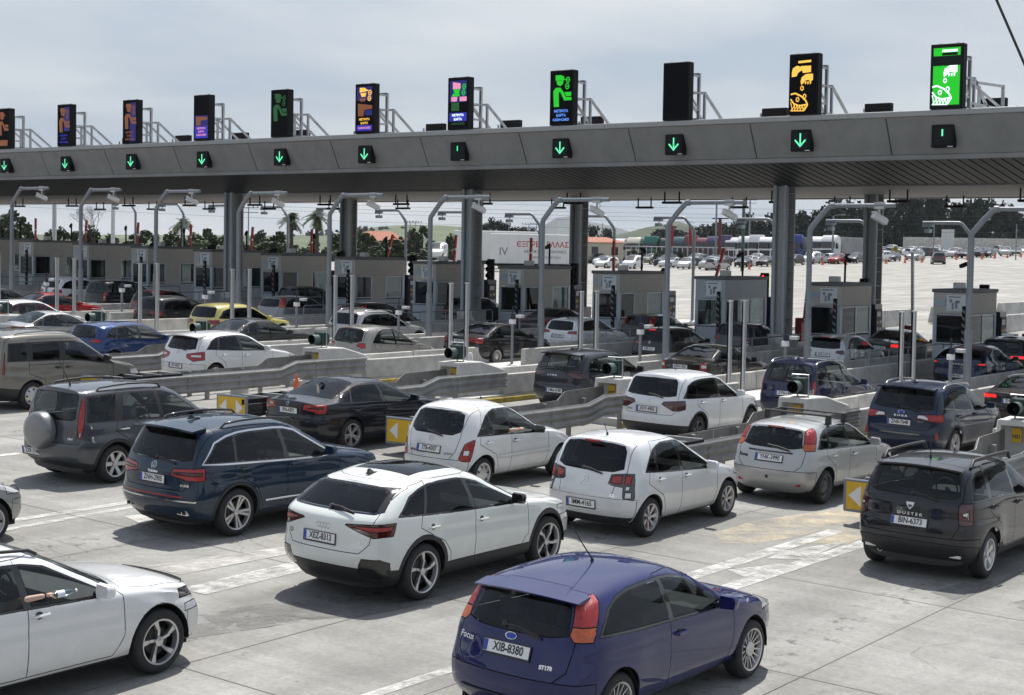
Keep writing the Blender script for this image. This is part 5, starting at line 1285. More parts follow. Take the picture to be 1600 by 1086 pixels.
def coins(b):
    for cx, cz in ((.30, .66), (.27, .42)):
        for j in range(10):
            a = 2 * pi * j / 10; a2 = 2 * pi * (j + 1) / 10; poly(b, [(cx + .10 * cos(a), cz + .12 * sin(a)), (cx + .10 * cos(a2), cz + .12 * sin(a2)), (cx + .06 * cos(a2), cz + .08 * sin(a2)), (cx + .06 * cos(a), cz + .08 * sin(a))])
        poly(b, [(cx - .04, cz + .02), (cx + .05, cz + .02), (cx + .05, cz - .02), (cx - .04, cz - .02)])
def basket(b, b2):
    """hand dropping coins into a basket, and a hand holding a note"""
    poly(b, [(-.20, .80), (.28, .82), (.28, .74), (-.20, .72)]); poly(b, [(-.10, .62), (.28, .62), (.28, .40), (-.02, .38)])
    poly(b, [(-.44, .42), (-.40, .56), (-.26, .64), (-.10, .60), (-.02, .50), (-.20, .40), (-.26, .28), (-.44, .26)])
    hand_drop(b)
    coin_basket(b)
def hand_drop(b):
    poly(b, [(-.10, .10), (-.06, .24), (.10, .34), (.36, .34), (.36, .12), (.26, .08), (.20, .14), (.08, .12), (.0, .02), (-.08, -.02)])
    for i in range(3): poly(b, [(.06 + .09 * i, .08), (.12 + .09 * i, .10), (.11 + .09 * i, .0), (.07 + .09 * i, -.02)])
def coin_basket(b):
    for cx, cz in ((-.04, -.14), (-.20, -.52), (.06, -.42)):
        for j in range(8):
            a = 2 * pi * j / 8; a2 = 2 * pi * (j + 1) / 8; poly(b, [(cx + .07 * cos(a), cz + .09 * sin(a)), (cx + .07 * cos(a2), cz + .09 * sin(a2)), (cx + .035 * cos(a2), cz + .05 * sin(a2)), (cx + .035 * cos(a), cz + .05 * sin(a))])
    band(b, [(-.46, -.34), (-.30, -.30), (-.05, -.42), (.12, -.58), (.18, -.72), (.06, -.90)], .055); band(b, [(-.46, -.50), (-.34, -.66), (-.14, -.74), (.16, -.70)], .05)
    for j in range(5): band(b, [(-.46 + .11 * j, -.60 - .035 * j), (-.38 + .10 * j, -.90)], .028); band(b, [(-.30 + .10 * j, -.72), (-.44 + .11 * j, -.90)], .028)
    band(b, [(-.46, -.90), (.06, -.92)], .03)
SIGNS = {0: 'basketg', 1: 'basket', 2: 'off', 3: 'green', 4: 'mixed', 5: 'amberblue', 6: 'dimgreen', 7: 'lowblue', 8: 'dimamber', 9: 'dimamber2', 10: 'edge', 11: 'dimamber', -1: 'off'}
SL = {'basketg': 'tall black LED sign glowing bright green with a white coin basket pictogram', 'basket': 'tall black LED sign showing an amber hand dropping coins into a basket', 'off': 'tall black LED sign with its screen switched off', 'green': 'tall black LED sign showing a bright green cashier pictogram over blue words', 'mixed': 'tall black LED sign showing a pink and green cashier over a blue band', 'amberblue': 'tall black LED sign showing an amber cashier on a blue patchwork', 'dimgreen': 'tall black LED sign with a dim green half-drawn cashier', 'lowblue': 'tall black LED sign lit only in its lower half in blue and dull orange', 'dimamber': 'tall black LED sign with a dull orange cashier over faint violet words', 'dimamber2': 'tall black LED sign with a dull orange cashier, standing at the far left end', 'edge': 'tall black LED sign cut by the left edge of the view'}
for i in range(-1, 12):
    y = SY(i); kind = SIGNS[i]; x = 48.4; zc = 10.62
    lab = SL[kind] if i not in (-1, 11) else 'tall black LED sign beyond the %s edge of the view' % ('right' if i < 0 else 'left')
    s = thing('message_sign', lab + ('' if i in (2,) else ''), 'LED sign', (x, y, zc), 0, 'tall LED signs along the canopy edge')
    b = MB(); b.box(0, .34, -.55, .55, -1.05, 1.05); b.build('housing', M_BLK, s, bevel=.02)
    b = MB(); b.box(-.004, -.0005, -.50, .50, -1.0, 1.0); b.build('screen', M_MESHG if kind == 'basketg' else mat('dark led screen', (.004, .004, .006), .8, spec=.1), s, smooth=0)
    for yy_ in (-.3, .3):
        b = MB(); b.tube([(.17, yy_ - .03, 1.04), (.17, yy_ - .03, 1.10), (.17, yy_ + .03, 1.10), (.17, yy_ + .03, 1.04)], .012, 5); b.build('lifting_eye', M_GALV, s)
    def pic(name, m, fn):
        q = MB(); fn(q); q.build(name, m, s, smooth=0)
    def words(m, lines, z, sz=.135, gap=.165):
        for j, t in enumerate(lines): put_text('lettering', t, sz, m, (-.014, 0, z - gap * j), (-1, 0), s, bold=.004, sx=1.0)
    W3 = ['ΜΕΤΡΗΤΑ', 'ΚΑΡΤΑ', 'CASH•CARD']
    if kind == 'green': pic('pictogram', L_GR, lambda q: (collector(q), coins(q))); words(L_BT, W3, -.52)
    elif kind == 'basket': pic('pictogram', L_OR, lambda q: basket(q, None))
    elif kind == 'basketg':
        pic('lit_field', L_GR, lambda q: (poly(q, [(-.45, .92), (.45, .92), (.45, .66), (-.45, .66)], -.007), poly(q, [(-.45, .34), (.45, .34), (.45, -.93), (-.45, -.93)], -.007)))
        pic('pictogram', L_WH, lambda q: (hand_drop(q), coin_basket(q), poly(q, [(-.16, .86), (.36, .86), (.36, .78), (-.16, .78)])))
        pic('dark_bar', M_BLK, lambda q: poly(q, [(-.16, .76), (.36, .76), (.36, .67), (-.16, .67)]))
    elif kind == 'mixed':
        pic('lit_field', L_BLD, lambda q: poly(q, [(-.44, .92), (.44, .92), (.44, .05), (-.44, .05)], -.007)); pic('lit_band', L_BL, lambda q: poly(q, [(-.44, -.38), (.44, -.38), (.44, -.72), (-.44, -.72)], -.007))
        pic('pictogram', L_PK, lambda q: (poly(q, [(-.28, .86), (-.28, .58), (.12, .58), (.12, .80)]), poly(q, [(-.34, .08), (-.36, .26), (-.04, .26), (-.06, .08)]), poly(q, [(.08, .26), (.44, .26), (.44, .08), (.08, .08)])))
        pic('pictogram', L_GR, lambda q: (poly(q, [(-.26, .57), (.10, .57), (.04, .40), (-.18, .40)]), poly(q, [(-.34, .28), (-.26, .40), (.06, .40), (.08, .28)]), coins(q)))
        pic('pictogram', L_GRD, lambda q: poly(q, [(-.34, .03), (.06, .03), (.06, -.30), (-.34, -.30)])); words(L_WH, ['ΜΕΤΡΗΤΑ', 'ΚΑΡΤΑ'], -.48, .125); words(L_GRD, ['CASH•CARD'], -.82, .125)
    elif kind == 'amberblue':
        pic('lit_field', L_BLD, lambda q: (poly(q, [(-.44, .92), (.44, .92), (.44, .34), (-.44, .34)], -.007), poly(q, [(.02, -.06), (.44, -.06), (.44, -.30), (.02, -.30)], -.007))); pic('lit_band', L_BL, lambda q: poly(q, [(-.44, -.70), (.44, -.70), (.44, -.94), (-.44, -.94)], -.007))
        pic('pictogram', L_OR, lambda q: (poly(q, [(-.28, .88), (-.28, .68), (.24, .74), (.12, .80), (-.02, .88)]), poly(q, [(-.24, .66), (.10, .66), (.04, .50), (-.18, .50)]), coins(q))); pic('pictogram', L_ORD, lambda q: (poly(q, [(-.36, -.32), (-.38, .22), (.44, .12), (.44, -.02), (.0, -.05), (-.06, -.32)]), poly(q, [(-.3, .44), (.06, .44), (.02, .3), (-.26, .3)])))
        words(L_OR, ['ΜΕΤΡΗΤΑ', 'ΚΑΡΤΑ'], -.46, .125, .16); words(L_PK, ['CASH•CARD'], -.82, .125)
    elif kind == 'dimgreen': pic('pictogram', L_GRD, lambda q: (collector(q), coins(q)))
    elif kind == 'lowblue':
        pic('lit_field', L_BLD, lambda q: poly(q, [(-.44, .10), (.44, .10), (.44, -.40), (-.44, -.40)], -.007)); pic('lit_band', L_BL, lambda q: poly(q, [(-.44, -.40), (.44, -.40), (.44, -.95), (-.44, -.95)], -.007)); pic('pictogram', L_ORD, lambda q: poly(q, [(-.34, -.36), (-.36, .06), (.40, .02), (.40, -.10), (-.04, -.14), (-.06, -.36)])); words(L_PK, W3, -.50, .12, .15)
    elif kind in ('dimamber', 'dimamber2'):
        pic('lit_field', L_BLD, lambda q: poly(q, [(.0, .90), (.44, .90), (.44, -.30 if kind == 'dimamber2' else -.95), (.0, -.30 if kind == 'dimamber2' else -.95)], -.007)); pic('pictogram', L_ORD, lambda q: (collector(q), coins(q))); words(L_BL if kind == 'dimamber2' else L_ORD, W3, -.52, .12)
    elif kind == 'edge': pic('pictogram', L_ORD, lambda q: (collector(q), poly(q, [(-.4, -.9), (.4, -.9), (.4, -.6), (-.4, -.6)])))
    # lattice support behind
    b = MB()
    for dy in (-.42, .42):
        b.beam((.34, dy, .62), (.98, dy, .60), 0.074); b.beam((.34, dy, -.62), (.98, dy, -.62), 0.074); b.beam((.95, dy, .72), (.95, dy, -1.0), 0.101); b.beam((.34, dy, 0), (1.4, dy, 0), 0.061); b.beam((.3, dy, -.1), (.95, dy, -.6), 0.054)
        b.beam((1.38, dy, .08), (1.38, dy, -1.25), 0.088); b.beam((1.38, dy, .05), (3.3, dy, -1.22), 0.081); b.beam((.95, dy, -.95), (3.0, dy, -.92), 0.061); b.beam((1.38, dy, -1.2), (2.9, dy, -.9), 0.054)
        b.beam((.2, dy, -1.05), (.2, dy, -1.26), 0.095)
    for x_, z_ in ((.95, .7), (.95, -.95), (1.38, .05), (2.9, -.93), (.2, -1.16)): b.beam((x_, -.42, z_), (x_, .42, z_), 0.068)
    b.beam((.2, -.8, -1.2), (.2, .8, -1.2), 0.081)
    if i == 0:
        for dy in (-.42, .42): b.beam((.95, dy, -.1), (4.2, dy, .05), 0.081); b.beam((.95, dy, -.8), (4.2, dy, -.75), 0.081); b.beam((4.2, dy, .1), (4.2, dy, -1.25), 0.095); b.beam((1.0, dy, -.1), (4.2, dy, -.75), 0.068)
    b.build('support_frame', M_GALV, s, smooth=0)
    # exit-side sign seen over the roof edge
    b = MB(); b.box(0, .3, -.62, .62, -.9, 1.0); r_ = thing('exit_sign_back', 'black sign back on the far roof edge, behind the %s LED sign' % (ORD[max(i, 0)] if i >= 0 else 'unseen'), 'sign', (64, y + 4.0, 10.5), 0, 'sign backs on the far roof edge')
    b.build('housing', M_BLK, r_, bevel=.02); b = MB(); b.beam((-.3, .5, .1), (-.3, -1.2, .1), .07); b.beam((-.3, .5, -1.0), (-.3, .5, .75), .07); b.beam((-.3, -1.2, -1.0), (-.3, -1.2, .6), .07); b.build('support_frame', M_GALV, r_, smooth=0)
# ------------------------------------------------------------------ toll booths and the furniture beside them
M_BWALL = mat('beige booth cladding', (.52, .50, .46), .6, noise=.06, nscale=2)
M_BGREY = mat('blue grey booth cladding', (.42, .475, .54), .5, noise=.08, nscale=2)
M_BFRAME = mat('booth window frame', (.42, .48, .54), .4, .4)
M_BROOF = mat('booth roof edge', (.14, .15, .16), .6)
G_BOOTH = glass('booth glass', (.13, .15, .17))
G_BOOTH2 = glass('clear booth glass', (.55, .60, .60))
M_SCREEN = mat('monitor glow', (.05, .1, .2), .4, emit=(.3, .55, .9), estr=.5)
M_SIGNP = mat('pale notice panel', (.68, .73, .77), .5)
M_REDW = mat('red barrier paint', (.42, .03, .02), .5, noise=.15)
M_CONE = mat('orange cone plastic', (.70, .12, .03), .5)
M_AMB = mat('amber matrix', (.5, .15, .02), .5, emit=(1, .32, .05), estr=3.0)
M_LITR = mat('lit red signal', (.6, .02, .02), .3, emit=(1, .02, .02), estr=4)
M_REDP = mat('red painted cabinet', (.20, .02, .02), .5, noise=.2)
M_NAVY = mat('dark blue payment machine', (.012, .016, .05), .35, coat=.4)
BCH = {}
for k in range(1, 16):
    y = YK(k); x0 = 55.0; z0 = Gz(56, y) + .17; L = 2.9 if k in (2, 3) else 3.7; H = 2.80; y0, y1 = -.88, .50
    grey = (k == 4)
    W_ = M_BGREY if grey else M_BWALL
    lab = {2: 'beige and blue grey toll booth standing alone at the right, behind a grey mast', 3: 'toll booth with a dark front window between two canopy columns', 4: 'long all-grey toll booth one can see through, with three windows in a row'}.get(k, 'beige toll booth with a dark front window, %s of the row' % (ORD[k - 1] if k > 1 else 'outside the right edge'))
    bt = thing('toll_booth', lab, 'toll booth', (x0, y, z0), 0, 'toll booths under the canopy')
    b = MB(); b.box(0, L, y0, y1, 0, .86); b.build('lower_wall', M_BGREY, bt, bevel=.015)
    b = MB(); b.box(.002, L - .002, y0 + .002, y1 - .002, 2.02, H); b.build('upper_wall', W_, bt, bevel=.01)
    b = MB(); b.box(-.05, L + .05, y0 - .05, y1 + .05, H, H + .13); b.build('roof', M_BROOF, bt, bevel=.02)
    b = MB(); b.box(.02, L - .02, y0 + .04, y1 - .04, .86, .88); b.build('counter', M_CAB, bt, smooth=0)
    # corner posts
    for px, py in ((0, y0), (0, y1 - .09), (L - .09, y0), (L - .09, y1 - .09)):
        b = MB(); b.box(px, px + .09, py, py + .09, .86, 2.02); b.build('corner_post', M_BFRAME, bt, smooth=0)
    # windows: front, then the side panels
    def pane(nm, pts, g, fr):
        f = MB(); (xa, ya), (xb, yb), za, zb = pts; f.beam((xa, ya, za + .02), (xb, yb, za + .02), .045); f.beam((xa, ya, zb - .02), (xb, yb, zb - .02), .045)
        f.beam((xa, ya, za), (xa, ya, zb), .045); f.beam((xb, yb, za), (xb, yb, zb), .045)
        fo = f.build('window', M_BFRAME, bt, smooth=0)
        q = MB(); q.beam((xa, ya, (za + zb) / 2), (xb, yb, (za + zb) / 2), .008, zb - za - .06); q.build('pane', g, fo, smooth=0)
    pane('front', ((.03, y0 + .12), (.03, y1 - .12), .90, 2.0), G_BOOTH2 if grey else G_BOOTH, 0)
    xs = [.12, L * .33, L * .62, L - .12] if L > 3 else [.12, L * .5, L - .12]
    for j, (xa, xb) in enumerate(zip(xs, xs[1:])):
        for ys_, gg in ((y0 + .03, G_BOOTH2 if grey or j else G_BOOTH), (y1 - .03, G_BOOTH2)):
            solid = (not grey) and (j == 1) and L > 3 and ys_ < 0
            if solid:
                b = MB(); b.box(xa, xb, ys_ - .028, ys_ + .02, .86, 2.02); b.build('side_panel', W_, bt, smooth=0)
            else:
                pane('side', ((xa + .03, ys_), (xb - .03, ys_), .92, 2.0), gg, 0)
        b = MB(); b.box(xb - .03, xb + .03, y0 + .001, y0 + .06, .86, 2.02); b.build('mullion', M_BFRAME, bt, smooth=0)
    b = MB(); b.box(L - .06, L, y0 + .1, y1 - .1, .86, 2.02); b.build('rear_panel', G_BOOTH2 if grey else W_, bt, smooth=0)
    # notice panel above the front window
    b = MB(); b.box(-.035, -.003, y0 + .14, y0 + .86, 2.12, 2.72); nb = b.build('notice_panel', M_SIGNP, bt, smooth=0)
    b = MB()
    for (u, v, w, h) in ((.18, .50, .46, .05), (.30, .10, .10, .28), (.44, .06, .08, .24), (.22, .30, .12, .1), (.50, .32, .10, .12)): b.box(-.040, -.036, y0 + .14 + u, y0 + .14 + u + w, 2.12 + v, 2.12 + v + h)
    b.build('notice_print', mat('notice ink', (.25, .28, .33), .6), nb, smooth=0)
    b = MB(); b.box(-.04, -.004, y0 + .9, y1 - .06, 2.30, 2.55); b.build('side_notice', M_BGREY, bt, smooth=0)
    # interior: a desk with a monitor and a chair back
    b = MB(); b.box(.5, 1.0, y0 + .2, y0 + .9, .88, .92); b.box(.75, .80, y0 + .3, y0 + .7, .95, 1.22); b.build('desk', M_CAB, bt, smooth=0)
    b = MB(); b.box(1.5, 1.6, -.45, .1, .9, 1.45); b.build('chair_back', M_SEAT, bt, bevel=.03)
    b = MB(); b.box(L * .4, L * .4 + .3, -.2, .2, H + .13, H + .36); b.build('air_unit', M_WHITEP, bt, bevel=.02)
    # payment machine on the lane side
    pm = thing('payment_machine', 'tall dark blue payment cabinet beside the booth %s' % ORD[k - 1], 'payment machine', (x0 + L + .15, y - .72, z0), 0, 'payment machines beside the booths')
    b = MB(); b.box(0, .75, -.25, .25, 0, 2.05); b.build('cabinet', M_NAVY, pm, bevel=.03)
    b = MB(); b.box(.08, .67, -.29, -.25, .5, 1.85); pf = b.build('front_panel', M_TRIM, pm, bevel=.01)
    for (u, v, w, h, m_) in ((.15, 1.55, .35, .2, M_SIGNW), (.15, 1.25, .18, .12, M_YEL), (.42, 1.28, .15, .12, M_SIGNP), (.18, .98, .12, .14, M_ORANGE), (.4, .9, .18, .2, M_SIGNP), (.2, .62, .3, .14, M_SIGNW)):
        b = MB(); b.box(u, u + w, -.296, -.291, v, v + h); b.build('slot', m_, pf, smooth=0)
    # traffic light with, on the open lanes, an amber display below
    lit = (k == 4); yl = .30
    tl = thing('traffic_light', ('traffic light showing red beside the all-grey booth' if lit else 'unlit black traffic light past the booth %s' % ORD[k - 1]), 'traffic light', (59.9 if L < 3 else 60.8, y + yl, z0), 0, 'traffic lights after the booths')
    b = MB(); b.cyl((0, 0, -.02), (0, 0, 2.9), .055, 8); b.build('pole', M_BLK, tl)
    b = MB(); b.box(-.14, .06, -.18, .18, 2.0, 3.05); b.build('signal_head', M_BLK, tl, bevel=.02)
    for j, zz in enumerate((2.85, 2.53, 2.21)):
        b = MB(); b.lathe([(0, -.02), (.11, 0)], (-.14, 0, zz), 'x', 14); b.build('lamp', M_LITR if lit and j == 0 else M_BLK, tl)
        b = MB(); b.cyl((-.14, 0, zz), (-.34, 0, zz + .02), .125, 12, .12, cap=False); b.build('hood', M_BLK, tl)
    if k in (2, 3):
        vd = thing('price_display', 'small black amber display below the traffic light, booth %s' % ORD[k - 1], 'display', (59.7 if L < 3 else 60.6, y + yl, z0 + 1.28), 0, 'amber displays in the open lanes')
        b = MB(); b.box(-.12, .12, -.42, .42, 0, .66); b.build('housing', M_BLK, vd, bevel=.02)
        put_text('lettering', '2,50 €', .20, M_AMB, (-.125, .04, .45), (-1, 0), vd, bold=.006); put_text('lettering', 'KAT  2', .16, M_AMB, (-.125, .0, .22), (-1, 0), vd, bold=.006)
    # barrier with a raised red arm
    ba = thing('barrier', 'lane barrier with its arm raised, behind the booth %s' % ORD[k - 1], 'barrier', (62.6, y - .55, z0), 0, 'lane barriers with raised arms')
    b = MB(); b.box(-.18, .18, -.16, .16, 0, 1.05); b.build('cabinet', M_REDP, ba, bevel=.03)
    ln = random.uniform(-.10, .10) if k not in (5, 9) else -.30
    b = MB(); b.beam((0, -.20, .85), (0, -.20 + 3.3 * sin(ln), .85 + 3.3 * cos(ln)), .11); b.build('arm', M_REDW if k > 3 else M_WHITEP, ba, smooth=0)
    for t in (.9, 1.7, 2.5):
        b = MB(); b.beam((0, -.20 + t * sin(ln), .85 + t * cos(ln)), (0, -.20 + (t + .10) * sin(ln), .85 + (t + .10) * cos(ln)), .113); b.build('white_band', M_SIGNW, ba, smooth=0)
    # striped post at the booth corner
    sp = thing('striped_post', 'black and white striped post before the booth %s' % ORD[k - 1], 'post', (54.55, y - .85, z0 - .02), 0, 'striped posts before the booths')
    b = MB(); b.box(-.06, .06, -.06, .06, 0, 2.35); b.build('post', M_BLK, sp, smooth=0)
    for j in range(8):
        z_ = .25 + .26 * j; b = MB(); b.add([(-.0625, -.06, z_), (-.0625, .06, z_ + .10), (-.0625, .06, z_ + .19), (-.0625, -.06, z_ + .09)], [(0, 1, 2, 3)]); b.build('stripe', M_POLE, sp, smooth=0)
    # rear camera portal
    zp = Gz(72, y) + .17
    po = thing('exit_portal', 'exit-side cranked mast with arm reaching left, %s' % ORD[k - 1], 'camera mast', (71.6, y, zp), 0, 'camera masts after the booths')
    b = MB(); b.tube([(0, 0, -.03), (0, 0, 4.75), (0, .08, 4.9), (0, .55, 5.45), (0, .7, 5.5), (0, 2.5, 5.5)], .085, 10); b.build('mast', M_POLE, po, smooth=60)
    b = MB(); b.box(-.12, .12, 2.0, 2.5, 5.30, 5.42); b.box(-.2, .2, 2.1, 2.35, 5.02, 5.20); b.cyl((0, 2.2, 5.2), (0, 2.2, 5.35), .03, 6); b.build('camera', M_BLUEGREY, po, bevel=.01)
    cc = thing('exit_camera', 'dark surveillance camera on the roof of the booth %s' % ORD[k - 1], 'camera', (x0 + L - .2, y + .2, z0 + H + .13), 0, 'surveillance cameras on the booth roofs')
    b = MB(); b.cyl((0, 0, 0), (0, 0, 1.05), .045, 8); b.build('pole', M_BLK, cc); b = MB(); b.box(-.28, .18, -.07, .07, .86, 1.0); o = b.build('camera_body', M_BLK, cc, bevel=.01); o.rotation_euler = (0, -.25, .8 if k % 2 else -2.2)
    # hanging luminaire under the soffit
for i in range(0, 13):
    for x in (56.5, 62.5):
        y = SY(i) - .2
        la = thing('hanging_luminaire', 'black luminaire hanging in the %s row, over the lane %s' % ('front' if x < 60 else 'rear', ORD[i] if i < 12 else 'farthest on the left'), 'lamp', (x, y, Z2 - .01), 0, 'luminaires under the canopy')
        b = MB(); b.box(-.15, .15, -.42, .42, -.50, -.40); b.build('lamp_body', M_BLK, la, bevel=.01); b = MB(); b.beam((0, -.36, -.42), (0, -.36, .01), .05); b.beam((0, .36, -.42), (0, .36, .01), .05); b.build('bracket', M_BLK, la, smooth=0)
# cones between the islands and the red one behind the guard rail
def cone_me():
    b = MB(); b.m(0).box(-.2, .2, -.2, .2, 0, .035); b.lathe([(.15, .035), (.105, .25)], n=14, axis='z'); b.m(1).lathe([(.105, .25), (.075, .42)], n=14, axis='z'); b.m(0).lathe([(.075, .42), (.03, .72), (0, .725)], n=14, axis='z'); return b
def place_cone(x, y, label, group, s=1.0, dz=0):
    global _cone
    try: r = dup(_cone, label=label, group=group)
    except NameError:
        r = thing('traffic_cone', label, 'cone', group=group); _cone = r
        b = MB(); b.box(-.2, .2, -.2, .2, 0, .035); b.build('base', M_CONE, r, smooth=0)
        b = MB(); b.lathe([(.15, .035), (.03, .72), (0, .725)], n=14, axis='z'); b.build('cone_body', M_CONE, r)
        b = MB(); b.lathe([(.109, .26), (.079, .42)], n=14, axis='z'); b.build('white_band', M_SIGNW, r)
    r.location = (x, y, Gz(x, y) + dz); r.scale = (s, s, s); return r
place_cone(29.6, 29.2, 'red and white cone half hidden behind the long guard rail', 'cones in the lanes', .8)
place_cone(52.5, 40.4, 'red and white cone beside a canopy column plinth', 'cones in the lanes', 1.0)
b = MB(); b.lathe([(.0, .55), (.22, .55), (.25, .0)], n=18, axis='z')
tag(link('grey_bollard', b.mesh('grey_bollard', M_WALL2), None, (28.6, 30.35, Gz(28.6, 30.3))), 'stubby pale grey bollard under the long guard rail', 'bollard')
# ------------------------------------------------------------------ cars in the queue
def put(o, x, y, rz=0.0):
    e = .05; gx = (Gz(x + 2.7, y) - Gz(x, y)) / 2.7; gy = (Gz(x, y + .8) - Gz(x, y - .8)) / 1.6
    o.location = (x, y, Gz(x, y) + .006); o.rotation_euler = (atan2(gy, 1), -atan2(gx, 1), rz)
    return o
WHITE = paint('white car paint', (.72, .73, .73), 0, .3); WHITE2 = paint('cool white car paint', (.70, .715, .73), 0, .28); PEARL = paint('pale grey green car paint', (.70, .725, .69), .0, .3)
NAVYB = paint('deep petrol blue car paint', (.004, .020, .045), .15, .25); BLUEP = paint('vivid blue car paint', (.002, .0065, .080), .0, .2); GREYB = paint('slate grey car paint', (.070, .076, .088), .35, .3)
ANTHR = paint('anthracite car paint', (.008, .009, .014), .15, .28); NAVY = paint('midnight navy car paint', (.003, .004, .012), .15, .22); SILV = paint('silver car paint', (.44, .445, .44), .45, .32); KUGAB = paint('steel blue car paint', (.005, .017, .045), .15, .25)
GUN = paint('gunmetal car paint', (.032, .035, .045), .4, .28); BLACKP = paint('black car paint', (.006, .006, .007), .1, .2); BRONZE = paint('dark bronze car paint', (.030, .028, .024), .5, .25); BEIGE = paint('warm grey beige car paint', (.19, .178, .155), .4, .32)
CHAMP = paint('champagne silver car paint', (.30, .288, .265), .45, .3); BLUE2 = paint('medium blue car paint', (.015, .045, .16), .4, .25); YELP = paint('taxi yellow car paint', (.58, .50, .17), 0, .3); REDP = paint('red car paint', (.28, .012, .014), .2, .25); REDD = paint('dark wine car paint', (.10, .008, .014), .3, .25); SMOKEG = paint('graphite car paint', (.055, .058, .058), .4, .3); DBLUE = paint('dark blue car paint', (.012, .018, .06), .4, .25)
M_DKCH = mat('dark chrome', (.30, .30, .31), .25, 1.0)
# 1 blue three-door hatchback in front
P = dict(P_focus3, extras=[x_plate('XIB-8380', -.60, .815, .02, tilt=.14), x_badge(-.575, .935, .035, kind='oval'), x_text('Focus', .085, -.52, .53, .84, sx=1.0), x_text('ST170', .05, -.60, -.42, .72, bold=.003), x_wiper(-.50, 1.02, .10, .42, .3), x_mast(.72, 1.43, .60, -.75), x_spoiler(-.50, -.20, 1.375, .60, .018, .03),
    x_bar(2.40, 2.44, -.853, -.845, .86, .90, M_CLEAR, 'side_repeater'), x_bar(-.66, -.52, -.55, .55, .385, .395, M_TRIM, 'bumper_strip')])
put(make_car('car', 'vivid blue three-door hatchback with red and orange lights, nearest in front', P, BLUEP), 11.84, 8.32)
# 2 white crossover hatch at lower left
P = vary(P_tiguan, .965, .97, .905, style='blade5', rimm=M_ALLOY, wr_=.335, rim=.235, arch=.385, archtrim=.0, wg=[G_TINT, G_TINT, G_CLEAR], clad=[('low', [(-1, 0), (9, 0), (9, .27), (-1, .27)])], hlights=[([(.42, .70), (.97, .74), (.97, .83), (.55, .81)], 2.88, 's'), ([(.5, .58), (.95, .58), (.95, .66), (.55, .66)], 2.95, 'w')], extras=[x_plate('YHE-5217', -.87, .78), x_rails(-.3, 1.25, .60, 1.44, 1.43, M_TRIM, .02)])
kam = put(make_car('car', 'white crossover with an arm holding a bottle out of its side window, lower left corner', P, WHITE), 7.75, 12.97)
# 3 light grey car at the left edge
P = vary(P_c3, .98, .98, .97, style='cover', wg=[G_TINT, G_TINT, G_CLEAR], extras=[x_plate('NKA-3308', -.67, .48)])
put(make_car('car', 'pale grey hatchback of which only the rounded nose enters at the left edge', P, SILV, q=.8), 10.35, 19.35)
# 4 petrol blue crossover
P = dict(P_tiguan, chrome_dlo=True, rimm=M_ALLOY, extras=[x_plate('ZNH-2905', -.885, .86, 0, .05), x_badge(-.865, 1.045, .062, kind='w'), x_text('TIGUAN', .045, -.895, 0, .955, sx=1.25, bold=.003), x_wiper(-.78, 1.165, 0, .40, .35), x_fin(-.1, 1.668), x_spoiler(-.78, -.42, 1.655, .64, .03, .03), x_rails(-.15, 1.35, .635, 1.60, 1.585, M_PIANO, .045),
    x_tips(-.90, .40, (.56, -.56), flat=True), x_bar(-.925, -.80, -.80, .80, .565, .585, M_CHROME, 'chrome_strip'), x_bar(.55, 2.2, -.925, -.915, .46, .49, M_CHROME, 'chrome_sill_strip'), x_bar(-.45, 2.05, -.888, -.880, 1.075, 1.09, M_CHROME, 'chrome_window_strip') if False else x_text('R·LINE', .05, -.885, -.62, .80, bold=.002), x_bar(-.905, -.80, -.62, .62, .625, .645, M_RED, 'bumper_reflector')])
put(make_car('car', 'deep petrol blue crossover with twin flat exhaust tips and chrome trim', P, NAVYB), 15.62, 17.5)
# 5 slate grey off-roader with spare wheel
def x_spare(r, P, b):
    k = MB(); k.lathe([(0, -.24), (.20, -.235), (.29, -.215), (.325, -.16), (.335, -.06), (.33, .0)], (-.80, .10, .90), 'x', 32); k.build('spare_wheel_cover', mat('silver grey cover', (.20, .205, .21), .35, .4, coat=.6), r, smooth=60)
P = dict(P_crv, extras=[x_spare, x_plate('ZXP-1741', -.845, .50, .42), x_mast(-.35, 1.68, .5, -.5), x_rails(-.3, 1.15, .62, 1.60, 1.62, M_TRIM, .05), x_text('CR-V', .05, -.80, -.55, .80), x_bar(.45, 2.2, -.90, -.892, .62, .66, M_TRIM, 'side_moulding')])
put(make_car('car', 'slate grey off-roader with a covered spare wheel on its tailgate', P, GREYB), 17.23, 22.24)
# 6 pale coupe crossover
P = dict(P_q3, extras=[x_plate('XEZ-8313', -.912, .795, .05, .03), x_badge(-.895, .945, kind='rings4', m=M_CHROME), x_text('Q3', .07, -.885, .60, .80), x_wiper(-.72, 1.155, .0, .42, .75), x_fin(-.02, 1.497), x_tips(-.86, .46, ()), x_text('35 TDI', .045, -.885, -.60, .80)])
put(make_car('car', 'pale grey coupe crossover with black lower trim and big bladed wheels', P, PEARL), 14.6, 13.05)
# 7 white hatch with double tail lights
P = dict(P_c3, extras=[x_plate('IMM-4165', -.682, .50, .04), x_badge(-.635, .905, kind='chevron'), x_text('CITROËN', .045, -.645, 0, .795, sx=1.2), x_text('C3', .06, -.655, -.50, .665), x_wiper(-.585, 1.04, .08, .36, .35), x_mast(-.02, 1.515, .22, -.5), x_brake(-.445, 1.455, .13)])
put(make_car('car', 'white hatchback with two-part smoked tail lights, right of the pale crossover', P, WHITE2), 20.18, 13.1)
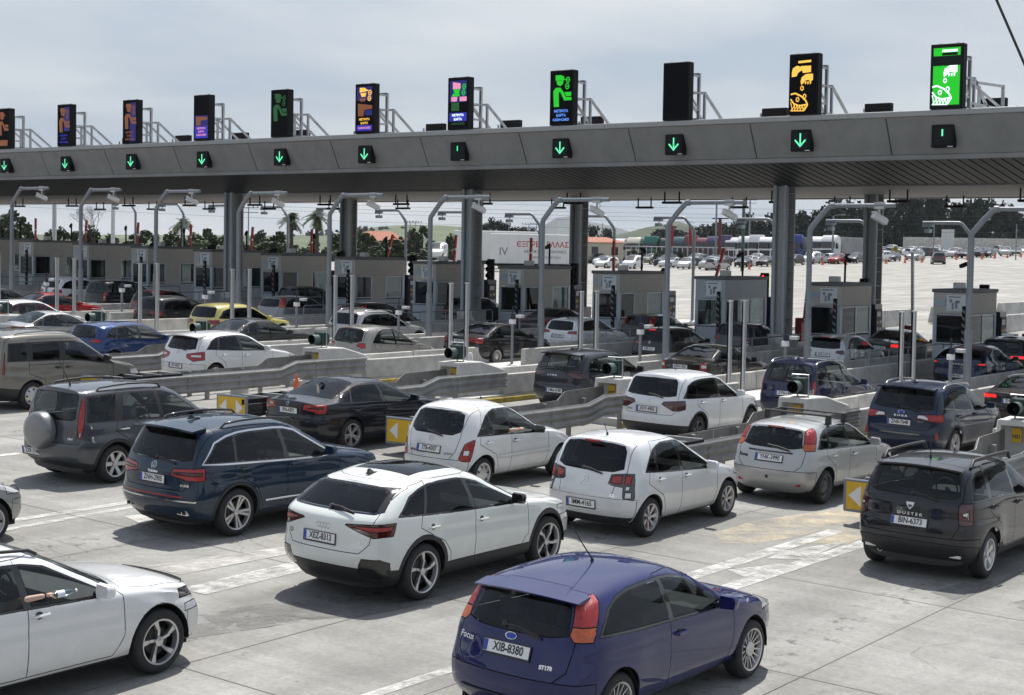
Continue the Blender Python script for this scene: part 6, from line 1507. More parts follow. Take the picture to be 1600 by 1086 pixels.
# 8 small white rounded hatch
P = dict(P_micra, extras=[x_plate('ITB-4307', -.558, .72, .03, .05), x_badge(-.515, .90, .045, kind='ring'), x_text('MICRA', .05, -.54, .40, .66), x_text('ACENTA', .045, -.54, -.40, .66), x_wiper(-.46, 1.02, .10, .34, .3), x_mast(.9, 1.52, .1, -.5), x_bar(.42, 2.05, -.848, -.842, .56, .60, WHITE, 'side_moulding')])
mic = put(make_car('car', 'small white rounded hatchback with oval tail lights and an elbow out of the window', P, WHITE), 21.55, 17.4)
# 9 navy saloon
P = dict(P_bmw, extras=[x_plate('IPA-4391', -1.005, .83, .0), x_badge(-1.005, .965, .04), x_text('320d', .06, -.985, .52, .93), x_fin(.02, 1.278 + .01), x_tips(-.98, .36, (.50,)), x_bar(-1.0, -.9, -.5, .5, .66, .675, M_TRIM, 'boot_lip')])
put(make_car('car', 'midnight navy saloon with red tail lights beside the two-arrow board', P, NAVY), 23.33, 22.28)
# 10 silver five-door hatch with roof bars
def x_bars(r, P, b):
    for x, z in ((.45, 1.42), (1.12, 1.41)):
        k = MB(); k.box(x - .03, x + .03, -.66, .66, z + .08, z + .115); k.build('roof_bar', M_TRIM, r, bevel=.01)
        for s in (1, -1):
            k = MB(); k.prism([(x - .05, z - .06), (x + .05, z - .06), (x + .03, z + .085), (x - .03, z + .085)], 'y', s * .56, s * .66); k.build('bar_foot', M_TRIM, r, bevel=.01)
P = dict(P_focus5, extras=[x_plate('YHK-3990', -.615, .80, .0, .12), x_bars, x_text('Focus', .085, -.56, .53, .80, M_TRIM), x_wiper(-.50, 1.01, .05, .42, .3), x_bar(-.63, -.58, -.43, .43, .895, .925, M_NAVY, 'tailgate_handle'), x_brake(-.40, 1.335, .16), lambda r, P, b: MB().cyl((-.70, 0, .47), (-.66, 0, .47), .03, 10).build('tow_eye_cover', M_TRIM, r), x_reflector(-.66, .56, .36, .1, .04)])
put(make_car('car', 'silver five-door hatchback with black roof bars and steel wheels', P, SILV), 25.1, 12.45)
# 11 steel blue crossover
P = vary(P_tiguan, 1.01, 1.02, 1.0, style='five', rimm=M_ALLOY, wg=[G_TINT, G_CLEAR, G_CLEAR], lights=[([(.34, .95), (.36, 1.04), (.97, 1.07), (.97, .90), (.70, .90)], (-.58, -.56), 'r'), ([(.36, .965), (.38, 1.03), (.62, 1.04), (.62, .93)], (-.8, -.8), 'w')], extras=[x_plate('ZNB-7648', -.91, .85, .03, .05), x_badge(-.865, 1.07, .04, kind='oval'), x_text('K U G A', .055, -.905, 0, .99, sx=1.5), x_wiper(-.78, 1.17, 0, .40, .35), x_fin(-.1, 1.668, KUGAB), x_spoiler(-.78, -.42, 1.655, .64, .03, .03), x_rails(-.15, 1.35, .66, 1.60, 1.585, M_CHROME, .03), x_reflector(-.86, .78, .60, .08, .14), x_bar(-.95, -.88, -.45, .45, .60, .63, M_DKCH, 'diffuser_strip')])
put(make_car('car', 'steel blue crossover with clear-centred tail lights, on the right', P, KUGAB), 32.24, 12.85)
# 12 anthracite rugged crossover
P = dict(P_duster, extras=[x_plate('BIN-6373', -.815, .80, .0, .05), x_badge(-.76, 1.02, .05, kind='shield'), x_text('D U S T E R', .058, -.80, 0, .905, sx=1.25), x_wiper(-.73, 1.19, 0, .38, .3), x_mast(-.12, 1.635, .36, -.1), x_rails(-.25, 1.35, .64, 1.58, 1.585, M_TRIM, .075, .026), x_spoiler(-.66, -.42, 1.61, .62, .025, .02), x_tips(-.80, .30, (.50,), .035), x_reflector(-.80, .62, .36, .16, .04, M_CLEAR)])
put(make_car('car', 'anthracite rugged crossover with cross-shaped lights, right edge behind the arrow board', P, ANTHR), 21.24, 8.2)
# 13 white small off-roader
P = vary(P_tiguan, .935, .96, .965, style='five', wr_=.335, rim=.225, arch=.38, rimm=M_ALLOYD, lights=[([(.34, .93), (.38, .99), (.97, 1.05), (.97, .90), (.74, .80), (.60, .80)], (-.52, -.52), 'd')], wg=[G_DARK, G_DARK, G_CLEAR], extras=[x_plate('XHY-4905', -.835, .80, .03, .05), x_badge(-.80, .985, kind='s'), x_text('VITARA', .05, -.82, .50, .77), x_text('GDI·4', .05, -.82, -.50, .77), x_wiper(-.73, 1.13, 0, .36, .3), x_mast(.35, 1.605, .08, -.4)], clad=[('low', [(-1.2, 0), (9, 0), (9, .33), (.41, .33), (-.41, .46), (-1.2, .52)])], cladm=M_TRIM)
put(make_car('car', 'white compact off-roader with dark red wedge lights behind the rails', P, WHITE2), 29.95, 17.85)
# 14 navy people carrier
P = dict(P_mpv, extras=[x_plate('ZYN-1480', -.75, .78, .0), x_rails(-.3, 1.3, .62, 1.55, 1.55, M_CHROME, .03), x_fin(.0, 1.63, NAVY), x_wiper(-.68, 1.10, 0, .4, .3)])
put(make_car('car', 'dark navy people carrier with silver roof rails behind a signal lamp', P, DBLUE, q=.85), 36.05, 17.55)
# 15 gunmetal crossover behind the nose lamp
P = vary(P_tiguan, .96, .98, .955, style='twin5', lights=[([(.32, .98), (.34, 1.05), (.97, 1.03), (.97, .90), (.6, .90)], (-.6, -.6), 'd')], wg=[G_TINT, G_CLEAR, G_CLEAR], rg=G_CLEAR, extras=[x_plate('XMA-4148', -.875, .56, .0), x_text('L Y N K', .06, -.86, .1, .95, sx=1.5), x_fin(-.05, 1.59), x_wiper(-.74, 1.11, 0, .36, .3), x_spoiler(-.74, -.40, 1.575, .62, .03, .03)], mirrorm=M_PIANO)
put(make_car('car', 'gunmetal crossover with lettered tailgate behind the third island nose', P, GUN, q=.9), 33.35, 22.75)
# 16 dark bronze liftback saloon
P = vary(P_bmw, .965, .98, 1.02, style='cover', lights=[([(.58, .76), (.58, 1.0), (.97, 1.0), (.97, .72)], (-.78, -.78), 'r'), ([(.62, .84), (.62, .94), (.97, .94), (.97, .84)], (-.8, -.8), 'w')], wg=[G_TINT] * 3, extras=[x_plate('KBN-1006', -.975, .86, .05), x_mast(.2, 1.36, .18, -.5), x_text('OCTAVIA', .05, -.965, .0 - .5, .97)])
put(make_car('car', 'dark bronze saloon with upright red lights behind two pale posts', P, BRONZE, q=.85), 39.95, 22.75)
# 17 silver-white small hatch
P = vary(P_focus5, .955, 1.02, 1.02, style='twin5', rimm=M_ALLOY, wr_=.31, rim=.22, lights=[([(.45, .86), (.47, .93), (.97, 1.0), (.97, .84), (.66, .82)], (-.45, -.45), 'd'), ([(.56, .88), (.56, .93), (.97, .95), (.97, .89)], (-.52, -.52), 'l')], rg=G_DARK, extras=[x_plate('KZE-1139', -.635, .78, .0), x_badge(-.61, .92, .035, kind='ring'), x_brake(-.42, 1.385, .12, True), x_spoiler(-.55, -.15, 1.415, .60, .02, .03, M_PIANO)])
put(make_car('car', 'silver white hatchback with glowing brake lights before the column booth', P, paint('silver white car paint', (.50, .515, .53), .3, .3), q=.85), 49.4, 22.85)
# 18 dark saloon beyond it
P = vary(P_bmw, .96, .98, 1.03, style='five', lights=[([(.42, .86), (.45, .98), (.97, .98), (.97, .84)], (-.72, -.72), 'l')], wg=[G_TINT] * 3, rg=G_DARK, extras=[x_plate('XBA-2210', -.98, .82, .0), x_fin(.1, 1.33)])
put(make_car('car', 'dark grey saloon half hidden behind the silver white hatchback', P, SMOKEG, q=.7), 54.7, 22.9)
# 19 dark blue coupe crossover with full-width lights
P = vary(P_q3, 1.0, 1.0, .975, style='blade5', rimm=M_ALLOYD, lights=[([(.02, .97), (.02, .995), (.6, 1.0), (.97, 1.02), (.97, .90), (.72, .90), (.66, .965)], (-.56, -.55), 'd'), ([(.66, .94), (.68, .98), (.97, .99), (.97, .935)], (-.60, -.58), 'l')], extras=[x_plate('KTM-6601', -.915, .56, .0), x_text('C  U  P  R  A', .06, -.915, 0, .93, sx=1.3, bold=.003), x_brake(-.46, 1.39, .12, True), x_fin(-.02, 1.46)])
put(make_car('car', 'dark blue coupe crossover with spaced tailgate lettering behind the right hand mast', P, DBLUE, q=.85), 48.45, 17.65)
# 20, 21 at the right edge
P = vary(P_tiguan, .98, .98, .98, style='five', lights=[([(.34, .95), (.36, 1.03), (.97, 1.05), (.97, .92)], (-.6, -.6), 'l')], extras=[x_plate('TAA-9012', -.90, .86), x_bar(-.1, .35, -.22, .22, 1.66, 1.73, M_SIGNW, 'roof_sign')])
put(make_car('car', 'black crossover with a pale roof under the amber display at the right edge', P, BLACKP, q=.7), 52.6, 17.7)
P = vary(P_bmw, .98, 1, 1.0, lights=[([(.40, .88), (.42, .97), (.97, .97), (.97, .86)], (-.74, -.72), 'l')], extras=[x_plate('ZHK-3177', -1.0, .83)])
put(make_car('car', 'black saloon with a lit brake light cut by the right edge', P, BLACKP, q=.7), 39.3, 12.75)
# 22 black hatch with pale roof reflection
P = vary(P_focus5, .98, 1.02, 1.03, style='twin5', rimm=M_ALLOY, wr_=.315, rim=.225, lights=[([(.42, .89), (.46, .98), (.97, 1.0), (.97, .88)], (-.5, -.48), 'd'), ([(.52, .915), (.54, .955), (.97, .96), (.97, .915)], (-.52, -.5), 'l')], rg=G_DARK, wg=[G_TINT] * 3, extras=[x_plate('KMB-5521', -.64, .74, .0), x_badge(-.59, .96, .05, kind='w'), x_brake(-.43, 1.39, .12, True), x_mast(.0, 1.45, .2, -.4)])
put(make_car('car', 'black hatchback with glowing lights behind the two long masts in the middle', P, BLACKP, q=.8), 46.1, 27.85)
# 23 white estate-like hatch
P = vary(P_focus5, 1.0, 1.02, 1.02, style='five', rimm=M_ALLOY, wr_=.312, rim=.22, lights=[([(.40, .88), (.44, .97), (.97, 1.0), (.97, .86)], (-.46, -.42), 'r')], rg=G_DARK, extras=[x_plate('XHT-5501', -.64, .78, .0), x_fin(.0, 1.44)])
put(make_car('car', 'white hatchback with slim red lights between the pale posts', P, WHITE2, q=.8), 47.8, 32.9)
# 24 black saloon
P = vary(P_bmw, 1.0, 1.0, 1.0, style='multi', wg=[G_TINT] * 3, extras=[x_plate('XEB-4477', -1.0, .86), x_mast(.1, 1.33, .1, -.4)])
put(make_car('car', 'long black saloon beside the slim reader pedestal in the middle lane', P, BLACKP, q=.75), 41.6, 32.4)
# 25 champagne hatch
P = vary(P_c3, 1.0, .98, .99, style='cover', lights=[([(.44, .90), (.50, 1.0), (.97, .98), (.97, .86), (.64, .84)], (-.42, -.40), 'r')], wg=[G_TINT, G_CLEAR, G_CLEAR], rg=G_TINT, extras=[x_plate('ZKY-7105', -.66, .72), x_wiper(-.58, 1.03, .05, .36, .3), x_brake(-.44, 1.44, .1)])
put(make_car('car', 'champagne silver hatchback beyond the concrete wall of the fifth island', P, CHAMP, q=.85), 35.75, 32.65)
# 26 silver crossover behind the posts
P = vary(P_tiguan, .97, .97, .95, style='five', lights=[([(.40, .93), (.44, 1.0), (.97, 1.05), (.97, .90)], (-.5, -.5), 'd')], wg=[G_TINT] * 3, extras=[x_plate('IBT-8840', -.88, .8), x_rails(-.2, 1.3, .62, 1.53, 1.52, M_CHROME, .03)])
put(make_car('car', 'silver crossover behind the pair of pale posts left of the middle', P, SILV, q=.75), 41.4, 37.9)
# 27 white hatch with arrow lights
P = vary(P_focus5, 1.02, 1.05, 1.04, style='five', rimm=M_ALLOY, wr_=.315, rim=.222, lights=[([(.36, .80), (.34, .90), (.80, .98), (.97, .97), (.97, .78), (.62, .70)], (-.38, -.36), 'r'), ([(.5, .82), (.5, .88), (.97, .90), (.97, .82)], (-.46, -.45), 'w')], rg=G_DARK, wg=[G_DARK, G_DARK, G_CLEAR], extras=[x_plate('IAT-4073', -.71, .56), x_badge(-.61, .95, kind='chevron'), x_mast(.0, 1.46, .08, -.4), x_wiper(-.52, 1.05, .05, .36, .3), x_spoiler(-.55, -.15, 1.445, .62, .025, .03)])
c4 = put(make_car('car', 'white hatchback with big red arrow-shaped lights behind the long guard rail', P, WHITE, q=.95), 29.35, 33.0)
# 28 beige van
P = dict(P_van, extras=[x_plate('XPE-3390', -.86, .74), x_bar(-.14, 1.2, -.918, -.910, 1.06, 1.075, M_TRIM, 'sliding_rail'), x_rails(-.4, 1.3, .66, 1.78, 1.80, M_TRIM, .01, .012), x_bar(.42, 2.26, -.925, -.915, .52, .60, M_TRIM, 'side_moulding')])
put(make_car('van', 'warm grey beige van with side windows at the left edge', P, BEIGE, cat='van'), 22.28, 31.6)
# 29.. left lanes
P = vary(P_focus5, 1.02, 1.03, 1.02, style='multi', rimm=M_ALLOY, wg=[G_TINT, G_CLEAR, G_CLEAR], lights=[([(.44, .88), (.48, .97), (.97, 1.0), (.97, .86)], (-.44, -.42), 'r')])
put(make_car('car', 'medium blue hatchback behind the beige van', P, BLUE2, q=.8), 29.6, 37.7)
P = vary(P_bmw, .96, .98, 1.0, style='cover', wg=[G_TINT] * 3)
put(make_car('car', 'silver saloon behind the medium blue hatchback at the left', P, SILV, q=.75), 31.0, 43.0)
put(make_car('car', 'graphite grey saloon in front of the yellow car', vary(P_bmw, .98, 1, .99, style='five', wg=[G_TINT] * 3), SMOKEG, q=.75), 35.2, 37.8)
P = vary(P_tiguan, .97, .97, .94, style='five', wg=[G_DARK] * 3, rails=1)
put(make_car('car', 'yellow estate car with dark glass, the only yellow car in the lanes', P, YELP, q=.8), 39.1, 42.8)
put(make_car('car', 'black hatchback in the shade behind the silver crossover roof', vary(P_focus5, 1, 1, 1.02), BLACKP, q=.6), 47.2, 43.1)
put(make_car('car', 'white hatchback with rounded side windows at the left edge', vary(P_focus5, 1.02, 1.04, 1.04, style='five', rimm=M_ALLOY), WHITE, q=.7), 33.5, 48.1)
put(make_car('car', 'black crossover left of the yellow car, red light showing', vary(P_tiguan, .95, .97, .92), BLACKP, q=.7), 40.8, 48.0)
put(make_car('car', 'silver grey estate car in front of the beige booths left of the middle', vary(P_focus5, 1.06, 1.02, 1.02, style='five'), paint('dull silver car paint', (.26, .27, .29), .5, .32), q=.75), 47.4, 48.0)
put(make_car('car', 'red saloon at the far left behind the white hatchback', vary(P_bmw, .96, .98, 1.01), REDP, q=.65), 38.3, 53.0)
put(make_car('car', 'dark wine red hatchback behind the two pale posts on the left', vary(P_c3, 1.03, 1.0, .98), REDD, q=.65), 44.5, 53.0)
put(make_car('car', 'long black people carrier before the leftmost booths', vary(P_mpv, 1.08, 1.0, 1.04), BLACKP, q=.65), 45.6, 57.4)
put(make_car('car', 'black saloon entering at the left edge above the white hatchback', vary(P_bmw, .96, .98, 1.0), BLACKP, q=.6), 38.9, 57.6)
put(make_car('car', 'white crossover far left beneath the camera masts', vary(P_tiguan, .96, .96, .95), WHITE2, q=.65), 47.2, 62.8)
put(make_car('car', 'dark grey crossover at the booth windows left of the middle', vary(P_mpv, 1, 1, .98), GUN, q=.55), 53.6, 53.0)
put(make_car('car', 'black hatchback in shade beyond the black one in the middle', vary(P_focus5, 1.0, 1.0, 1.03, wg=[G_CLEAR] * 3), BLACKP, q=.55), 53.4, 33.0)
put(make_car('car', 'dark saloon at the booth window beyond the white hatchback', vary(P_bmw, .96, .98, 1.0), SMOKEG, q=.55), 53.4, 37.9)
put(make_car('car', 'black crossover stopped at the payment machine behind the masts', vary(P_tiguan, .96, .96, .96), BLACKP, q=.55), 54.4, 43.1)
put(make_car('car', 'dark grey hatchback at the barrier next to the black hatchback', vary(P_c3, 1.02, 1.0, .98), GUN, q=.55), 52.0, 27.9)
# ------------------------------------------------------------------ people in the cars
M_SKIN = mat('skin', (.50, .335, .255), .55, noise=.06, nscale=20)
M_SHIRT = mat('pale shirt', (.50, .49, .47), .85, noise=.1, nscale=10); M_SHIRT2 = mat('dark shirt', (.03, .035, .05), .85, noise=.15); M_HAIR = mat('dark hair', (.015, .011, .009), .7, noise=.3, nscale=40)
def skin_body(name, nodes, edges, m, parent, root=0, sub=2):
    me = bpy.data.meshes.new(name); me.from_pydata([n[:3] for n in nodes], edges, []); o = link(name, me, parent)
    md = o.modifiers.new('skin', 'SKIN'); sv = me.skin_vertices[0].data
    for i, n in enumerate(nodes): sv[i].radius = (n[3], n[4] if len(n) > 4 else n[3])
    sv[root].use_root = True; s2 = o.modifiers.new('sub', 'SUBSURF'); s2.levels = sub; s2.render_levels = sub
    dg = bpy.context.evaluated_depsgraph_get(); m2 = bpy.data.meshes.new_from_object(o.evaluated_get(dg)); o.modifiers.clear(); o.data = m2
    m2.materials.clear(); m2.materials.append(m); m2.shade_smooth(); return o
def sitter(name, label, loc, rz, hand, shirt, group=None, elbow=None, grip=True):
    """a seated person; local +X forward, origin on the seat; right arm reaches out of the window to `hand`"""
    p = thing(name, label, 'person', loc, rz, group)
    h = Vector(hand); sh = Vector((-.02, -.19, .50)); el = Vector(elbow) if elbow else (sh + h) / 2 + Vector((.0, -.02, -.06))
    wr_ = h + (el - h).normalized() * .085
    # one continuous body: pelvis, spine, neck, head, both arms, thighs and shins
    nd = [(0, 0, .08, .17, .13), (-.02, 0, .28, .165, .12), (-.05, 0, .46, .17, .11), (-.05, 0, .57, .062), (-.03, 0, .67, .07), (.0, 0, .755, .098, .085), (.0, 0, .84, .07),
          (*sh, .062), (*el, .037), (*wr_, .025), (-.02, .19, .50, .062), (.10, .25, .24, .045), (.30, .18, .20, .032),
          (.40, -.11, .10, .085), (.62, -.11, -.22, .055), (.40, .11, .10, .085), (.62, .11, -.22, .055)]
    ed = [(0, 1), (1, 2), (2, 3), (3, 4), (4, 5), (5, 6), (2, 7), (7, 8), (8, 9), (2, 10), (10, 11), (11, 12), (0, 13), (13, 14), (0, 15), (15, 16)]
    bd = skin_body('body', nd, ed, M_SKIN, p)
    # hand: palm with four unequal fingers and a thumb curling round what it holds
    d = (h - wr_).normalized(); out = Vector((0, 0, 1)); side = d.cross(out).normalized(); out = side.cross(d)
    pal = MB(); q = [wr_, wr_ + d * .03, h, h + d * .02]
    nd = [(*wr_, .027), (*(wr_ + d * .045), .036, .020), (*(h + d * .005), .040, .018)]; ed = [(0, 1), (1, 2)]
    skin_body('palm', nd, ed, M_SKIN, bd, 0, 2)
    for i, ln in enumerate((.070, .080, .074, .056)):
        b0 = h + side * (.028 - .019 * i); c1 = -.35 if grip else -.1
        p1 = b0 + d * ln * .45 + out * .018; p2 = p1 + d * ln * .30 - out * ln * (.30 if grip else .12); p3 = p2 + d * ln * .05 - out * ln * (.35 if grip else .12)
        f = skin_body('finger', [(*(b0 - d * .012), .0095), (*p1, .0090), (*p2, .0082), (*p3, .0065)], [(0, 1), (1, 2), (2, 3)], M_SKIN, bd, 0, 1)
    t0 = wr_ + d * .03 + side * .03; skin_body('thumb', [(*t0, .012), (*(t0 + side * .022 + d * .03 - out * .01), .0105), (*(t0 + side * .018 + d * .06 - out * .035), .008)], [(0, 1), (1, 2)], M_SKIN, bd, 0, 1)
    # shirt over the torso and upper arm
    nd = [(0, 0, .06, .185, .15), (-.02, 0, .28, .178, .135), (-.05, 0, .45, .178, .122), (-.05, 0, .53, .08), (*sh, .074), (*(sh + (el - sh) * .55), .060), (-.02, .19, .50, .074), (.05, .23, .34, .058)]
    skin_body('shirt', nd, [(0, 1), (1, 2), (2, 3), (2, 4), (4, 5), (2, 6), (6, 7)], shirt, bd)
    hb = MB(); hb.lathe([(0, .115), (.06, .10), (.098, .05), (.105, 0), (.098, -.05), (.08, -.09)], (-.015, 0, .80), 'z', 16); hb.build('hair', M_HAIR, bd, smooth=70)
    fc = MB()
    for s in (1, -1):
        fc.lathe([(0, .012), (.010, .006), (.013, 0)], (.080, s * .034, .775), 'x', 8); fc.box(-.02, .02, s * .088 - .008, s * .088 + .008, .735, .795)
    fc.box(.088, .108, -.012, .012, .735, .775); fc.box(.083, .090, -.024, .024, .702, .710); fc.build('face', M_SKIN, bd, bevel=.005)
    return p
def occ(car_xy, sx, sy, dz=.44):
    x, y = car_xy[0] + sx, car_xy[1] + sy; return (x, y, Gz(x, y) + dz)
# arm with a bottle out of the white crossover
pk = occ((7.63, 12.97), 1.02, -.42, .42); hk = (8.97 - pk[0], 12.01 - pk[1], Gz(8.97, 12) + 1.09 - pk[2])
sitter('person', 'person in a pale top holding a bottle out of the white car window', pk, 0, hk, M_SHIRT, 'people in the queuing cars', elbow=(8.70 - pk[0], 12.16 - pk[1], Gz(8.7, 12) + 1.05 - pk[2]))
bo = thing('water_bottle', 'clear plastic water bottle with white label held out of the white car window', 'bottle', (8.99, 11.985, Gz(9, 12) + 1.085))
b = MB(); b.lathe([(0, -.06), (.030, -.055), (.033, -.03), (.033, .10), (.030, .13), (.014, .165), (.013, .18)], n=16, axis='x'); o = b.build('bottle_body', glass('bottle plastic', (.80, .86, .90), .08), bo, smooth=60)
b = MB(); b.lathe([(.0335, -.02), (.0338, .06)], n=16, axis='x'); b.build('bottle_label', mat('bottle label', (.70, .74, .80), .5), bo)
b = MB(); b.lathe([(.0155, .18), (.0155, .2), (0, .2)], n=12, axis='x'); b.build('bottle_cap', M_SIGNW, bo)
bo.rotation_euler = (0, -.05, -.10)
pm_ = occ((21.45, 17.4), .85, -.38, .44); sitter('person', 'person with an elbow on the open window of the small white rounded hatchback', pm_, 0, (22.66 - pm_[0], 16.57 - pm_[1], Gz(22.6, 16.5) + 1.03 - pm_[2]), M_SHIRT, 'people in the queuing cars', elbow=(22.36 - pm_[0], 16.55 - pm_[1], Gz(22.4, 16.5) + 1.03 - pm_[2]), grip=False)
pc_ = occ((29.35, 33.0), 1.05, -.38, .42); sitter('person', 'person with a hand at the window of the white hatchback with arrow-shaped lights', pc_, 0, (1.30 + 29.35 - pc_[0], -.44, .56), M_SHIRT2, 'people in the queuing cars', elbow=(.12, -.40, .50), grip=False)
# drivers at the wheel of the nearer cars
for (cx, cy, dx, lab, sh_) in ((11.72, 8.32, .90, 'driver in a dark shirt inside the vivid blue hatchback', M_SHIRT2), (25.1, 12.45, .92, 'driver in a pale shirt inside the silver hatchback', M_SHIRT), (17.23, 22.24, .95, 'driver in a dark shirt inside the slate grey off-roader', M_SHIRT2), (23.33, 22.28, .95, 'driver in a pale shirt inside the navy saloon', M_SHIRT)):
    p0 = occ((cx, cy), dx, .36, .42); sitter('person', lab, p0, 0, (.42, -.10, .42), sh_, 'people in the queuing cars', elbow=(.16, -.24, .30))
# ------------------------------------------------------------------ car park beyond the plaza
LOT = [(180.6, 127.0, 'w'), (185.7, 127.5, 'g'), (194.3, 130.5, 'w'), (188.9, 123.2, 'w'), (173.5, 112.1, 'w'), (172.8, 108.0, 'v'), (197.8, 120.2, 'o'), (180.7, 106.2, 'w'), (175.0, 101.2, 'w'), (198.7, 113.4, 's'), (167.5, 93.6, 's'), (219.7, 123.8, 'w'), (192.2, 105.1, 'k'), (219.8, 118.9, 'w'), (186.1, 98.8, 'k'), (219.8, 115.0, 'g'), (189.9, 97.5, 'k'), (197.3, 96.4, 'k'), (204.6, 97.4, 'v'), (204.8, 95.3, 'w'), (204.9, 93.6, 'r'), (237.3, 106.4, 'w'), (208.7, 92.4, 'k'), (237.1, 103.5, 'w'), (216.3, 91.6, 'w'), (220.1, 91.6, 't'), (245.6, 99.7, 'w'), (224.0, 89.5, 's'), (245.2, 96.2, 'g'), (203.0, 78.1, 'd'), (249.5, 94.8, 'w'), (240.1, 89.4, 's'), (240.0, 87.7, 'n'), (248.2, 88.3, 'k'), (251.0, 87.7, 'k'), (284.8, 98.3, 's'), (265.5, 90.1, 's'), (274.4, 91.1, 'g'), (261.5, 109.9, 'g'), (233.5, 117.1, 'w'), (238.2, 117.8, 's'), (229.9, 141.5, 'w'), (224.6, 134.4, 'w'), (219.5, 139.6, 'w'), (247.4, 114.0, 'w'), (256.5, 109.9, 's'), (266.6, 110.1, 'w'), (265.6, 105.4, 's'), (265.0, 102.8, 'w')]
CONES = [(197.8, 92.9), (198.3, 89.6), (205.3, 89.9), (205.6, 86.8), (209.2, 85.5), (212.8, 84.4), (227.8, 84.9), (227.7, 83.2), (235.3, 83.6), (243.0, 84.3), (251.2, 85.0), (260.0, 85.7), (174.4, 92.0)]
TR = [(214.6, 137.1, 'w'), (214.7, 134.2, 'c'), (214.9, 131.2, 'g'), (215.0, 128.0, 'k'), (215.1, 125.9, 't'), (215.2, 123.6, 'm'), (215.2, 121.7, 'm'), (215.3, 119.4, 'p'), (215.4, 117.6, 'p'), (215.4, 116.0, 'w'), (215.5, 114.0, 'w'), (215.6, 112.2, 'w'), (215.6, 110.4, 'w'), (215.7, 108.1, 'w'), (215.8, 105.7, 'b'), (215.9, 101.8, 'w'), (216.0, 99.7, 'w'), (160.7, 131.7, 'v')]
TREES = [(269.4, 140.9, 5.5, 5.9, 3.3), (271.3, 138.4, 5.5, 6.5, 4.3), (264.2, 131.2, 5.5, 6.1, 3.6), (266.4, 128.2, 5.8, 6.3, 3.6), (259.2, 121.2, 5.9, 7.3, 4.0), (261.1, 118.6, 5.9, 7.5, 4.2), (263.0, 116.0, 6.2, 6.6, 3.5), (265.1, 113.2, 6.3, 6.8, 3.5), (271.8, 112.6, 6.4, 8.6, 3.8), (273.6, 110.1, 6.4, 8.1, 3.6), (275.6, 107.6, 6.5, 8.6, 4.1), (272.5, 103.3, 6.5, 7.0, 3.8), (274.2, 101.0, 6.5, 6.6, 4.0), (276.1, 98.4, 6.6, 7.7, 4.0), (282.8, 97.9, 6.7, 6.9, 4.1), (289.3, 97.5, 6.8, 5.8, 3.2), (290.9, 95.3, 6.8, 5.3, 3.6), (292.7, 92.9, 6.9, 5.1, 3.6), (289.8, 163.9, 5.3, 4.7, 4.1), (292.2, 160.6, 5.4, 5.0, 4.1), (285.4, 153.0, 5.4, 5.4, 3.8), (295.1, 173.4, 5.3, 4.3, 4.3), (293.0, 176.3, 5.2, 4.0, 3.7), (250.3, 166.7, 5.8, 3.4, 1.8), (251.8, 164.7, 5.8, 2.9, 2.0), (222.5, 170.7, 6.9, 3.0, 1.6), (223.5, 169.3, 6.9, 2.7, 1.6), (224.2, 168.3, 7.0, 2.3, 1.2), (233.7, 172.4, 7.1, 1.7, 2.7), (235.3, 170.2, 7.1, 1.5, 2.4)]
BUSH = [(85.1, 120.4, 4.3, 3.2, 2.7), (92.0, 127.9, 4.3, 2.5, 1.6), (105.7, 143.0, 3.8, 1.9, 1.9), (100.2, 133.7, 3.9, 2.3, 2.0), (107.8, 140.1, 3.8, 1.9, 2.8), (102.5, 130.5, 4.1, 2.0, 2.0), (109.7, 137.6, 4.0, 1.6, 2.1), (111.8, 134.8, 4.1, 1.8, 2.8), (120.3, 140.1, 4.0, 1.8, 2.3), (122.1, 137.8, 4.0, 2.0, 2.7), (116.5, 128.4, 4.1, 2.1, 2.0), (124.3, 134.8, 4.1, 1.8, 2.3), (134.1, 138.4, 3.9, 2.6, 2.7), (135.0, 137.1, 3.9, 2.3, 2.4), (146.6, 138.3, 4.0, 2.4, 3.4), (156.0, 142.4, 3.8, 3.2, 3.5), (156.8, 141.3, 3.8, 2.6, 2.6), (143.3, 125.9, 3.9, 1.8, 4.0), (167.9, 143.2, 3.8, 3.5, 2.8), (169.0, 141.8, 3.9, 3.7, 2.4), (171.2, 138.8, 4.2, 2.3, 1.8), (161.6, 101.3, 3.7, 1.3, 2.9), (163.7, 98.5, 3.7, 1.0, 2.7), (164.9, 96.9, 3.8, 1.1, 1.9), (223.7, 93.3, 5.1, 1.5, 2.2), (229.9, 93.4, 5.3, 1.4, 1.6)]
PALMS = [(107.5, 107.0, 3.9, 3.3), (109.0, 105.0, 4.0, 3.5), (114.6, 131.0, 3.6, 3.3)]
LOTC = {'w': (WHITE, 'white'), 's': (SILV, 'silver'), 'g': (SMOKEG, 'dark grey'), 'k': (BLACKP, 'black'), 'r': (REDP, 'red'), 't': (paint('dark green car paint', (.02, .045, .035), .3), 'dark green'), 'n': (NAVY, 'navy'), 'd': (paint('taupe car paint', (.07, .062, .055), .4), 'taupe'), 'o': (paint('olive car paint', (.16, .17, .12), .3), 'pale olive'), 'v': (WHITE2, 'white')}
M_LOTG = mat('dark distant glass', (.015, .018, .022), .08, coat=.5)
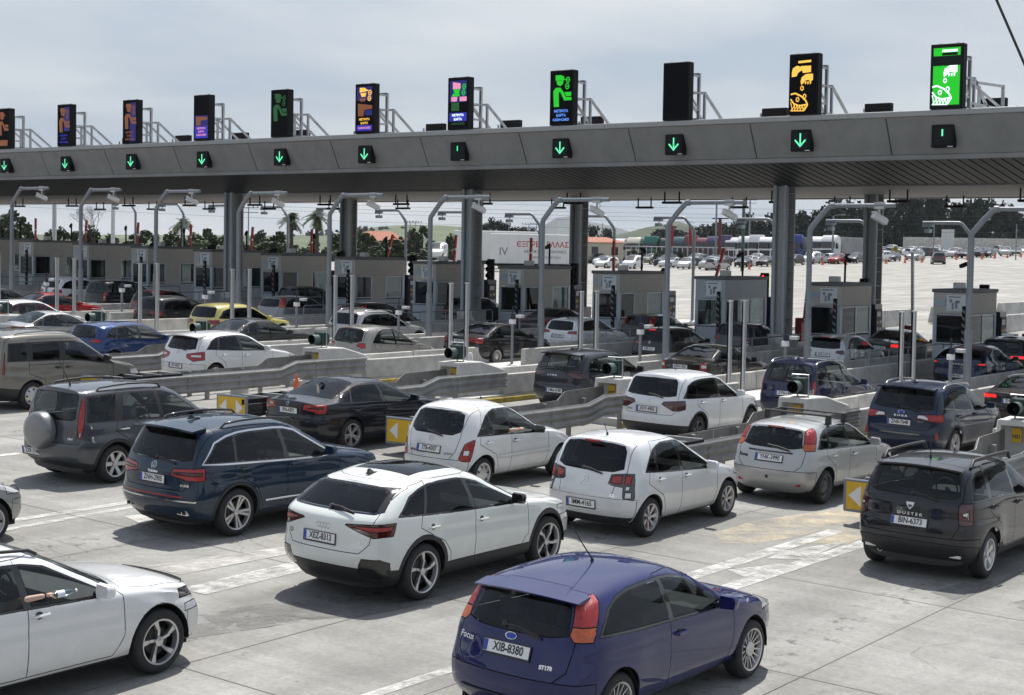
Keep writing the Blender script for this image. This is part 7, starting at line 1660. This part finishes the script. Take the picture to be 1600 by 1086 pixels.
def lot_mesh(P):
    S = Shell(P, .42); W2 = P['W'] / 2
    side = lambda c, n: abs(n.y) > .28 and c.y > .4 * W2
    for w in P['windows']: S.cut('win', w, 'xz', side)
    S.cut('win', P['screen'], 'xy', lambda c, n: n.z > .15 and c.z > .55)
    v, pl_ = P['rglass']; S.cut('win', pl_, v, (lambda c, n: n.x < -.12 and c.x < .3) if v == 'yz' else (lambda c, n: n.z > .15 and c.x < P['cowl'] - 1 and c.z > .7))
    for poly_, xm, c_ in P['lights'][:1]: S.cut('tl', poly_, 'yz', lambda c, n: c.x < -.4 and n.x < -.1)
    for poly_, xm, c_ in P['hlights'][:1]: S.cut('hl', poly_, 'yz', lambda c, n: c.x > xm and n.x > .1)
    for ax in (0, P['wb']): S.cut('arch', circ(ax, P['wr_'] + .01, P['arch'], 12), 'xz', lambda c, n: c.y > .55 * W2)
    k = MB()
    for nm, mi in (('body', 0), ('win', 1), ('tl', 3), ('hl', 4)):
        q = S.take(nm)
        if q is None: continue
        q.verts.index_update(); k.m(mi).add([v_.co.copy() for v_ in q.verts], [[v_.index for v_ in f.verts] for f in q.faces]); q.free()
    for ax in (0, P['wb']):
        for s in (1, -1):
            k.m(2).lathe([(P['wr_'], -.1), (P['wr_'], .1)], (ax, s * (W2 - .12), P['wr_']), 'y', 14); k.m(2).lathe([(0, 0), (P['wr_'], 0)], (ax, s * (W2 - .03), P['wr_']), 'y', 14); k.m(5).lathe([(0, 0), (P['wr_'] * .62, 0)], (ax, s * (W2 - .02), P['wr_']), 'y', 12)
    k.m(2).box(-.5, P['wb'] + .5, -W2 * .8, W2 * .8, .2, .4)
    me = k.mesh('parked_car', [WHITE, M_LOTG, M_TYRE, M_RED, M_CLEAR, M_ALLOY], smooth=40); return me
LM = [lot_mesh(P) for P in (P_focus5, P_bmw, P_tiguan, P_c3)]; LVAN = lot_mesh(P_van)
KN = ['hatchback', 'saloon', 'crossover', 'small hatchback']
_r = random.Random(5)
LOT = LOT + [(x * (1.035 if x < 230 else 1.05), y * (1.035 if x < 230 else 1.05) + _r.uniform(-1.5, 1.5), _r.choice('wwsgkwkws')) for j, (x, y, c) in enumerate(LOT) if c != 'd' and j % 6 != 5]
for i, (x, y, c) in enumerate(sorted(LOT, key=lambda q: q[0] / q[1])):
    t = i * 7 % 4; me = LVAN if c == 'v' else LM[2] if c == 'd' else LM[t]; pm, cn = LOTC[c]
    rz = pi + .05 + random.uniform(-.25, .25) if i % 5 else -.3 + random.uniform(-.2, .2)
    if c == 'd': rz = .45
    o = bpy.data.objects.new('parked_car', me); COL.objects.link(o); o.location = (x, y, Gz(x, y) + .01); o.rotation_euler[2] = rz
    o.material_slots[0].link = 'OBJECT'; o.material_slots[0].material = pm
    kd = 'van' if c == 'v' else 'crossover' if c == 'd' else KN[t]
    side_ = 'left of the red totem' if x / y < 1.62 else 'between totem and front column' if x / y < 1.9 else 'between the two right columns' if x / y < 2.25 else 'right of the rear column'
    tag(o, uniq('%s %s in the car park %s' % (cn, kd, side_)), 'car' if c != 'v' else 'van', 'cars in the car park beyond the plaza')
for i, (x, y) in enumerate(sorted(CONES, key=lambda q: q[0] / q[1])): place_cone(x, y, uniq('orange cone in front of the parked cars'), 'cones along the car park edge', 1.25)
# ------------------------------------------------------------------ lorries
TC = {'w': ((.66, .66, .65), 'white'), 'c': ((.58, .54, .44), 'cream'), 'g': ((.02, .13, .10), 'green'), 'k': ((.015, .015, .02), 'black'), 't': ((.04, .10, .12), 'teal'), 'm': ((.14, .03, .035), 'maroon'), 'p': ((.045, .03, .09), 'purple'), 'b': ((.02, .04, .20), 'blue')}
M_TARP = mat('lorry tarpaulin', (.28, .28, .28), .8, noise=.2, nscale=.6)
def lorry(c, name, label, x, y, rz, h=3.7):
    col, cn = TC[c]; pm = paint('lorry %s paint' % cn, col)
    t = thing(name, label, 'lorry', (x, y, Gz(x, y)), rz, 'lorries parked beyond the fence'); t.scale = (1.0, 1.0, 1.02)
    b = MB(); b.prism([(-.1, .9), (-.1, 3.05), (.25, 3.75), (1.2, h), (1.9, 3.1), (2.15, 1.9), (2.25, .45), (1.2, .45)], 'y', -1.22, 1.22); b.build('cab', pm, t, bevel=.09)
    b = MB(); b.add([(1.985, -1.1, 2.95), (1.985, 1.1, 2.95), (2.175, 1.12, 1.98), (2.175, -1.12, 1.98)], [(0, 1, 2, 3)]); b.v = [(p[0] + .03, p[1], p[2]) for p in b.v]; b.build('windscreen', M_LOTG, t)
    for s in (1, -1):
        b = MB(); b.add([(.9, s * 1.235, 2.8), (1.75, s * 1.235, 2.8), (1.95, s * 1.235, 2.0), (.9, s * 1.235, 1.9)], [(0, 1, 2, 3)]); b.build('side_window', M_LOTG, t)
        b = MB(); b.box(1.95, 2.1, s * 1.3, s * 1.48, 1.9, 2.7); b.build('mirror', M_BLK, t, bevel=.03)
    b = MB(); b.box(2.25, 2.29, -.9, .9, .75, 1.7); b.build('grille', M_TRIM, t, bevel=.02)
    b = MB(); b.box(-11, -.5, -1.24, 1.24, 1.2, 3.7); b.build('trailer_box', M_TARP if c in 'wcpb' else pm, t, bevel=.04)
    b = MB(); b.box(-11, 1.5, -.45, .45, .7, 1.2); b.build('chassis', M_BLK, t)
    for wx in (1.3, -1.2, -7.5, -8.8, -10.1):
        for s in (1, -1):
            b = MB(); b.cyl((wx, s * 1.2, .5), (wx, s * .9, .5), .5, 14); b.cyl((wx, s * 1.22, .5), (wx, s * 1.19, .5), .26, 10); b.build('wheel', M_TYRE, t)
    return t
for i, (x, y, c) in enumerate(TR):
    if c == 'v': continue
    cn = TC[c][1]
    lorry(c, 'lorry', '%s articulated lorry parked nose outwards, %s in the line of lorries' % (cn, ['leftmost', 'second from the left', 'third from the left', 'fourth from the left', 'fifth from the left', 'sixth from the left', 'seventh from the left', 'eighth from the left', 'ninth from the left', 'tenth from the left', 'eleventh from the left', 'twelfth from the left', 'thirteenth from the left', 'fourteenth from the left', 'fifteenth from the left', 'next to last', 'rightmost'][i]), x + 2, y + 1, pi + .12 + random.uniform(-.12, .12), 3.75 + .2 * (i % 3))
x, y = 160.7, 131.7; v_ = bpy.data.objects.new('parked_van', LVAN); COL.objects.link(v_); v_.location = (x, y, Gz(x, y) + .3); v_.rotation_euler[2] = pi + .5; v_.scale = (1.25, 1.15, 1.3); tag(v_, 'white tall van facing the plaza left of the white trailers', 'van')
# white box trailer with red lettering, and the plain one before it
M_TRW = mat('white trailer skin', (.66, .66, .65), .5, noise=.05, nscale=.4); M_REDL = mat('red lettering paint', (.42, .02, .03), .5); M_GREYL = mat('grey lettering paint', (.16, .16, .17), .5)
def trailer(label, A, B, zt, words):
    dx, dy = B[0] - A[0], B[1] - A[1]; L = sqrt(dx * dx + dy * dy); g = Gz(*A)
    t = thing('box_trailer', label, 'trailer', (A[0], A[1], g), atan2(dy, dx), 'white box trailers beyond the booths'); h = zt - g
    b = MB(); b.box(0, L, .0, 2.5, .9, h); b.build('box_body', M_TRW, t, bevel=.05)
    for i in range(1, int(L / 1.2)):
        b = MB(); b.box(i * 1.2 - .02, i * 1.2 + .02, -.012, -.001, .95, h - .1); b.build('panel_rib', M_WHITEP, t, smooth=0)
    b = MB(); b.box(.3, L - .3, .3, 2.2, .6, .9); b.build('chassis', M_BLK, t)
    for wx in (L * .62, L * .74, L * .86):
        for yy_ in (.15, 2.3):
            b = MB(); b.cyl((wx, yy_, .5), (wx, yy_ + .3, .5), .5, 14); b.build('wheel', M_TYRE, t)
    for (s, sz, z, m, bold, sx, px) in words: put_text('lettering', s, sz, m, (L * px, -.016, z), (0, -1), t, bold=bold, sx=sx)
    return t
trailer('white box trailer lettered in red between two canopy columns', (135.9, 103.0), (144.4, 98.0), 6.6, [('ЄΞΠΡΕΣ ΕΛΛΑΣ', .85, 3.05, M_REDL, .012, 1.0, .55), ('ΜΕΤΑΦΟΡΕΣ · ΔΙΑΝΟΜΕΣ', .42, 2.25, M_GREYL, .004, 1.0, .58), ('24ΩΡΗ ΕΞΥΠΗΡΕΤΗΣΗ', .36, 1.6, M_GREYL, .003, 1.0, .58), ('IV', 1.25, 2.2, M_GREYL, .004, 1.0, .06)])
trailer('plain white box trailer behind a canopy column, left of the lettered one', (140.6, 112.0), (149, 107.0), 7.0, [])
# small buildings and street furniture
M_TILE = mat('roof tile', (.33, .12, .07), .8, noise=.2, nscale=2); M_RENDER = mat('pale render', (.50, .45, .37), .85, noise=.1, nscale=.5)
def house(label, x, y, rz, L, W, h, rh, z=None):
    t = thing('house', label, 'house', (x, y, Gz(x, y) if z is None else z), rz)
    b = MB(); b.box(-L / 2, L / 2, -W / 2, W / 2, -1, h); b.build('wall', M_RENDER, t, smooth=0)
    b = MB(); e = .5; b.add([(-L / 2 - e, -W / 2 - e, h), (L / 2 + e, -W / 2 - e, h), (L / 2 + e, W / 2 + e, h), (-L / 2 - e, W / 2 + e, h), (-L / 4, 0, h + rh), (L / 4, 0, h + rh)], [(0, 1, 5, 4), (1, 2, 5), (2, 3, 4, 5), (3, 0, 4), (0, 3, 2, 1)]); b.build('roof', M_TILE, t, smooth=0)
    for i in range(int(L / 3)):
        b = MB(); b.box(-L / 2 + 1.2 + i * 3, -L / 2 + 2.2 + i * 3, -W / 2 - .04, -W / 2 + .05, 1.0, 2.2); b.build('window', M_LOTG, t, smooth=0)
house('low house with a pinkish tiled roof behind the bushes left of the middle', 195.5, 173.5, -.93, 8, 6, 2.0, 1.6, 4.0)
house('low pale building with a shallow roof left of the lorries', 196, 130.5, -.9, 9, 6, 2.9, .8, 3.3)
def pole(name, label, x, y, z0, h, r=.11, kind='', m=None, cat='pole', grp='poles beyond the plaza', rz=-.93):
    t = thing(name, label, cat, (x, y, z0 - 2.5), rz, grp)
    b = MB(); b.cyl((0, 0, -2), (0, 0, h + 2.5), r, 8, r * .7); b.build('shaft', m or M_POLE, t)
    if kind == 'T':
        for zz in (h + 2.3, h + 1.7):
            b = MB(); b.beam((-1.3, 0, zz), (1.3, 0, zz), .10); b.build('cross_arm', M_POLE, t, smooth=0)
        for xx in (-1.2, -.6, .6, 1.2):
            b = MB(); b.cyl((xx, 0, h + 2.35), (xx, 0, h + 2.6), .06, 6); b.build('insulator', M_BLK, t)
    if kind == 'lamp':
        b = MB(); b.tube([(0, 0, h + 2.4), (.4, 0, h + 2.7), (1.3, 0, h + 2.75)], .05, 6); b.build('bracket', M_POLE, t); b = MB(); b.box(1.1, 1.8, -.13, .13, h + 2.68, h + 2.8); b.build('lamp_head', M_POLE, t, bevel=.03)
    return t
pole('lamp_post', 'tall grey lamp post rising behind the flags', 176.5, 98.1, 4.2, 8.6, .16, 'lamp', cat='lamp post')
pole('green_mast', 'thick dark green mast between the lorries and the front column', 169.7, 90.5, 4.1, 8.4, .24, '', mat('dark green mast paint', (.03, .07, .06), .5), 'mast')
t_ = pole('red_totem', 'dark red totem pole with a flat black top', 203.4, 112.4, 4.4, 5.6, .34, '', mat('dark red totem paint', (.12, .008, .012), .5), 'totem'); b = MB(); b.box(-1.2, 1.2, -.5, .5, 8.1, 8.25); b.build('flat_top', M_BLK, t_)
pole('utility_pole', 'pale utility pole with a T arm behind the dark green mast', 268.7, 141.9, 5.1, 10.5, .2, 'T', cat='utility pole')
pole('lamp_post', 'grey lamp post left of the front canopy column', 181, 92.1, 5, 8.0, .16, 'lamp', cat='lamp post'); pole('lamp_post', 'pale post with a light bracket seen through the third portal from the right', 213.5, 98.7, 6.2, 4.5, .17, 'lamp', cat='lamp post')
pole('lamp_post', 'thin grey post before the dark pines right of the rear column', 232.3, 90.3, 6.5, 4.2, .12, '', cat='post'); pole('lamp_post', 'thin grey post before the pines at the right edge', 240, 79.9, 6.7, 3.5, .12, '', cat='post')
for n, (x, y) in enumerate([(229, 195.4), (229.6, 194.6), (242.9, 176.7), (243.8, 175.5), (234.8, 154.1), (140, 147.2)]):
    pole('utility_pole', ['dark utility pole with a T arm before the green hill, left of a pair', 'dark utility pole with a T arm before the green hill, right of a pair', 'utility pole with a T arm above the white trailers, left of a pair', 'utility pole with a T arm above the white trailers, right of a pair', 'lone dark utility pole right of the distant mountain', 'slim utility pole above the bushes on the left'][n], x, y, 5.5, 4.6 if n < 5 else 4.4, .10, 'T' if n != 4 else '', cat='utility pole')
for n, (x, y) in enumerate([(77.7, 96.9), (68.7, 92.2)]): pole('lamp_post', ['thick pale post behind the leftmost booths', 'thick pale post at the left, between two dark columns'][n], x, y, 4.0, 5.0, .2, '', M_WHITEP, 'post')
M_FLAG = mat('red flag cloth', (.26, .015, .02), .8, noise=.1)
for n, (x, y, z) in enumerate([(194.6, 115.7, 5.2), (196.2, 113.6, 5.3)]):
    t = thing('banner_flag', ['red feather flag, left of the two beside the lorries', 'red feather flag with white print, right of the two beside the lorries'][n], 'flag', (x, y, z - 1.5), -.93, 'red flags beside the lorries')
    b = MB(); b.tube([(0, 0, 0), (0, 0, 5.2), (.3, 0, 5.7), (.7, 0, 5.4)], .035, 6); b.build('pole', M_POLE, t)
    b = MB(); n_ = 8; vs = []
    for i in range(n_ + 1):
        zz = 2.0 + 3.4 * i / n_; w_ = .42 * sin(.5 + 2.2 * i / n_); dy = .12 * sin(i * .9)
        vs += [(.03, dy * .2, zz), (.03 + w_, dy, zz - .12)]
    b.add(vs, [(2 * i, 2 * i + 1, 2 * i + 3, 2 * i + 2) for i in range(n_)]); b.build('cloth', M_FLAG, t)
bb = thing('hoarding', 'grey hoarding of three upright panels standing before the pines', 'hoarding', (248.3, 94.1, Gz(248, 94)), -.95)
for i in range(3):
    b = MB(); b.box(-1.05 + .71 * i, -.38 + .71 * i, -.05, .05, 1.4, 4.6); b.build('panel', M_WHITEP, bb, smooth=0)
b = MB(); b.beam((-.9, .1, 0), (-.9, .1, 4.5), .12); b.beam((.9, .1, 0), (.9, .1, 4.5), .12); b.build('post', M_POLE, bb, smooth=0)
# fence before the lorries and the long low wall
fe = thing('fence', 'pale picket fence in front of the maroon and purple lorries', 'fence', (206, 122, Gz(206, 122)), -.93)
for i in range(24):
    b = MB(); b.box(-9 + .8 * i, -8.92 + .8 * i, -.04, .04, 0, 2.6); b.build('picket', M_WHITEP, fe, smooth=0)
b = MB(); b.box(-9, 9.6, -.03, .03, 2.45, 2.6); b.build('top_rail', M_WHITEP, fe, smooth=0)
wl_ = thing('boundary_wall', 'long low grey wall behind the parked cars on the right', 'wall', (322, 113, Gz(322, 113)), -1.0)
b = MB(); b.box(-18, 18, -.15, .15, 0, 2.4); b.build('wall', M_WALL, wl_, bevel=.02)
# traffic barriers and rails on the exit road
for n, (x, y) in enumerate([(78, 33), (86, 32), (94, 31), (80, 27)]):
    t = thing('exit_barrier', ['long', 'second', 'third', 'last'][n] + ' low grey concrete barrier on the exit side behind the booths', 'barrier', (x, y, Gz(x, y)), 0, 'concrete barriers on the exit side'); b = MB(); b.prism([(-.3, 0), (.3, 0), (.12, .9), (-.12, .9)], 'x', -3.5, 3.5); b.build('barrier_body', M_WALL, t, bevel=.02)
# ------------------------------------------------------------------ vegetation
def leaf_mat(name, c):
    m = mat(name, c, .75, noise=.55, nscale=.9, spec=.2); return m
LV = {'pine': leaf_mat('pine foliage', (.012, .021, .010)), 'bush': leaf_mat('scrub foliage', (.035, .050, .018)), 'olive': leaf_mat('grey green foliage', (.060, .072, .040)), 'yel': leaf_mat('yellow blossom', (.30, .26, .03)), 'palm': leaf_mat('palm frond', (.050, .065, .022))}
M_BARK = mat('bark', (.055, .045, .035), .9, noise=.3)
def crown_mesh(seed, m, n=1300, leaf=.085, tall=1.0, clumps=16):
    """unit crown: leaf tufts spread through uneven clumps, about 1 wide and 1 tall"""
    r = random.Random(seed); vs = []; fs = []
    cs = [(r.uniform(-.36, .36), r.uniform(-.36, .36), .12 + .78 * (i + .5) / clumps + r.uniform(-.08, .08), r.uniform(.12, .22)) for i in range(clumps)]
    cs = [(x * (1.15 - .75 * max(0, z - .35)), y * (1.15 - .75 * max(0, z - .35)), z, q) for x, y, z, q in cs]
    for i in range(n):
        x, y, z, q = r.choice(cs); d = Vector((r.gauss(0, 1), r.gauss(0, 1), r.gauss(0, .8))); d = d.normalized() * q * (r.random() ** .4)
        p = Vector((x, y, z)) + d; a = Vector((r.gauss(0, 1), r.gauss(0, 1), r.gauss(0, .6) + .4)).normalized(); u = a.orthogonal().normalized(); v = a.cross(u); s = leaf * r.uniform(.5, 1.2); o = len(vs)
        vs += [p + u * s, p + v * s * .7, p - u * s, p - v * s * .7]; fs.append((o, o + 1, o + 2, o + 3))
    me = bpy.data.meshes.new('crown'); me.from_pydata(vs, [], fs); me.materials.append(m); return me
CR = {'pine': [crown_mesh(s, LV['pine'], 1500, .06, 1, 20) for s in range(4)], 'bush': [crown_mesh(10 + s, LV['bush'], 900, .07, 1, 12) for s in range(3)], 'olive': [crown_mesh(20 + s, LV['olive'], 900, .06, 1, 12) for s in range(3)], 'yel': [crown_mesh(30, LV['yel'], 500, .07, 1, 8)]}
_q = MB(); _q.tube([(0, 0, -.1), (.01, .01, .25), (-.01, .0, .5), (.0, 0, .85)], [.035, .028, .02, .006], 6)
for a in range(5): _q.tube([(0, 0, .25 + .1 * a), (.2 * cos(a * 1.3), .2 * sin(a * 1.3), .4 + .1 * a)], [.014, .005], 4)
TRUNK = _q.mesh('trunk', M_BARK)
def tree(name, label, cat, x, y, z, h, w, kind, i, group):
    t = thing(name, label, cat, (x, y, z), random.uniform(0, 6.28), group); t.scale = (w, w, h)
    link('trunk', TRUNK, t); link('crown', CR[kind][i % len(CR[kind])], t); return t
tn = len(TREES)
TREES = [(x * 1.42, y * 1.42, 4.72 + (z - 4.72) * 1.42, h * 1.55, w * 1.6) for x, y, z, h, w in TREES]
for i, (x, y, z, h, w) in enumerate(sorted(TREES, key=lambda q: q[0] / q[1])):
    ra = x / y; sd = 'above the white trailers' if ra < 1.45 else 'beyond the maroon lorries' if ra < 1.88 else 'behind the white lorries' if ra < 2.08 else 'between the two right columns' if ra < 2.36 else 'right of the rear column'
    tree('pine_tree', uniq('dark pine in the tree belt %s' % sd), 'tree', x, y, z - 1.5, h * 1.05 + 1.5, w * 1.75, 'pine', i, 'pines beyond the car park')
for i, (x, y) in enumerate(sorted([(262, 128), (268, 122), (272, 114), (278, 108), (284, 103), (290, 98), (297, 92), (300, 88), (283, 150), (290, 158), (276, 135), (305, 84)], key=lambda q: q[0] / q[1])):
    tree('pine_tree', uniq('dark pine at the back of the tree belt'), 'tree', x * 1.48, y * 1.48, Gz(x, y) - 1, 9.2 + (i * 37 % 5) * .7, 10.5, 'pine', i + 1, 'pines at the back of the belt')
BUSH = [(q if i < 21 else (q[0] * 1.16, q[1] * 1.16, q[2] * 1.02 if i < 24 else q[2] + .6, q[3], q[4] * .9)) for i, q in enumerate(BUSH)]
for i, (x, y, z, h, w) in enumerate(BUSH):
    yel = i >= len(BUSH) - 2; kd = 'yel' if yel else ('olive' if i % 3 == 0 else 'bush')
    tree('shrub', uniq('%s shrub %s' % ('yellow flowering' if yel else ['grey green', 'leafy green', 'low olive green'][i % 3], 'beside the hoarding before the pines' if yel else 'above the booth roofs at the left' if i < 14 else 'above the booth roofs left of the middle' if i < 21 else 'in front of the parked lorries')), 'shrub', x, y, z - .8, (h + 1.0) if not yel else h + .4, w * (1.5 if i < 21 else 1.0), kd, i, 'yellow shrubs' if yel else 'shrubs beyond the booths')
def mass(name, items, kinds):
    vs = []; fs = []; mi = []; ms = []
    for j, (x, y, z, w, h) in enumerate(items):
        me = kinds[j % len(kinds)]; o = len(vs); a = j * 1.7
        for v_ in me.vertices: vs.append((x + w * (v_.co.x * cos(a) - v_.co.y * sin(a)), y + w * (v_.co.x * sin(a) + v_.co.y * cos(a)), z + h * v_.co.z))
        k = me.materials[0]
        if k not in ms: ms.append(k)
        for p_ in me.polygons: fs.append([o + q for q in p_.vertices]); mi.append(ms.index(k))
    me = bpy.data.meshes.new(name); me.from_pydata(vs, [], fs)
    for k in ms: me.materials.append(k)
    me.polygons.foreach_set('material_index', mi); return tag(link(name, me), kind='stuff')
_it = []
for i in range(26):
    a = i / 25; x, y = 78 + 120 * a, 118 + 30 * a + random.uniform(-3, 3); _it.append((x, y, Gz(x, y) - .5, 6.0, 2.2 + random.uniform(-.4, .7)))
mass('scrub_hedge', _it, CR['olive'] + CR['bush'])
def palm(x, y, z, h, label):
    t = thing('palm_tree', label, 'tree', (x, y, z - 2), 0, 'palms behind the booths'); b = MB(); b.tube([(0, 0, -1), (.05, 0, h * .5), (.0, .03, h + .8)], [.24, .20, .18], 8); b.build('trunk', M_BARK, t)
    r = random.Random(int(x)); b = MB()
    for i in range(34):
        a = r.uniform(0, 2 * pi); el = r.uniform(-.5, 1.35); L = r.uniform(1.1, 1.6); pts = []
        for j in range(6):
            s = j / 5; pts.append(Vector((cos(a) * L * s * cos(el), sin(a) * L * s * cos(el), h + .8 + L * s * sin(el) - .75 * s * s)))
        for p0, p1 in zip(pts, pts[1:]):
            d = (p1 - p0); sd = Vector((-sin(a), cos(a), 0))
            for q in (0, .5):
                c = p0 + d * q
                for s in (1, -1): b.add([c, c + d * .45, c + sd * s * .42 + d * .7 - Vector((0, 0, .14))], [(0, 1, 2)])
    b.build('crown', LV['palm'], t, smooth=0); return t
for i, (x, y, z, h) in enumerate(PALMS): palm(x, y, z, h + 1.4, ['shaggy palm left of the dark column above the booths', 'ragged palm touching a mast above the booths', 'small bright palm further left above the booths'][i])
b = thing('bare_tree', 'bare twiggy tree at the left edge between two columns', 'tree', (72, 92, 3), 0); q = MB(); r = random.Random(4)
def twig(p, d, L, w, n):
    e = p + d * L; q.tube([p, p + d * L * .5 + Vector((r.uniform(-.05, .05),) * 3), e], [w, w * .8, w * .55], 4)
    if n:
        for _ in range(3): twig(e, (d + Vector((r.gauss(0, .45), r.gauss(0, .45), r.gauss(.05, .3)))).normalized(), L * .72, w * .55, n - 1)
twig(Vector((0, 0, 0)), Vector((0, 0, 1)), 1.5, .09, 5); q.build('branches', M_BARK, b, smooth=0)
# ------------------------------------------------------------------ hills
M_HILL = mat('grassy hillside', (.085, .105, .050), .95, noise=.45, nscale=.012); M_HILL2 = mat('rocky mountain', (.085, .095, .09), .95, noise=.3, nscale=.006); M_HILL3 = mat('scrubby hill', (.05, .065, .035), .95, noise=.5, nscale=.03)
def hill(name, pts, m, depth, seed):
    r = random.Random(seed); n = 60; P = []
    for i in range(n + 1):
        t = i / n * (len(pts) - 1); j = min(int(t), len(pts) - 2); s = t - j; s = s * s * (3 - 2 * s); P.append([pts[j][k] + (pts[j + 1][k] - pts[j][k]) * s for k in range(3)])
    vs = []; rows = 9
    for i, (x, y, z) in enumerate(P):
        L = sqrt(x * x + y * y); ux, uy = x / L, y / L
        for j in range(rows):
            s = j / (rows - 1) * 2 - 1; hh = (1 - abs(s) ** 1.6); vs.append((x + ux * s * depth, y + uy * s * depth, -6 + (z + 6) * hh + (r.gauss(0, .012) * z if 0 < j < rows - 1 and j != rows // 2 else 0)))
    fs = [(i * rows + j, (i + 1) * rows + j, (i + 1) * rows + j + 1, i * rows + j + 1) for i in range(n) for j in range(rows - 1)]
    me = bpy.data.meshes.new(name); me.from_pydata(vs, [], fs); me.materials.append(m); me.shade_smooth(); return tag(link(name, me), kind='structure')
hill('green_hill', [(850, 1500, -4), (1100, 1150, 12), (1173.2, 1107.0, 14.4), (1181.3, 1096.4, 18.6), (1189.5, 1085.9, 24.2), (1205.5, 1064.5, 28.0), (1221.6, 1043.0, 29.8), (1241.6, 1016.1, 29.7), (1253.5, 999.9, 28.7), (1273.4, 972.8, 22.6), (1285.2, 956.5, 17.6), (1330, 900, 8), (1400, 780, 2)], M_HILL, 420, 1)
hill('mountain', [(2700, 2250, 10), (2794.0, 2115.9, 35.4), (2837.9, 2057.3, 42.5), (2855.9, 2034.6, 63.5), (2873.9, 2011.8, 81.6), (2891.4, 1988.4, 85.0), (2913.0, 1958.6, 75.4), (2943.4, 1917.0, 66.0), (2973.7, 1875.2, 52.3), (2995.3, 1845.4, 41.2), (3060, 1750, 15)], M_HILL2, 500, 2)
hill('scrub_hill', [(740, 520, 2), (759.0, 489.7, 14.5), (764.7, 482.2, 17.0), (770.4, 474.7, 19.7), (777.1, 465.7, 21.8), (781.7, 459.8, 23.5), (786.1, 453.6, 21.3), (792.8, 444.5, 19.3), (801.8, 432.2, 16.5), (830, 390, 10), (870, 330, 8), (900, 270, 6)], M_HILL3, 160, 3)
hill('far_ridge', [(600, 1750, 4), (889.9, 1320.1, 7.7), (905.0, 1300.0, 10.6), (927.5, 1269.8, 12.5), (1062.5, 1088.3, 15.2), (1100.0, 1038.0, 17.5), (1200, 900, 8)], M_HILL, 300, 4)
_it = []
for i in range(70):
    r = random.Random(100 + i); t = r.random(); x, y = 1110 + 150 * t + r.uniform(-30, 10) - 60, 1090 - 130 * t - 50 + r.uniform(-20, 20)
    if i > 45: x, y = 700 + 70 * t, 455 + 40 * (1 - t) - 60 * t
    hz = 15 + 9 * sin(t * 3) - 4 if i <= 45 else 9 + 5 * t; s = r.uniform(4, 8) if i <= 45 else r.uniform(3, 5); _it.append((x, y, hz - 2, s, s))
mass('hillside_scrub', _it, CR['pine'])
# overhead wires
M_WIRE = mat('black cable', (.02, .02, .02), .6)
def wire(name, label, a, c_, sag, r=.02, grp=None):
    b = MB(); b.tube([(a[0] + (c_[0] - a[0]) * i / 14, a[1] + (c_[1] - a[1]) * i / 14, a[2] + (c_[2] - a[2]) * i / 14 - sag * 4 * (i / 14) * (1 - i / 14)) for i in range(15)], r, 5); return tag(b.build(name, M_WIRE), label, 'cable', grp)
wire('stay_cable', 'dark stay cable slanting down through the top right corner', (59.15, 22.0, 17.5), (61.4, 17.6, 6.5), .0, .055)
for i, (z, dy) in enumerate([(11.2, 0), (10.6, 2), (9.9, -1), (8.6, 1), (12.2, 3)]):
    wire('power_line', ['topmost', 'second', 'third', 'lowest', 'faint upper'][i] + ' thin power line seen under the canopy', (150, 215 + dy, z + 2), (250, 80 + dy, z + .5), 1.2, .018, 'power lines under the canopy')
# ------------------------------------------------------------------ the air: a faint haze round the whole scene
_hm = bpy.data.materials.new('haze air'); _hm.use_nodes = True; _t = _hm.node_tree; _t.nodes.clear()
_o = _t.nodes.new('ShaderNodeOutputMaterial'); _v = _t.nodes.new('ShaderNodeVolumePrincipled'); _v.inputs['Color'].default_value = (.86, .92, 1, 1); _v.inputs['Density'].default_value = .00008
_t.links.new(_v.outputs[0], _o.inputs['Volume'])
_b = MB(); _b.box(-3100, 7100, -4100, 7100, -9, 95); tag(_b.build('haze', _hm, smooth=0), kind='stuff')
